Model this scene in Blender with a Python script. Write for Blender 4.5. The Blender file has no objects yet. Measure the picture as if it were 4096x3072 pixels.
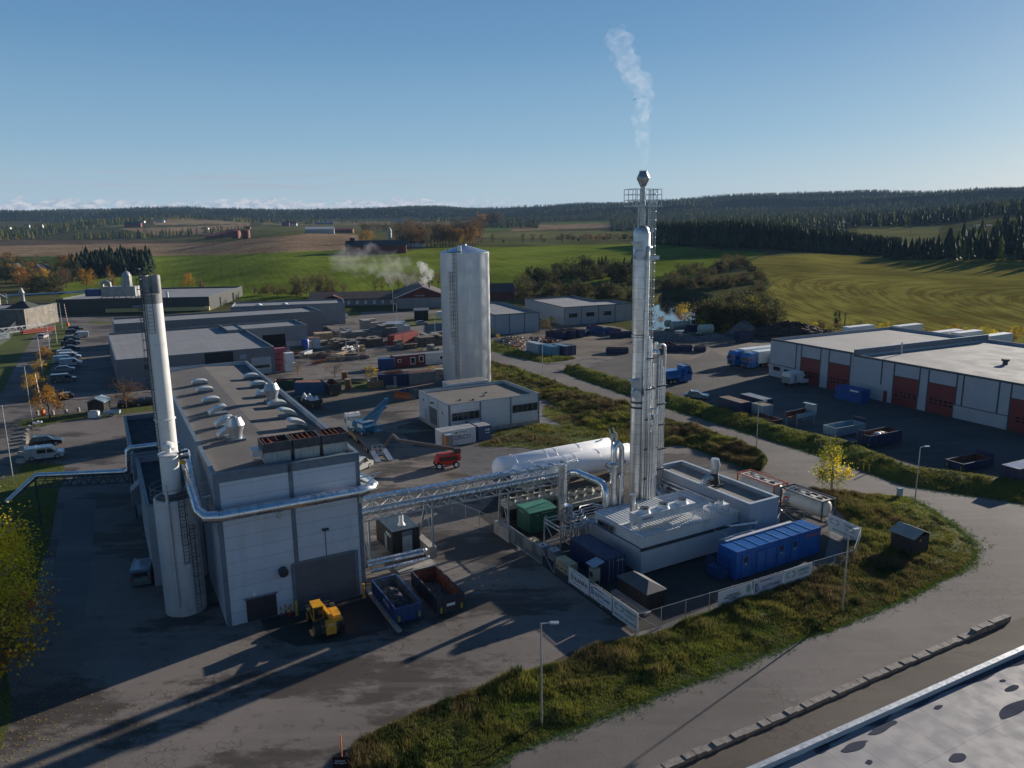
import bpy, bmesh, math, random
import numpy as np
from mathutils import Vector, Matrix
R=math.radians
random.seed(7); rng=np.random.default_rng(7)
sc=bpy.context.scene
# ---------------------------------------------------------------- camera
F,PT,RL,H=3035.,.2058,-.0116,34.3          # focal length in photo pixels (4096 wide), pitch, roll, height
_fw=np.array([0,math.cos(PT),-math.sin(PT)]);_r=np.array([1,0,0.]);_u=np.cross(_r,_fw)
_rt=math.cos(RL)*_r+math.sin(RL)*_u;_up=np.cross(_rt,_fw)
cd=bpy.data.cameras.new('camera');cam=bpy.data.objects.new('camera',cd);sc.collection.objects.link(cam)
cd.sensor_width=36;cd.lens=36*F/4096;cd.clip_start=.5;cd.clip_end=40000
m=Matrix(((_rt[0],_up[0],-_fw[0],0),(_rt[1],_up[1],-_fw[1],0),(_rt[2],_up[2],-_fw[2],H),(0,0,0,1)))
cam.matrix_world=m;sc.camera=cam
# ---------------------------------------------------------------- sun, sky
SAZ,SEL=.7176,R(14.5)                       # sun azimuth from +x towards +y, elevation
W=bpy.data.worlds.new('World');sc.world=W;W.use_nodes=True
nt=W.node_tree;nt.nodes.clear()
def N(nt,t,**k):
    n=nt.nodes.new(t)
    for a,b in k.items():
        if a.startswith('i_'): n.inputs[int(a[2:]) if a[2:].isdigit() else a[2:]].default_value=b
        else: setattr(n,a,b)
    return n
sky=N(nt,'ShaderNodeTexSky');sky.sky_type='NISHITA';sky.sun_disc=False
sky.sun_elevation=SEL;sky.sun_rotation=math.pi/2-SAZ;sky.altitude=100;sky.air_density=1.0;sky.dust_density=.6;sky.ozone_density=2.5
bg=N(nt,'ShaderNodeBackground');wo=N(nt,'ShaderNodeOutputWorld');bg.inputs[1].default_value=.1
# distant cloud bank low over the horizon, as part of the sky
tc=N(nt,'ShaderNodeTexCoord');sp=N(nt,'ShaderNodeSeparateXYZ');nt.links.new(tc.outputs['Generated'],sp.inputs[0])
def MA(nt,op,a,b=None,c=None,clamp=False):
    n=nt.nodes.new('ShaderNodeMath');n.operation=op;n.use_clamp=clamp
    for i,x in enumerate((a,b,c)):
        if x is None: continue
        if isinstance(x,(int,float)): n.inputs[i].default_value=x
        else: nt.links.new(x,n.inputs[i])
    return n.outputs[0]
def MR(nt,v,a,b,c=0.,d=1.,smooth=True):
    n=nt.nodes.new('ShaderNodeMapRange');n.interpolation_type='SMOOTHSTEP' if smooth else 'LINEAR'
    nt.links.new(v,n.inputs[0])
    for i,x in zip((1,2,3,4),(a,b,c,d)): n.inputs[i].default_value=x
    return n.outputs[0]
def MX(nt,f,a,b,bt='MIX'):
    n=nt.nodes.new('ShaderNodeMix');n.data_type='RGBA';n.blend_type=bt
    for i,x in zip((0,6,7),(f,a,b)):
        if isinstance(x,(int,float)): n.inputs[i].default_value=x
        elif isinstance(x,tuple): n.inputs[i].default_value=(x+(1,))[:4]
        else: nt.links.new(x,n.inputs[i])
    return n.outputs[2]
X,Y,Z=sp.outputs
az=MA(nt,'ARCTAN2',X,Y)                    # 0 straight ahead, negative to the left
el=MA(nt,'ARCSINE',Z)
def cnoise(sx,sy,det,off):
    cb=N(nt,'ShaderNodeCombineXYZ');nt.links.new(MA(nt,'MULTIPLY',az,sx),cb.inputs[0]);nt.links.new(MA(nt,'MULTIPLY',el,sy),cb.inputs[1]);cb.inputs[2].default_value=off
    n=N(nt,'ShaderNodeTexNoise');n.inputs['Scale'].default_value=1;n.inputs['Detail'].default_value=det;n.inputs['Roughness'].default_value=.6
    nt.links.new(cb.outputs[0],n.inputs['Vector']);return n.outputs['Fac']
n1=cnoise(60,140,6,1.);n1b=cnoise(9,9,2,4.)
top=MA(nt,'MULTIPLY_ADD',n1,.042,.006)     # top of the puffy bank varies with the noise
top=MA(nt,'MULTIPLY_ADD',n1b,.016,top)
left=MR(nt,az,.06,-.12)
cum=MA(nt,'MULTIPLY',MR(nt,MA(nt,'SUBTRACT',top,el),0,.006),left)
n2=cnoise(7,150,4,9.)
st=MA(nt,'MULTIPLY',MR(nt,n2,.46,.62),MA(nt,'MULTIPLY',MR(nt,el,.042,.05),MR(nt,el,.075,.062)))
st=MA(nt,'MULTIPLY',st,MR(nt,az,.12,-.35))
n3=cnoise(90,190,5,3.)
ccol=MX(nt,MR(nt,n3,.35,.62),(2.3,2.6,3.1),(4.6,4.5,4.5))
grad=N(nt,'ShaderNodeValToRGB');nt.links.new(MR(nt,el,-.02,.6,smooth=False),grad.inputs[0])
e=grad.color_ramp.elements
while len(e)<6:e.new(.5)
for i,(p_,cc) in enumerate(((0,(.36,.46,.53)),(.08,(.34,.45,.53)),(.2,(.20,.35,.49)),(.38,(.10,.235,.41)),(.58,(.052,.155,.33)),(.85,(.018,.075,.2)))):
    e[i].position=p_;e[i].color=cc+(1,)
gsc=N(nt,'ShaderNodeVectorMath');gsc.operation='SCALE';gsc.inputs[3].default_value=7.3;nt.links.new(grad.outputs[0],gsc.inputs[0])
base=MX(nt,.88,sky.outputs[0],gsc.outputs[0])
c=MX(nt,MA(nt,'MULTIPLY',st,.45),base,(2.6,2.7,3.1))
c=MX(nt,MA(nt,'MULTIPLY',cum,.85),c,ccol)
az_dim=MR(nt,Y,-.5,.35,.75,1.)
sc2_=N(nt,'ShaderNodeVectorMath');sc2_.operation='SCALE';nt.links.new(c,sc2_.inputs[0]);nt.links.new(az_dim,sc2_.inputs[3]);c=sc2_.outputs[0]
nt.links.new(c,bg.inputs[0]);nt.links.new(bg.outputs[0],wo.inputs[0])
sd=bpy.data.lights.new('sun','SUN');sd.energy=5;sd.angle=R(.53);sd.color=(1,.9,.77)
sun=bpy.data.objects.new('sun',sd);sc.collection.objects.link(sun)
sv=Vector((math.cos(SAZ)*math.cos(SEL),math.sin(SAZ)*math.cos(SEL),math.sin(SEL)))
sun.rotation_euler=sv.to_track_quat('Z','Y').to_euler();sun.location=(0,0,300)
vs=sc.view_settings;vs.view_transform='Standard';vs.look='None';vs.exposure=.7;vs.gamma=1
# ---------------------------------------------------------------- helpers: photo pixel -> place on the ground
def ray(u,v): return _fw+_rt*((u-2048)/F)-_up*((v-1536)/F)
def G(u,v,z=0.):
    d=ray(u,v);t=(z-H)/d[2];return Vector((d[0]*t,d[1]*t,z))
def PR(P):
    d=np.array((P[0],P[1],P[2]-H));k=d@_fw;return 2048+F*(d@_rt)/k,1536-F*(d@_up)/k
def HT(x,y,v):
    lo,hi=-5,90
    for _ in range(40):
        q=(lo+hi)/2
        if PR((x,y,q))[1]>v: lo=q
        else: hi=q
    return lo
class Fr:
    def __init__(s,x,y,th,z=0): s.x,s.y,s.th,s.z=x,y,th,z;s.c,s.n=math.cos(th),math.sin(th)
    def w(s,a,b,z=0): return Vector((s.x+s.c*a-s.n*b,s.y+s.n*a+s.c*b,s.z+z))
    def l(s,P): dx,dy=P[0]-s.x,P[1]-s.y;return (s.c*dx+s.n*dy,-s.n*dx+s.c*dy)
    def pt(s,u,v,z=0): return s.l(G(u,v,z+s.z))
    def wy(s,u,v,y0=0):           # where the sight line meets the plane local y=y0 -> (x,z)
        d=ray(u,v);o=s.l((0,0));dl=(s.c*d[0]+s.n*d[1],-s.n*d[0]+s.c*d[1]);t=(y0-o[1])/dl[1]
        return o[0]+dl[0]*t,H+d[2]*t-s.z
    def wx(s,u,v,x0=0):
        d=ray(u,v);o=s.l((0,0));dl=(s.c*d[0]+s.n*d[1],-s.n*d[0]+s.c*d[1]);t=(x0-o[0])/dl[0]
        return o[1]+dl[1]*t,H+d[2]*t-s.z
# ---------------------------------------------------------------- objects
C=sc.collection
def thing(name,label,cat,loc=(0,0,0),rz=0,group=None):
    o=bpy.data.objects.new(name,None);C.objects.link(o);o.empty_display_size=.5
    o.location=loc;o.rotation_euler=(0,0,rz);o['label']=label;o['category']=cat
    if group:o['group']=group
    return o
def fthing(name,label,cat,f,group=None): return thing(name,label,cat,(f.x,f.y,f.z),f.th,group)
def tag(o,label=None,cat=None,group=None,kind=None):
    if label:o['label']=label
    if cat:o['category']=cat
    if group:o['group']=group
    if kind:o['kind']=kind
    return o
KIDS={}
def link(o,parent):
    C.objects.link(o)
    if parent is not None: o.parent=parent;KIDS.setdefault(parent.name,[]).append(o)
def dup(o,loc=None,rz=None,label=None,scale=None,group=None,parent=None):
    c=o.copy();C.objects.link(c)
    if parent is not None:c.parent=parent;KIDS.setdefault(parent.name,[]).append(c)
    if loc is not None:c.location=loc
    if rz is not None:c.rotation_euler=(0,0,rz)
    if label:c['label']=label
    if scale:c.scale=scale if isinstance(scale,tuple) else (scale,)*3
    if group:c['group']=group
    for k in KIDS.get(o.name,[]): dup(k,parent=c)
    return c
class MB:
    def __init__(s): s.v=[];s.f=[]
    def add(s,vs,fs):
        n=len(s.v);s.v+=[tuple(p) for p in vs];s.f+=[tuple(i+n for i in f) for f in fs];return s
    def box(s,x0,x1,y0,y1,z0,z1):
        return s.add([(x0,y0,z0),(x1,y0,z0),(x1,y1,z0),(x0,y1,z0),(x0,y0,z1),(x1,y0,z1),(x1,y1,z1),(x0,y1,z1)],[(3,2,1,0),(4,5,6,7),(0,1,5,4),(1,2,6,5),(2,3,7,6),(3,0,4,7)])
    def obox(s,c,a,sx,sy,z0,z1):   # box centred at c turned by a
        ca,sa=math.cos(a),math.sin(a);P=[]
        for z in (z0,z1):
            for i,j in ((-1,-1),(1,-1),(1,1),(-1,1)): P.append((c[0]+ca*i*sx/2-sa*j*sy/2,c[1]+sa*i*sx/2+ca*j*sy/2,z))
        return s.add(P,[(3,2,1,0),(4,5,6,7),(0,1,5,4),(1,2,6,5),(2,3,7,6),(3,0,4,7)])
    def prism(s,poly,z0,z1):
        n=len(poly);return s.add([(p[0],p[1],z0) for p in poly]+[(p[0],p[1],z1) for p in poly],[tuple(range(n))[::-1],tuple(range(n,2*n))]+[(i,(i+1)%n,n+(i+1)%n,n+i) for i in range(n)])
    def xprism(s,prof,x0,x1):      # profile in (y,z) run along x
        n=len(prof);return s.add([(x0,p[0],p[1]) for p in prof]+[(x1,p[0],p[1]) for p in prof],[tuple(range(n)),tuple(range(n,2*n))[::-1]]+[(i,n+i,n+(i+1)%n,(i+1)%n) for i in range(n)])
    def yprism(s,prof,y0,y1):      # profile in (x,z) run along y
        n=len(prof);return s.add([(p[0],y0,p[1]) for p in prof]+[(p[0],y1,p[1]) for p in prof],[tuple(range(n))[::-1],tuple(range(n,2*n))]+[(i,(i+1)%n,n+(i+1)%n,n+i) for i in range(n)])
    def cyl(s,p0,p1,r,n=12,r2=None,cap=True):
        p0,p1=Vector(p0),Vector(p1);d=(p1-p0).normalized();a=d.orthogonal().normalized();b=d.cross(a);r2=r if r2 is None else r2
        vs=[p0+(a*math.cos(t)+b*math.sin(t))*r for t in [2*math.pi*i/n for i in range(n)]]+[p1+(a*math.cos(t)+b*math.sin(t))*r2 for t in [2*math.pi*i/n for i in range(n)]]
        fs=[(i,(i+1)%n,n+(i+1)%n,n+i) for i in range(n)]
        if cap: fs+=[tuple(range(n))[::-1],tuple(range(n,2*n))]
        return s.add(vs,fs)
    def tube(s,path,r,n=10):       # pipe along a path with mitred rings
        P=[Vector(p) for p in path];D=[]
        for i in range(len(P)):
            a=(P[i]-P[i-1]).normalized() if i else (P[1]-P[0]).normalized()
            b=(P[i+1]-P[i]).normalized() if i<len(P)-1 else a
            D.append(((a+b).normalized(),max(.3,math.sqrt(max(.09,(1+a.dot(b))/2)))))
        up=D[0][0].orthogonal().normalized();vs=[]
        for i,(d,k) in enumerate(D):
            up=(up-d*up.dot(d)).normalized();w=d.cross(up)
            vs+=[P[i]+(up*math.cos(t)+w*math.sin(t))*r for t in [2*math.pi*j/n for j in range(n)]]
        fs=[]
        for i in range(len(P)-1):
            for j in range(n): fs.append((i*n+j,i*n+(j+1)%n,(i+1)*n+(j+1)%n,(i+1)*n+j))
        fs+=[tuple(range(n))[::-1],tuple(range((len(P)-1)*n,len(P)*n))]
        return s.add(vs,fs)
    def lathe(s,prof,c=(0,0,0),n=24): # profile (r,z)
        vs=[];fs=[]
        for r,z in prof: vs+=[(c[0]+r*math.cos(2*math.pi*j/n),c[1]+r*math.sin(2*math.pi*j/n),c[2]+z) for j in range(n)]
        for i in range(len(prof)-1):
            for j in range(n): fs.append((i*n+j,i*n+(j+1)%n,(i+1)*n+(j+1)%n,(i+1)*n+j))
        fs+=[tuple(range(n))[::-1],tuple(range((len(prof)-1)*n,len(prof)*n))]
        return s.add(vs,fs)
    def bar(s,p0,p1,w=.1,h=None):
        p0,p1=Vector(p0),Vector(p1);d=(p1-p0).normalized();h=h or w
        a=d.cross(Vector((0,0,1)))
        if a.length<.01:a=Vector((1,0,0))
        a.normalize();b=a.cross(d);vs=[p+a*i*w/2+b*j*h/2 for p in (p0,p1) for i,j in ((-1,-1),(1,-1),(1,1),(-1,1))]
        return s.add(vs,[(0,1,2,3)[::-1],(4,5,6,7),(0,1,5,4),(1,2,6,5),(2,3,7,6),(3,0,4,7)])
    def ball(s,c,r,n=10,m=6,sz=1):
        return s.lathe([(max(.001,r*math.sin(math.pi*i/m)),-r*sz*math.cos(math.pi*i/m)) for i in range(m+1)],c,n)
    def corr(s,x0,x1,y,z0,z1,pitch=.28,dep=.035,axis='x',top=False):  # trapezoid sheet; axis: run direction; top=True lies flat at z0 between y..z1
        n=max(2,int(round(abs(x1-x0)/pitch)));P=[]
        for i in range(n):
            a=x0+(x1-x0)*i/n;w=(x1-x0)/n
            P+=[(a,0),(a+w*.4,0),(a+w*.5,dep),(a+w*.9,dep)]
        P.append((x1,0));vs=[];fs=[]
        for a,d in P:
            if top: vs+=([(a,y,z0+d),(a,z1,z0+d)] if axis=='x' else [(y,a,z0+d),(z1,a,z0+d)])
            else: vs+=([(a,y+d,z0),(a,y+d,z1)] if axis=='x' else [(y+d,a,z0),(y+d,a,z1)])
        for i in range(len(P)-1): fs.append((2*i,2*i+2,2*i+3,2*i+1))
        return s.add(vs,fs)
    def move(s,M,start=0):
        for i in range(start,len(s.v)): s.v[i]=tuple(M@Vector(s.v[i]))
        return s
    def build(s,name,mat,parent=None,smooth=True,recalc=True,label=None):
        me=bpy.data.meshes.new(name);me.from_pydata(s.v,[],s.f)
        if recalc:
            b=bmesh.new();b.from_mesh(me);bmesh.ops.recalc_face_normals(b,faces=b.faces);b.to_mesh(me);b.free()
        if smooth:
            me.polygons.foreach_set('use_smooth',[True]*len(me.polygons));me.set_sharp_from_angle(angle=.7)
        me.materials.append(mat);o=bpy.data.objects.new(name,me);link(o,parent)
        if label:o['label']=label
        return o
def npmesh(name,V,Fc,mat,cols=None,parent=None,smooth=False,attrs=None):
    me=bpy.data.meshes.new(name);k=Fc.shape[1]
    me.vertices.add(len(V));me.vertices.foreach_set('co',V.astype(np.float32).ravel())
    me.loops.add(Fc.size);me.loops.foreach_set('vertex_index',Fc.astype(np.int32).ravel())
    me.polygons.add(len(Fc));me.polygons.foreach_set('loop_start',np.arange(0,Fc.size,k,dtype=np.int32))
    me.update(calc_edges=True)
    if cols is not None:
        a=me.color_attributes.new('Col','FLOAT_COLOR','POINT');c=np.ones((len(V),4),np.float32);c[:,:3]=cols;a.data.foreach_set('color',c.ravel())
    for k_,vals in (attrs or {}).items():
        a=me.attributes.new(k_,'FLOAT','POINT');a.data.foreach_set('value',vals.astype(np.float32))
    if smooth: me.polygons.foreach_set('use_smooth',[True]*len(me.polygons))
    me.materials.append(mat);o=bpy.data.objects.new(name,me);link(o,parent);return o
# ---------------------------------------------------------------- materials
MC={}
def mat(name,col,rough=.6,metal=0.,amt=.12,sc_=1.5,bump=0.,bs=20.,dirt=0.,dcol=(.05,.04,.03),spec=.5,seam=None,scol=None,streak=False,coat=0.):
    if name in MC: return MC[name]
    m=bpy.data.materials.new(name);m.use_nodes=True;nt=m.node_tree;b=nt.nodes['Principled BSDF']
    b.inputs['Roughness'].default_value=rough;b.inputs['Metallic'].default_value=metal;b.inputs['Specular IOR Level'].default_value=spec;b.inputs['Coat Weight'].default_value=coat
    tc=N(nt,'ShaderNodeTexCoord');n=N(nt,'ShaderNodeTexNoise');n.inputs['Scale'].default_value=sc_;n.inputs['Detail'].default_value=6
    nt.links.new(tc.outputs['Object'],n.inputs[0])
    lo=tuple(c*(1-amt) for c in col);hi=tuple(min(1,c*(1+amt)) for c in col)
    c=MX(nt,MR(nt,n.outputs[0],.3,.7),lo,hi)
    if dirt:
        n2=N(nt,'ShaderNodeTexNoise');n2.inputs['Scale'].default_value=sc_*.7;n2.inputs['Detail'].default_value=8;n2.inputs['Roughness'].default_value=.7
        mp=N(nt,'ShaderNodeMapping');mp.inputs[3].default_value=(3,3,.5) if streak else (1,1,1);mp.inputs[1].default_value=(7,3,1)
        nt.links.new(tc.outputs['Object'],mp.inputs[0]);nt.links.new(mp.outputs[0],n2.inputs[0])
        c=MX(nt,MA(nt,'MULTIPLY',MR(nt,n2.outputs[0],.5,.72),dirt),c,dcol)
    if seam:  # (axis, period, width, offset)
        s_=N(nt,'ShaderNodeSeparateXYZ');nt.links.new(tc.outputs['Object'],s_.inputs[0])
        for ax,per,wd,of in seam:
            t=MA(nt,'FRACT',MA(nt,'DIVIDE',MA(nt,'ADD',s_.outputs['XYZ'.index(ax)],of+1000*per),per))
            k=MA(nt,'LESS_THAN',t,wd/per);c=MX(nt,MA(nt,'MULTIPLY',k,.8),c,scol or tuple(x*.35 for x in col))
    nt.links.new(c,b.inputs['Base Color'])
    nr=N(nt,'ShaderNodeTexNoise');nr.inputs['Scale'].default_value=sc_*3;nt.links.new(tc.outputs['Object'],nr.inputs[0])
    nt.links.new(MR(nt,nr.outputs[0],.3,.7,max(.02,rough-.08),min(1,rough+.1)),b.inputs['Roughness'])
    if bump:
        nb=N(nt,'ShaderNodeTexNoise');nb.inputs['Scale'].default_value=bs;nb.inputs['Detail'].default_value=5;nt.links.new(tc.outputs['Object'],nb.inputs[0])
        bp=N(nt,'ShaderNodeBump');bp.inputs[0].default_value=1;bp.inputs[1].default_value=bump;nt.links.new(nb.outputs[0],bp.inputs['Height']);nt.links.new(bp.outputs[0],b.inputs['Normal'])
    MC[name]=m;return m
def steel(name,col=(.62,.62,.62),rough=.28,per=1.0,ax='Z'):
    return mat(name,col,rough,1.,.12,.8,seam=[(ax,per,.035,0)],scol=tuple(c*.4 for c in col),bump=.0008,bs=2.5)
def glass(name='dark_glass',col=(.015,.02,.025)): return mat(name,col,.08,0,.2,1,spec=.8)
def leafmat(name='foliage'):
    if name in MC:return MC[name]
    m=bpy.data.materials.new(name);m.use_nodes=True;nt=m.node_tree;b=nt.nodes['Principled BSDF'];o=nt.nodes['Material Output']
    a=N(nt,'ShaderNodeAttribute');a.attribute_name='Col';oi=N(nt,'ShaderNodeObjectInfo')
    hs=N(nt,'ShaderNodeHueSaturation');nt.links.new(a.outputs[0],hs.inputs['Color']);nt.links.new(MR(nt,oi.outputs['Random'],0,1,.8,1.2,False),hs.inputs['Value'])
    nt.links.new(MR(nt,oi.outputs['Random'],0,1,.485,.515,False),hs.inputs['Hue'])
    b.inputs['Roughness'].default_value=.8;b.inputs['Specular IOR Level'].default_value=.15;nt.links.new(hs.outputs[0],b.inputs['Base Color'])
    t=N(nt,'ShaderNodeBsdfTranslucent');nt.links.new(hs.outputs[0],t.inputs[0]);mx=N(nt,'ShaderNodeMixShader');mx.inputs[0].default_value=.3
    nt.links.new(b.outputs[0],mx.inputs[1]);nt.links.new(t.outputs[0],mx.inputs[2]);nt.links.new(mx.outputs[0],o.inputs[0])
    MC[name]=m;return m
def textmesh(s,size,ext=.01):
    key=(s,size,ext)
    if key in MC:return MC[key]
    c=bpy.data.curves.new('t','FONT');c.body=s;c.size=size;c.extrude=ext;c.align_x='CENTER';c.align_y='CENTER';c.resolution_u=3
    o=bpy.data.objects.new('t',c);C.objects.link(o);dg=bpy.context.evaluated_depsgraph_get();me=bpy.data.meshes.new_from_object(o.evaluated_get(dg))
    me.name='lettering';bpy.data.objects.remove(o);MC[key]=me;return me
def text(s,size,mt,parent,loc,rx=R(90),ry=0,rz=0,name='lettering',sx=1.,label=None,bold=0.):
    me=textmesh(s,size).copy();me.materials.clear();me.materials.append(mt);o=bpy.data.objects.new(name,me);link(o,parent)
    o.location=loc;o.rotation_euler=(rx,ry,rz);o.scale=(sx,1,1);return o
# ---------------------------------------------------------------- terrain
TR=np.array([0,240,320,400,500,600,800,1000,1300,1700,2200,3000,4000,9000.])
TU=np.array([0,600,1200,1800,2400,3000,3600,4096.])
TZ=np.array([
[0,0,0,0,0,1,4,8,13,25,45,85,118,60],
[0,0,0,0,1,4,7,10,14,30,58,90,120,60],
[0,0,0,2,9,14,20,26,30,38,52,85,110,60],
[0,0,0,2,9,14,17,19,24,36,52,92,118,60],
[0,0,0,3,9.5,12,14,17,21,33,46,108,128,80],
[0,0,1,4,11,15,20,25,32,40,55,122,128,80],
[0,0,1,4,7,9,14,23,32,42,62,124,138,90],
[0,0,1,4,7,12,25,35,45,55,75,132,150,90]],float)
def _ss(t): return t*t*(3-2*t)
def vnoise(x,y,s,seed=0):
    x=np.asarray(x)/s;y=np.asarray(y)/s;xi=np.floor(x).astype(int);yi=np.floor(y).astype(int);fx=_ss(x-xi);fy=_ss(y-yi)
    h=lambda a,b: (np.sin(a*127.1+b*311.7+seed*74.7)*43758.5453)%1.0
    return (h(xi,yi)*(1-fx)+h(xi+1,yi)*fx)*(1-fy)+(h(xi,yi+1)*(1-fx)+h(xi+1,yi+1)*fx)*fy
def proju(x,y): # photo column of the direction, independent of distance
    k=y*math.cos(PT)+1e-9; k=np.where(y>.05*np.abs(x),y,np.abs(x)*.05+1e-6)
    return 2048+F*(x/k)/math.cos(PT)*1.0
def tz(x,y):
    x=np.asarray(x,float);y=np.asarray(y,float);r=np.hypot(x,y);u=np.clip(proju(x,y),0,4095.9)
    j=np.clip(np.searchsorted(TU,u,side='right')-1,0,len(TU)-2);tu=_ss((u-TU[j])/(TU[j+1]-TU[j]))
    i=np.clip(np.searchsorted(TR,r,side='right')-1,0,len(TR)-2);tr=np.clip((r-TR[i])/(TR[i+1]-TR[i]),0,1)
    z=(TZ[j,i]*(1-tr)+TZ[j,i+1]*tr)*(1-tu)+(TZ[j+1,i]*(1-tr)+TZ[j+1,i+1]*tr)*tu
    a=np.clip((r-360)/200,0,1)
    z=z+a*(2.6*(vnoise(x,y,95,1)-.5)+1.0*(vnoise(x,y,38,2)-.5))*np.clip(2-r/900,.3,1)
    b=np.clip((r-1500)/1000,0,1);z=z+b*(36*(vnoise(x,y,420,3)-.5)+14*(vnoise(x,y,170,4)-.5))
    return z
def tp(u,v):  # where the sight line of a photo pixel meets the terrain
    d=ray(u,v);h=math.hypot(d[0],d[1]);lo=None;rs=np.geomspace(30,8000,900);x=d[0]/h*rs;y=d[1]/h*rs;zz=H+d[2]/h*rs
    k=np.nonzero(zz<tz(x,y))[0];k=k[0] if len(k) else 899
    return Vector((x[k],y[k],float(tz(x[k],y[k]))))
def inpoly(px,py,poly):
    r=np.zeros(len(px),bool);n=len(poly)
    for i in range(n):
        x1,y1=poly[i];x2,y2=poly[(i+1)%n]
        c=((y1>py)!=(y2>py))&(px<(x2-x1)*(py-y1)/((y2-y1) or 1e-9)+x1);r^=c
    return r
us=np.concatenate([np.linspace(-9000,-300,40)[:-1],np.arange(-300,4400,8.),np.linspace(4400,13000,40)])
rs=np.concatenate([[4,30,60,100,150,200,225],np.geomspace(232,9500,330)])
ax=(us-2048)*math.cos(PT)/F;nrm=np.sqrt(1+ax*ax);UX=ax/nrm;UY=1/nrm
GX=np.outer(rs,UX);GY=np.outer(rs,UY);GZ=tz(GX,GY)
POND=[(2560,1335),(2590,1230),(2650,1190),(2740,1185),(2840,1205),(2800,1250),(2790,1300),(2800,1330),(2700,1345)]
pondw=[tuple(G(*p)[:2]) for p in POND]
gx,gy,gz=GX.ravel(),GY.ravel(),GZ.ravel()
gz[inpoly(gx,gy,pondw)]=-1.2
d0=gx*_fw[0]+gy*_fw[1]+(gz-H)*_fw[2];PU=2048+F*(gx*_rt[0]+gy*_rt[1]+(gz-H)*_rt[2])/d0;PV=1536-F*(gx*_up[0]+gy*_up[1]+(gz-H)*_up[2])/d0
gr=np.hypot(gx,gy)
col=np.tile(np.array([.085,.085,.035]),(len(gx),1));SS=np.zeros(len(gx));SW=np.zeros(len(gx))
col[gr>1400]=(.06,.062,.03);uu_=proju(gx,gy);col[((gr>2150)&((gr>2700)|(vnoise(gx,gy,260,7)>.42)))|((gr>1350)&(uu_>2450))|((gr>2000)&(uu_>1850))|((gr>700)&(uu_>2550)&(uu_<3400))]=(.014,.022,.016)
def fld(poly,c,rmin=300,rmax=9999,jit=6):
    k=inpoly(PU+jit*(vnoise(gx,gy,25,9)-.5),PV,poly)&(gr>rmin)&(gr<rmax);col[k]=c;return k
WHEAT=(.145,.19,.028);TAN=(.25,.18,.11)
fld([(-300,1010),(650,1022),(650,1060),(-300,1080)],(.05,.085,.02))
fld([(280,1000),(640,1022),(900,1018),(1385,998),(1400,1010),(1620,1008),(1750,985),(2050,988),(2420,975),(2640,978),(2900,1003),(3080,1012),(3010,1030),(2950,1048),(2870,1080),(2790,1110),(2450,1125),(2050,1160),(1850,1190),(1400,1200),(900,1200),(240,1230)],WHEAT)
fld([(-400,990),(200,972),(600,975),(900,968),(1000,955),(1250,934),(1430,938),(1440,960),(1385,998),(900,1019),(600,1024),(-400,1030)],TAN)
fld([(-400,966),(350,958),(700,965),(700,972),(-400,990)],(.10,.075,.05))
# strips of far fields
fld([(480,915),(800,905),(1000,895),(1000,915),(860,935),(650,945)],TAN,900)
fld([(850,925),(1050,905),(1250,900),(1700,905),(1700,930),(1250,932),(1000,950)],(.10,.105,.04),900)
fld([(120,905),(330,880),(520,890),(480,910)],(.12,.13,.05),900)
fld([(600,870),(1000,868),(1000,895),(620,900)],(.22,.17,.1),1200)
fld([(1050,888),(1800,885),(1800,902),(1050,900)],(.16,.13,.07),1200)
fld([(1820,930),(2480,925),(2550,948),(2420,955),(1900,948)],(.13,.13,.05),900)
fld([(2000,905),(2550,885),(2560,905),(2050,925)],TAN,1000)
fld([(1820,915),(2030,900),(2060,918),(1830,935)],(.09,.13,.04),1000)
fld([(2150,895),(2550,880),(2550,887),(2200,900)],(.09,.13,.04),1200)
fld([(1850,960),(2520,950),(2540,975),(2050,985),(1850,985)],(.095,.10,.04),700)
fld([(3430,905),(3760,905),(3760,985),(3440,985)],(.14,.14,.055),600)
k=fld([(2990,1048),(3060,1026),(3260,1016),(3500,1020),(3900,1032),(4700,1060),(4700,1400),(3100,1330),(3060,1300),(3010,1240),(3030,1190),(3090,1140),(3070,1110),(3010,1080)],(.2,.19,.045),200)
SW[k]=1
# curved drill rows of the right hand field: soft corner between the wood edge and the left edge
c0=tp(3010,1040);c1=tp(4050,1058);c2=tp(3085,1300);c0b=tp(3100,1130)
def ldist(a,b): 
    t=np.array((b[0]-a[0],b[1]-a[1]));t/=np.hypot(*t);return np.abs((gx-a[0])*t[1]-(gy-a[1])*t[0])
dA=ldist(c0,c1);dB=ldist((c0b[0]-60,c0b[1]+110),(c2[0]-20,c2[1]));q=38.
SS[k]=(-q*np.log(np.exp(-dA/q)+np.exp(-dB/q)))[k]
k2=(np.abs(col-np.array(WHEAT)).sum(1)<1e-6)|(np.abs(col-np.array(TAN)).sum(1)<1e-6)
SS[k2]=(gx*.93+gy*.36+14*vnoise(gx,gy,160,5))[k2];SW[k2]=.45
nr,nu=GX.shape;I=np.arange(nr*nu).reshape(nr,nu)
FA=np.stack([I[:-1,:-1],I[:-1,1:],I[1:,1:],I[1:,:-1]],-1).reshape(-1,4)
m=bpy.data.materials.new('field_soil');m.use_nodes=True;nt=m.node_tree;b=nt.nodes['Principled BSDF'];b.inputs['Roughness'].default_value=.95;b.inputs['Specular IOR Level'].default_value=.1
a=N(nt,'ShaderNodeAttribute');a.attribute_name='Col';s1=N(nt,'ShaderNodeAttribute');s1.attribute_name='ss';s2=N(nt,'ShaderNodeAttribute');s2.attribute_name='sw'
ge=N(nt,'ShaderNodeNewGeometry');sx=N(nt,'ShaderNodeSeparateXYZ');nt.links.new(ge.outputs[0],sx.inputs[0])
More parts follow.
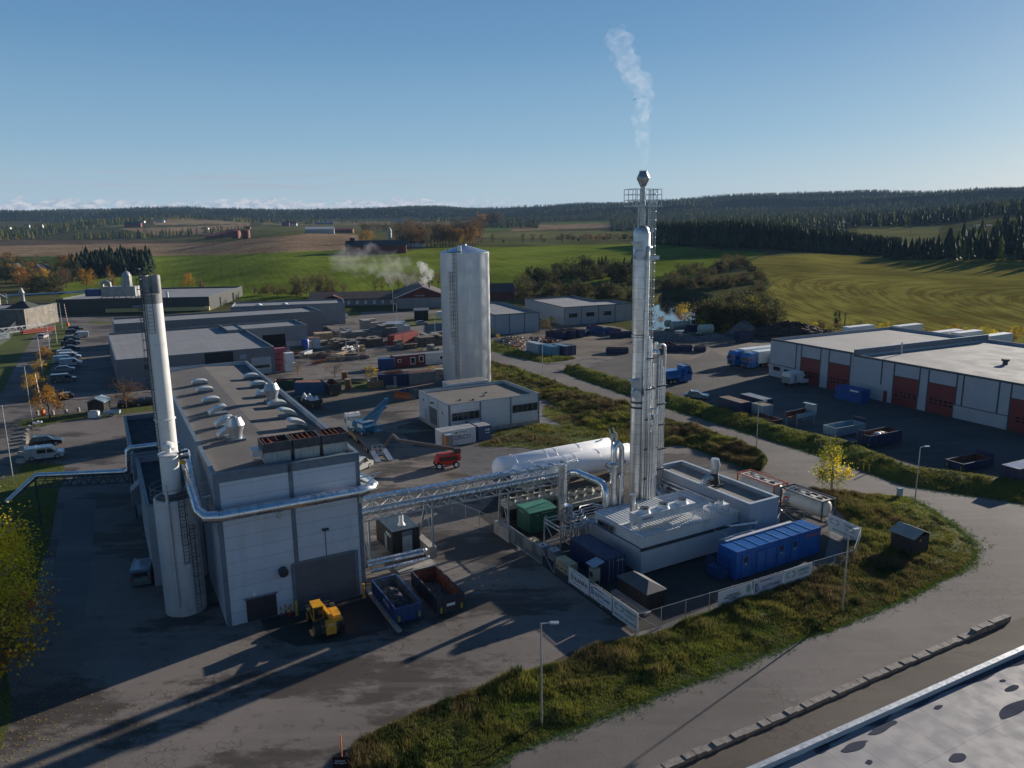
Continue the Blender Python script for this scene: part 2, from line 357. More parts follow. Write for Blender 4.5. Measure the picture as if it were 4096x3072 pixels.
cb=N(nt,'ShaderNodeCombineXYZ');nt.links.new(MA(nt,'MULTIPLY',s1.outputs['Fac'],.16),cb.inputs[0]);nt.links.new(MA(nt,'MULTIPLY',sx.outputs[0],.012),cb.inputs[1]);nt.links.new(MA(nt,'MULTIPLY',sx.outputs[1],.012),cb.inputs[2])
nn=N(nt,'ShaderNodeTexNoise');nn.inputs['Scale'].default_value=3.1;nn.inputs['Detail'].default_value=4;nn.inputs['Roughness'].default_value=.65;nt.links.new(cb.outputs[0],nn.inputs[0])
row=MR(nt,nn.outputs[0],.40,.60)
nb=N(nt,'ShaderNodeTexNoise');nb.inputs['Scale'].default_value=.02;nb.inputs['Detail'].default_value=10;nb.inputs['Roughness'].default_value=.72;nt.links.new(ge.outputs[0],nb.inputs[0])
c=MX(nt,MR(nt,nb.outputs[0],.35,.65),(.7,.7,.7),(1.22,1.22,1.22));c=MX(nt,1.,a.outputs[0],c,'MULTIPLY')
dk=MX(nt,1.,c,(.66,.56,.6),'MULTIPLY')
c=MX(nt,MA(nt,'MULTIPLY',row,s2.outputs['Fac']),c,dk)
tl=MA(nt,'FRACT',MA(nt,'DIVIDE',MA(nt,'ADD',s1.outputs['Fac'],900),12.));tl=MA(nt,'MULTIPLY',MA(nt,'LESS_THAN',tl,.05),MA(nt,'LESS_THAN',s2.outputs['Fac'],.9))
c=MX(nt,MA(nt,'MULTIPLY',MA(nt,'MULTIPLY',tl,s2.outputs['Fac']),.6),c,(.045,.04,.025))
df=N(nt,'ShaderNodeBsdfDiffuse');nt.links.new(c,df.inputs[0]);nt.links.new(df.outputs[0],nt.nodes['Material Output'].inputs[0]);fieldmat=m
npmesh('ground',np.stack([gx,gy,gz],1),FA,fieldmat,col,smooth=True,attrs={'ss':SS,'sw':SW})['kind']='structure'
# pond
def sheet(name,poly,z,mt,world=False,kind='structure',smooth_=False,zv=0.):
    P=[Vector((p[0],p[1],z)) for p in poly] if world else [G(p[0],p[1],z) for p in poly]
    if smooth_:
        Q=[];n=len(P)
        for i in range(n):
            a_,b_,c_,d_=P[i-1],P[i],P[(i+1)%n],P[(i+2)%n]
            for t in (0,.33,.66):
                Q.append(.5*((2*b_)+(c_-a_)*t+(2*a_-5*b_+4*c_-d_)*t*t+(3*b_-a_-3*c_+d_)*t**3))
        P=Q
    bm=bmesh.new();f=bm.faces.new([bm.verts.new(p) for p in P]);bm.normal_update()
    if f.normal.z<0:f.normal_flip()
    bmesh.ops.triangulate(bm,faces=[f]);me=bpy.data.meshes.new(name);bm.to_mesh(me);bm.free();me.materials.append(mt)
    o=bpy.data.objects.new(name,me);C.objects.link(o);o['kind']=kind;return o
wm=bpy.data.materials.new('pond_water');wm.use_nodes=True;b=wm.node_tree.nodes['Principled BSDF'];b.inputs['Base Color'].default_value=(.01,.014,.012,1);b.inputs['Roughness'].default_value=.03
n=N(wm.node_tree,'ShaderNodeTexNoise');n.inputs['Scale'].default_value=.8;bp=N(wm.node_tree,'ShaderNodeBump');bp.inputs[1].default_value=.02;wm.node_tree.links.new(n.outputs[0],bp.inputs['Height']);wm.node_tree.links.new(bp.outputs[0],b.inputs['Normal'])
sheet('water',[(p[0]+(p[0]-2690)*.12,p[1]+(p[1]-1262)*.15) for p in POND],-.25,wm)
# ---------------------------------------------------------------- paved ground
def asphalt(name,col,stain=(.03,.026,.022),st=.55,s1=.12,crack=.5,grain=.25,tracks=0.,wet=.0,rough=.85,thr=(.52,.6)):
    m=bpy.data.materials.new(name);m.use_nodes=True;nt=m.node_tree;b=nt.nodes['Principled BSDF']
    ge=N(nt,'ShaderNodeNewGeometry');P=ge.outputs[0]
    def no(s,d=6,r=.6,mp=None):
        n=N(nt,'ShaderNodeTexNoise');n.inputs['Scale'].default_value=s;n.inputs['Detail'].default_value=d;n.inputs['Roughness'].default_value=r
        if mp:
            q=N(nt,'ShaderNodeMapping');q.inputs[2].default_value=(0,0,mp[0]);q.inputs[3].default_value=mp[1];nt.links.new(P,q.inputs[0]);nt.links.new(q.outputs[0],n.inputs[0])
        else: nt.links.new(P,n.inputs[0])
        return n.outputs[0]
    c=MX(nt,MR(nt,no(.05,5),.35,.65),tuple(x*.8 for x in col),tuple(x*1.15 for x in col))
    mask=MR(nt,no(s1,12,.68,(R(-28),(.55,1.2,1))),thr[0],thr[1]);c=MX(nt,MA(nt,'MULTIPLY',mask,st),c,stain)
    c=MX(nt,MA(nt,'MULTIPLY',MR(nt,no(.9,8,.7),.56,.66),st*.6),c,stain)
    c=MX(nt,MA(nt,'MULTIPLY',MR(nt,no(.35,4,.5,(R(-25),(.12,2.2,1))),.5,.7),.22),c,tuple(x*1.6 for x in col))
    g=no(14,3,.8);c=MX(nt,1.,c,MX(nt,g,(1-grain,)*3,(1+grain,)*3),'MULTIPLY')
    if crack:
        wn=N(nt,'ShaderNodeTexNoise');wn.inputs['Scale'].default_value=.9;nt.links.new(P,wn.inputs[0]);wv=N(nt,'ShaderNodeVectorMath');wv.operation='MULTIPLY_ADD';nt.links.new(wn.outputs['Color'],wv.inputs[0]);wv.inputs[1].default_value=(1.2,1.2,0);nt.links.new(P,wv.inputs[2])
        vo=N(nt,'ShaderNodeTexVoronoi');vo.feature='DISTANCE_TO_EDGE';vo.inputs['Scale'].default_value=1.3;nt.links.new(wv.outputs[0],vo.inputs[0])
        k=MA(nt,'MULTIPLY',MA(nt,'LESS_THAN',vo.outputs[0],.035),MR(nt,no(.07,3),.55,.62))
        v2=N(nt,'ShaderNodeTexVoronoi');v2.feature='DISTANCE_TO_EDGE';v2.inputs['Scale'].default_value=.07;nt.links.new(wv.outputs[0],v2.inputs[0])
        k=MA(nt,'MAXIMUM',MA(nt,'MULTIPLY',k,.9),MA(nt,'MULTIPLY',MA(nt,'LESS_THAN',v2.outputs[0],.0022),MA(nt,'MULTIPLY',MR(nt,no(.03,2),.5,.6),.6)))
        c=MX(nt,MA(nt,'MULTIPLY',k,crack),c,(.012,.011,.01))
    nt.links.new(c,b.inputs['Base Color'])
    nt.links.new(MX(nt,MA(nt,'MULTIPLY',mask,wet),(rough,)*3,(.35,)*3),b.inputs['Roughness'])
    bp=N(nt,'ShaderNodeBump');bp.inputs[1].default_value=.02;nt.links.new(g,bp.inputs['Height']);nt.links.new(bp.outputs[0],b.inputs['Normal']);b.inputs['Specular IOR Level'].default_value=.15
    return m
ASPH=asphalt('yard_asphalt',(.16,.142,.128),(.045,.038,.033),st=.8,wet=.3,s1=.09,thr=(.49,.55))
ROAD=asphalt('road_asphalt',(.15,.135,.125),(.1,.09,.08),.3,.2,.35,.2)
DARKA=asphalt('dark_asphalt',(.05,.047,.044),(.02,.018,.017),.5,.15,.0,.25,wet=.8)
LANE=asphalt('lane_asphalt',(.10,.085,.072),(.05,.04,.032),.4,.2,.3,.2)
GRAV=asphalt('gravel',(.125,.125,.128),(.05,.05,.052),.7,.9,0,.7)
DIRT=asphalt('dirt',(.14,.115,.09),(.05,.042,.034),.6,.12,0,.4,wet=.4)
GRASS=asphalt('grass',(.075,.095,.022),(.10,.085,.035),.5,.35,0,.5,rough=1)
T=lambda o,L,s=.463:[(o[0]+x*s,o[1]+y*s) for x,y in L]
m1=(0,1300);m2=(900,1300);m3=(1800,1300);m4=(2600,1300);m5=(3072,1300);t1=(0,700);t2=(900,700);t3=(1800,700);t4=(2600,700)
b1=(0,1900);b2=(900,1900);b3=(1800,1800);b4=(2600,1900);b5=(3072,1900);c1_=(0,2304);c2_=(1024,2304)
sheet('yard',[(-2500,4600),(-600,1500),(60,1262),(900,1265),(1000,1200),(1130,1186),(1420,1180),(1960,1158),(2080,1158),(2110,1225),(2400,1300),(2600,1318),(2750,1332),(3000,1334),(3250,1336),(4700,1500),(7000,4600)],.012,ASPH)
sheet('road',[(1960,3200)]+T((2048,2304),[(0,755),(400,600),(700,480),(1000,370),(1300,245)],.926)+T(b5,[(500,1340),(900,1180),(1200,1050),(1480,900),(1640,830),(1740,740),(1780,690),(1775,600),(1640,470),(1440,330),(1290,240),(1050,180),(700,150),(330,130)])+T(m4,[(1350,1440),(1180,1380),(980,1260),(985,1180),(970,1100),(860,1045),(700,980),(400,870),(110,800)])+T(m3,[(1540,680),(1270,600),(1000,520),(760,430),(560,350),(360,330),(345,310),(-60,180)])+[(1500,1330),(1420,1290),(1380,1262),(1500,1240),(1760,1262)]+T(m3,[(345,225),(600,300),(800,330),(940,395),(1100,455),(1540,605),(1840,705)])+T(m4,[(700,885),(1350,1090),(2212,1385)])+[(4500,2050),(5400,2600),(5200,2700),(4030,2485),(3300,2790),(2500,3200)],.02,ROAD)
sheet('lane',[(2680,3072),(2500,3200),(2900,3250),(4500,2500),(4300,2400),(4030,2490)],.028,LANE)
sheet('truck_yard',T(m4,[(120,590),(700,760),(1170,895),(1700,1010),(2212,1235)])+[(4500,1960),(4800,1700),(3080,1480),(3000,1470),(2900,1430),(2850,1400)]+T(m4,[(300,330),(100,250)])+T(m3,[(1700,150),(1200,380),(1560,500)]),.024,asphalt('truck_yard_shade_asphalt',(.085,.078,.072),(.05,.045,.042),.4,.15,.3,.2,wet=.5))  # asphalt colour darkened here to carry the warehouse's shade
sheet('dirt_yard',[(2130,1300),(2290,1290),(2600,1322),(2760,1335),(3020,1345),(3090,1370),(3060,1400),(2900,1440)]+T(m4,[(300,330),(100,250)])+T(m3,[(1700,270),(1300,290),(1080,270),(1020,120),(700,130)]),.018,DIRT)
sheet('gravel',T(m3,[(60,1200),(110,1050),(380,1035),(560,1060),(780,1080),(700,1300),(350,1330),(160,1310)]),.024,GRAV)
sheet('gravel_path',T(m3,[(380,900),(800,850),(960,870),(940,850),(800,790),(805,640),(1050,730),(900,640),(830,600)]),.022,GRAV)
sheet('dirt_verge',[(1240,1590),(1300,1540),(1500,1545),(1770,1520),(1780,1560),(1700,1600),(1560,1625),(1400,1640)],.024,DIRT)
sheet('dark_paving',T(b3,[(245,560),(430,700),(560,800),(900,1080),(1580,1580),(1780,1530),(2212,1380)])+T(b4,[(640,1110),(870,1030),(1500,820),(1700,580),(1480,480),(1000,200),(0,100)])+[(2300,2040),(2020,1950)],.03,DARKA)
sheet('office_shade_patch',T(m2,[(1480,880),(1690,820),(1850,900),(1850,1060),(1640,1050)]),.026,DARKA)  # outline of the office's shadow laid down as darker asphalt
sheet('door_shade_sheet',T(b2,[(300,1250),(600,1190),(1210,1030),(1300,1100),(1420,1330),(1000,1440),(620,1480),(400,1400)]),.022,DARKA)  # dark sheet before the door, shade of the boiler house put into colour
sheet('paving_slabs',T(b1,[(560,210),(835,210),(730,1290),(370,1380),(470,780)]),.024,asphalt('paving',(.13,.125,.12),(.09,.085,.08),.3,.3,0,.15))
# verges
for nm,pl in (('grass_verge',T(m1,[(-700,300),(-100,0),(70,-60),(160,-30),(345,-15),(240,180),(130,360),(0,600),(-300,900),(-900,1500)])),
 ('grass_island',T(m1,[(185,880),(200,820),(480,780),(760,755),(900,740),(1340,697),(1345,735),(870,790),(560,830),(370,872)])),
 ('grass_border',T(m1,[(480,-20),(600,0),(560,90),(520,200),(440,380),(380,520),(260,700),(310,560),(400,330),(440,150)])),
 ('grass_lawn',T(m1,[(0,1345),(170,1215),(400,1195),(555,1215),(540,1330),(510,1420)])+T(b1,[(430,560),(360,760),(300,1000),(240,1200),(120,1500),(50,1659)])+[(0,3000),(-900,3600),(-900,2000)]),
 ('grass_bank',T(t3,[(330,1425),(345,1430),(560,1495),(660,1540),(830,1570),(1070,1570),(1020,1600),(800,1622),(600,1575),(330,1512)])),
 ('grass_patch',T(t2,[(1055,1100),(1110,1050),(1130,1100),(1180,1200),(1100,1230),(1065,1200)])),
 ('grass_square',T(t2,[(1480,1275),(1650,1225),(1860,1200),(1870,1265),(1740,1290),(1600,1310)])),
 ('grass_corner',T(t2,[(1210,1260),(1260,1270),(1370,1290),(1330,1310),(1240,1290)])),
 ('grass_edge',T(m2,[(1000,480),(1240,480),(1300,520),(1260,560),(1070,545),(1010,520)])),
 ('grass_strip',T(t1,[(770,1265),(965,1270),(960,1285),(800,1285)])),
 ('grass_field_edge',[(900,1195),(1420,1180),(1440,1150),(900,1160)]),
 ('grass_ruderal',T(m3,[(250,1045),(380,930),(560,885),(800,850),(960,865),(810,780),(830,690),(1000,740),(1560,760),(1840,800),(1840,1040),(1540,1060),(1100,1085),(780,1075),(560,1055)]))):
    sheet(nm,pl,.034,GRASS,smooth_=True)
# ---------------------------------------------------------------- banks with rough grass (real mounds + blades)
def resample(P,n):
    P=[np.array(p[:3],float) for p in P];d=[0]
    for a_,b_ in zip(P,P[1:]): d.append(d[-1]+np.linalg.norm((b_-a_)[:2]))
    t=np.linspace(0,d[-1],n);return np.stack([np.interp(t,d,[p[k] for p in P]) for k in range(3)],1)
def blades(name,P,h,cols,per=5,w=.035,lean=.5,mt=None):
    n=len(P);P=np.repeat(P,per,0);h=np.repeat(h,per);c=np.repeat(cols,per,0);k=len(P)
    P=P+np.c_[rng.normal(0,.10,(k,2)),np.zeros(k)];a=rng.uniform(0,2*np.pi,k);h=h*rng.uniform(.5,1.2,k);l=rng.uniform(0,lean,k)*h;a2=rng.uniform(0,2*np.pi,k)
    wd=w*(.6+h)
    dx=np.stack([np.cos(a),np.sin(a),0*a],1)*wd[:,None];tip=P+np.stack([np.cos(a2)*l,np.sin(a2)*l,h],1)
    V=np.stack([P-dx,P+dx,tip],1).reshape(-1,3);Fc=np.arange(3*k).reshape(-1,3);c=c*rng.uniform(.7,1.3,(k,1))
    cc=np.repeat(c,3,0);o=npmesh(name,V,Fc,leafmat(),cc);o['kind']='stuff';return o
GG=np.array([.12,.19,.022]);GY_=np.array([.27,.26,.045]);BR=np.array([.19,.145,.065]);DB=np.array([.075,.055,.032]);DG=np.array([.035,.05,.015])
def bank(name,lower,crest,h,back=2.2,nt_=260,dens=14,seed=0,tall=.5,brown=.5,green_low=True,hz=.3):
    A=resample([G(*p,0.03) for p in lower],nt_);B=resample([G(*p,h) for p in crest],nt_)
    dirn=B-A;dirn[:,2]=0;L=np.linalg.norm(dirn,axis=1);dirn/=L[:,None]+1e-6
    D=B+dirn*back;D[:,2]=0.03;ns=22;rows=[]
    for j in range(ns+1):
        s=j/ns
        if s<.8: q=s/.8;p=A*(1-q)+B*q;p[:,2]=.03+(h-.03)*(math.sin(q*math.pi/2)**1.1)
        else: q=(s-.8)/.2;p=B*(1-q)+D*q;p[:,2]=.03+(h-.03)*(1-_ss(q))
        p[:,2]+=hz*(vnoise(p[:,0],p[:,1],1.6,seed)-.5)*math.sin(math.pi*min(s,1))*.9;rows.append(p)
    V=np.concatenate(rows);I=np.arange(len(V)).reshape(ns+1,nt_)
    Fc=np.stack([I[:-1,:-1],I[:-1,1:],I[1:,1:],I[1:,:-1]],-1).reshape(-1,4)
    nz=vnoise(V[:,0],V[:,1],2.5,seed+1);col=DG*(1-nz[:,None])*1.2+GY_*.6*nz[:,None]
    o=npmesh(name,V,Fc,leafmat(),col,smooth=True);o['kind']='structure'
    area=float(np.sum(L)/nt_*np.linalg.norm(np.diff(A,axis=0)[:,:2],axis=1).sum());n=int(area*dens)
    t=rng.uniform(0,nt_-1.001,n);s=rng.uniform(0,1,n)*ns*.97;i=t.astype(int);j=s.astype(int);ft=(t-i)[:,None];fs=(s-j)[:,None]
    Rr=np.stack(rows);P=(Rr[j,i]*(1-ft)+Rr[j,i+1]*ft)*(1-fs)+(Rr[j+1,i]*(1-ft)+Rr[j+1,i+1]*ft)*fs
    k=vnoise(P[:,0],P[:,1],2.2,seed+3);k2=vnoise(P[:,0],P[:,1],.9,seed+5);k3=vnoise(P[:,0],P[:,1],5.5,seed+6);up=s/ns
    hh=tall*(.25+1.1*k*k2+.5*np.clip(k3-.5,0,1));bw=np.clip(brown*(k3*1.3)+(.35*(up-.4) if green_low else 0)+.5*(k2-.5),0,1)
    if green_low: hh*=.35+.9*up
    c=(GG*(1-k[:,None])+GY_*k[:,None])*(1-bw[:,None])+(BR*k2[:,None]+DB*(1-k2[:,None]))*bw[:,None]
    q=vnoise(P[:,0],P[:,1],1.3,seed+9)>.8;c[q]=DG*1.3;hh[q]*=1.3
    ne=int(nt_*14);ii=rng.integers(0,nt_,ne);off=rng.exponential(.28,ne)*(.4+1.6*vnoise(A[ii,0],A[ii,1],1.7,seed+4));Pe=A[ii]-dirn[ii]*off[:,None];Pe[:,:2]+=rng.normal(0,.15,(ne,2));Pe[:,2]=.03
    ce=GG*rng.uniform(.5,1.2,(ne,1));P=np.r_[P,Pe];hh=np.r_[hh,rng.uniform(.03,.13,ne)];c=np.r_[c,ce]
    g=blades('rough_grass',P,hh,c);return rows
bank('grass_bank',[(1935,3085)]+T((2048,2304),[(0,755),(400,600),(700,480),(1000,370),(1300,245)],.926)+T(b5,[(500,1340),(900,1180),(1200,1050),(1480,900),(1640,830),(1740,740),(1780,690),(1775,600),(1640,470),(1440,330),(1290,240),(1180,190),(1050,180)]),
 [(1430,3085),(1455,2975),(1560,2915),(1690,2850),(1900,2775),(2060,2715),(2270,2650),(2400,2590),(2560,2555),(2650,2535),(2860,2445),(3080,2372),(3260,2300),(3380,2262),(3410,2210),(3430,2140),(3410,2060),(3350,2005),(3290,1975),(3250,1958)],.35,back=.8,nt_=420,dens=34,tall=.75,brown=.75,seed=3,hz=.5)
bank('grass_bank',T(m3,[(330,1000)])[:0]+T(m3,[(-60,560),(330,560),(560,620),(830,640),(1000,740),(1200,880),(1560,960)])+T(m4,[(100,1050),(250,1030),(400,1070),(700,1180),(880,1240),(965,1255)]),
 T(m3,[(-60,345),(360,330),(560,370),(760,440),(1000,530),(1270,615),(1540,690)])+T(m4,[(110,805),(400,885),(700,990),(860,1055),(965,1105),(985,1180)]),.9,back=1.2,nt_=330,dens=20,tall=.85,brown=1.0,seed=11,green_low=False,hz=.9)
bank('grass_bank',T(m3,[(980,405),(1100,455),(1540,605),(1840,705)])+T(m4,[(700,885),(1350,1090),(2212,1385)])+[(4400,2060)],
 T(m3,[(1010,350),(1100,345),(1560,488),(1840,575)])+T(m4,[(700,740),(1170,880),(1700,1000),(2212,1215)])+[(4400,1960)],1.1,back=1.6,nt_=330,dens=16,tall=.45,brown=.45,seed=21,hz=.3,green_low=False)
bank('grass_bank',T(t3,[(330,1512),(600,1575),(800,1622),(1020,1600)]),T(t3,[(330,1425),(560,1495),(700,1548),(1070,1568)]),.7,back=1,nt_=80,dens=10,tall=.4,brown=.3,seed=31,green_low=False)
# loose rough grass on the flat patches
def scatter(poly,dens,tall,brown,seed,per=4):
    P=np.array([G(*p)[:2] for p in poly]);x0,y0=P.min(0);x1,y1=P.max(0);n=int((x1-x0)*(y1-y0)*dens);q=rng.uniform((x0,y0),(x1,y1),(n,2))
    q=q[inpoly(q[:,0],q[:,1],[tuple(p) for p in P])];k=vnoise(q[:,0],q[:,1],2.5,seed);k2=vnoise(q[:,0],q[:,1],.8,seed+1);k3=vnoise(q[:,0],q[:,1],6,seed+2)
    bw=np.clip(brown*k3*1.5+.4*(k2-.5),0,1)[:,None];c=(GG*(1-k[:,None])+GY_*k[:,None])*(1-bw)+(BR*k2[:,None]+DB*(1-k2[:,None]))*bw
    blades('rough_grass',np.c_[q,np.full(len(q),.03)],tall*(.2+k*k2*1.3),c,per)
scatter(T(m3,[(250,1045),(380,930),(560,885),(800,850),(960,865),(810,780),(830,690),(1000,740),(1560,760),(1840,800),(1840,1040),(1540,1060),(1100,1085),(780,1075),(560,1055)]),9,.7,.7,41)
scatter(T(m1,[(185,880),(200,820),(480,780),(1340,697),(1345,735),(870,790),(560,830),(370,872)]),9,.2,.5,51)
scatter(T(m1,[(0,1345),(170,1215),(400,1195),(555,1215),(540,1330),(510,1420)])+T(b1,[(430,560),(360,760),(300,1000),(240,1200),(120,1500),(50,1659)])+[(0,2900),(-300,3000),(-300,2000)],16,.22,.4,61)

sheet('dirt_strip',[(1380,3085),(1410,2985),(1500,2930),(1640,2860),(1800,2790),(2000,2715),(2200,2650),(2300,2600),(2450,2560),(2570,2540),(2700,2490),(2640,2560),(2500,2610),(2270,2680),(2060,2745),(1900,2800),(1690,2872),(1560,2935),(1455,2990),(1430,3085)],.027,asphalt('dark_soil',(.06,.05,.042),(.025,.02,.018),.7,.6,0,.5))
sheet('gravel_shoulder',[(2560,2590),(2850,2470),(3240,2300),(3400,2240),(3440,2060),(3300,1960),(3220,1930),(3130,2000),(3330,2090),(3300,2230),(2900,2400),(2600,2520)],.032,GRAV)
# ---------------------------------------------------------------- materials for the built things
GREYT=mat('grey_trim',(.12,.155,.19),.5)
WPAN=mat('white_panel',(.5,.54,.6),.5,0,.05,.4,dirt=.25,dcol=(.25,.25,.24),streak=True,seam=[('Z',1.17,.035,0)])
WPAN2=mat('office_panel',(.5,.52,.54),.55,0,.04,.5,dirt=.15,dcol=(.3,.3,.3),seam=[('Z',1.1,.02,.2)])
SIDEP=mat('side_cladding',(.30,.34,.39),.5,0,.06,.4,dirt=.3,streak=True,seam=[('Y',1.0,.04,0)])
ROOFB=mat('roof_felt',(.135,.12,.108),.9,0,.12,.25,dirt=.45,dcol=(.2,.19,.18),bump=.02,bs=9,seam=[('Y',1.02,.03,0)])
ROOFG=mat('grey_roof_felt',(.19,.195,.20),.85,0,.1,.15,dirt=.35,dcol=(.12,.12,.12),seam=[('X',1.05,.03,0)])
CONC=mat('concrete',(.3,.28,.25),.85,0,.15,1.2,dirt=.4,dcol=(.12,.11,.1),bump=.02)
GALV=mat('galvanised_steel',(.42,.45,.47),.42,.75,.12,1.5)
DKST=mat('dark_steel',(.06,.075,.085),.5,.5)
STEEL=steel('duct_steel',(.66,.67,.68),.3,1.6,'X')
STEELV=steel('column_steel',(.64,.63,.61),.42,1.15,'Z')
PIPE=steel('pipe_steel',(.62,.63,.64),.38,.9,'Z')
GLASS=glass();DOORG=mat('door_grey',(.10,.11,.125),.6,0,.1,.6,dirt=.3,seam=[('Z',.5,.02,0)])
BLACK=mat('black_plastic',(.02,.02,.02),.6);WHITE=mat('white_paint',(.7,.7,.68),.45,0,.05,1,dirt=.25,dcol=(.35,.32,.28),streak=True)
RUST=mat('rust',(.19,.06,.03),.85,0,.35,2.5,dirt=.6,dcol=(.04,.025,.02));TYRE=mat('tyre_rubber',(.018,.018,.018),.85)
BROWNW=mat('dark_boards',(.03,.028,.027),.85,0,.2,2,seam=[('X',.15,.02,0)])
def faceM(face,f):  # local helper: map (a,z,out) to building coords
    L,Wd=f
    return {'f':lambda a,o,z:(a,-o,z),'l':lambda a,o,z:(-o,a,z),'r':lambda a,o,z:(L+o,a,z),'b':lambda a,o,z:(a,Wd+o,z)}[face]
def fbox(face,f,a0,a1,z0,z1,o0,o1):
    g=faceM(face,f);p=g(a0,o0,z0);q=g(a1,o1,z1);b=MB();b.box(min(p[0],q[0]),max(p[0],q[0]),min(p[1],q[1]),max(p[1],q[1]),z0,z1);return b
def panel(name,root,face,f,a0,a1,z0,z1,mt,o=.05): return fbox(face,f,a0,a1,z0,z1,-.02,o).build(name,mt,root,False)
def window(root,face,f,a0,a1,z0,z1,n=1,fm=None,o=.06):
    fm=fm or GREYT;b=MB();w=.07
    for p in ((a0,a1,z0,z0+w),(a0,a1,z1-w,z1),(a0,a0+w,z0+w,z1-w),(a1-w,a1,z0+w,z1-w)): b.add(*(lambda q:(q.v,q.f))(fbox(face,f,*p,-.02,o)))
    for i in range(1,n):
        c=a0+(a1-a0)*i/n;b.add(*(lambda q:(q.v,q.f))(fbox(face,f,c-w/2,c+w/2,z0+w,z1-w,-.02,o)))
    w_=b.build('window',fm,root,False)
    for i in range(n):
        fbox(face,f,a0+(a1-a0)*i/n+w/2+.01,a0+(a1-a0)*(i+1)/n-w/2-.01,z0+w,z1-w,-.02,.02).build('pane',GLASS,w_,False)
    return w_
def hall(name,label,cat,f,L,Wd,h,wm,rm=None,tm=None,par=.45,group=None,plinth=0,ridge=0,pm=None):
    rm=rm or ROOFG;tm=tm or GREYT;r=fthing(name,label,cat,f,group);t=.25
    b=MB();b.box(0,L,0,t,plinth,h);b.box(0,L,Wd-t,Wd,plinth,h);b.box(0,t,t,Wd-t,plinth,h);b.box(L-t,L,t,Wd-t,plinth,h);b.build('wall',wm,r,False)
    if plinth:
        b=MB();b.prism([(-.06,-.06),(L+.06,-.06),(L+.06,Wd+.06),(-.06,Wd+.06)],-.1,plinth);b.build('plinth',pm or CONC,r,False)
    z=h-par;b=MB()
    if ridge: b.yprism([(t,z-.3),(L-t,z-.3),(L-t,z),(L/2,z+ridge),(t,z)],t,Wd-t)
    else: b.box(t,L-t,t,Wd-t,z-.2,z)
    b.build('roof',rm,r,False)
    b=MB();e=.06
    for x0,x1,y0,y1 in ((-e,L+e,-e,t+.05),(-e,L+e,Wd-t-.05,Wd+e),(-e,t+.05,t+.05,Wd-t-.05),(L-t-.05,L+e,t+.05,Wd-t-.05)): b.box(x0,x1,y0,y1,h,h+.07)
    b.build('roof_trim',tm,r,False);return r,(L,Wd)
# ---------------------------------------------------------------- boiler house
M=Fr(-25.25,61.0,.50);ML,MW,MH=12.6,57,14.
mr,mf=hall('boiler_house','tall white panel boiler house with grey edge trim and silver duct round its corner','industrial building',M,ML,MW,MH,WPAN,ROOFB,ridge=.35,par=.5)
for a0,a1 in ((-.02,.4),(6.15,6.55),(12.25,12.62)): panel('trim',mr,'f',mf,a0,a1,.0 if a0<5 or a0>7 else 4.7,MH-.02,GREYT,.04)
panel('trim',mr,'f',mf,.4,12.25,MH-.75,MH-.02,GREYT,.04)
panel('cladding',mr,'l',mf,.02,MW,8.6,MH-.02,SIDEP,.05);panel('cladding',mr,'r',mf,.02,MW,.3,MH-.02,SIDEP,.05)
d=panel('roller_door',mr,'f',mf,6.1,11.7,.05,4.5,DOORG,.06);panel('door_frame',mr,'f',mf,5.8,6.1,.0,4.6,GREYT,.1);panel('door_frame',mr,'f',mf,11.7,12.0,.0,4.6,GREYT,.1);panel('door_frame',mr,'f',mf,6.1,11.7,4.5,4.68,GREYT,.1)
panel('small_door',mr,'f',mf,1.7,4.3,.05,2.15,mat('brown_dark',(.035,.025,.028),.7),.05);panel('door_frame',mr,'f',mf,1.55,4.45,2.15,2.3,GREYT,.09)
b=MB();b.cyl((5.05,-.02,4.2),(5.05,-.55,4.1),.42,16);b.build('vent',DKST,mr)
b=MB();b.cyl((2.43,-.02,2.6),(2.43,-.15,2.6),.17,12);b.build('wall_lamp',WHITE,mr)
b=MB();b.bar((9.06,-.05,4.7),(9.06,-.05,7.3),.05);b.box(8.75,9.35,-.5,-.1,7.3,7.4);b.build('floodlight',DKST,mr)
# silver duct round the building
b=MB();R_=.5
b.tube([(-1.1,11,13.2),(-1.25,9.5,13.6),(-1.35,8.,13.6),(-1.4,3.,11.9),(-1.3,.3,10.9),(-.9,-.7,10.7),(.2,-1.1,10.7),(12.3,-1.1,10.7),(13.3,-.9,10.7),(13.8,-.1,10.7),(13.7,1.5,10.7),(13.2,3.2,10.7),(12.5,4.2,10.7)],R_,20)
for x in (1.8,5.9,8.1,12.0): b.cyl((x,-1.1,10.7),(x+.18,-1.1,10.7),R_+.03,20)
b.build('duct',STEEL,mr)
for x in (5.1,12.5): b=MB();b.bar((x,0,9.9),(x,-1.3,10.1),.18);b.box(x-.15,x+.15,-.2,0,9.2,10.1);b.build('bracket',GALV,mr,False)
for y in (2,6): b=MB();b.bar((0,y,11.6),(-1.9,y,11.5),.12);b.bar((0,y,10.6),(-1.7,y,11.4),.1);b.build('bracket',GALV,mr,False)
b=MB();b.bar((12.6,-.3,11.7),(14.6,-.3,11.9),.12);b.bar((12.6,-.3,10.7),(14.4,-.3,11.9),.1);b.build('bracket',GALV,mr,False)
b=MB();b.box(12.65,13.6,2.5,4.6,8.6,9.2);b.build('wall_unit',GALV,mr)
SKY=mat('skylight_dome',(.42,.43,.42),.3,.2,.06,1)
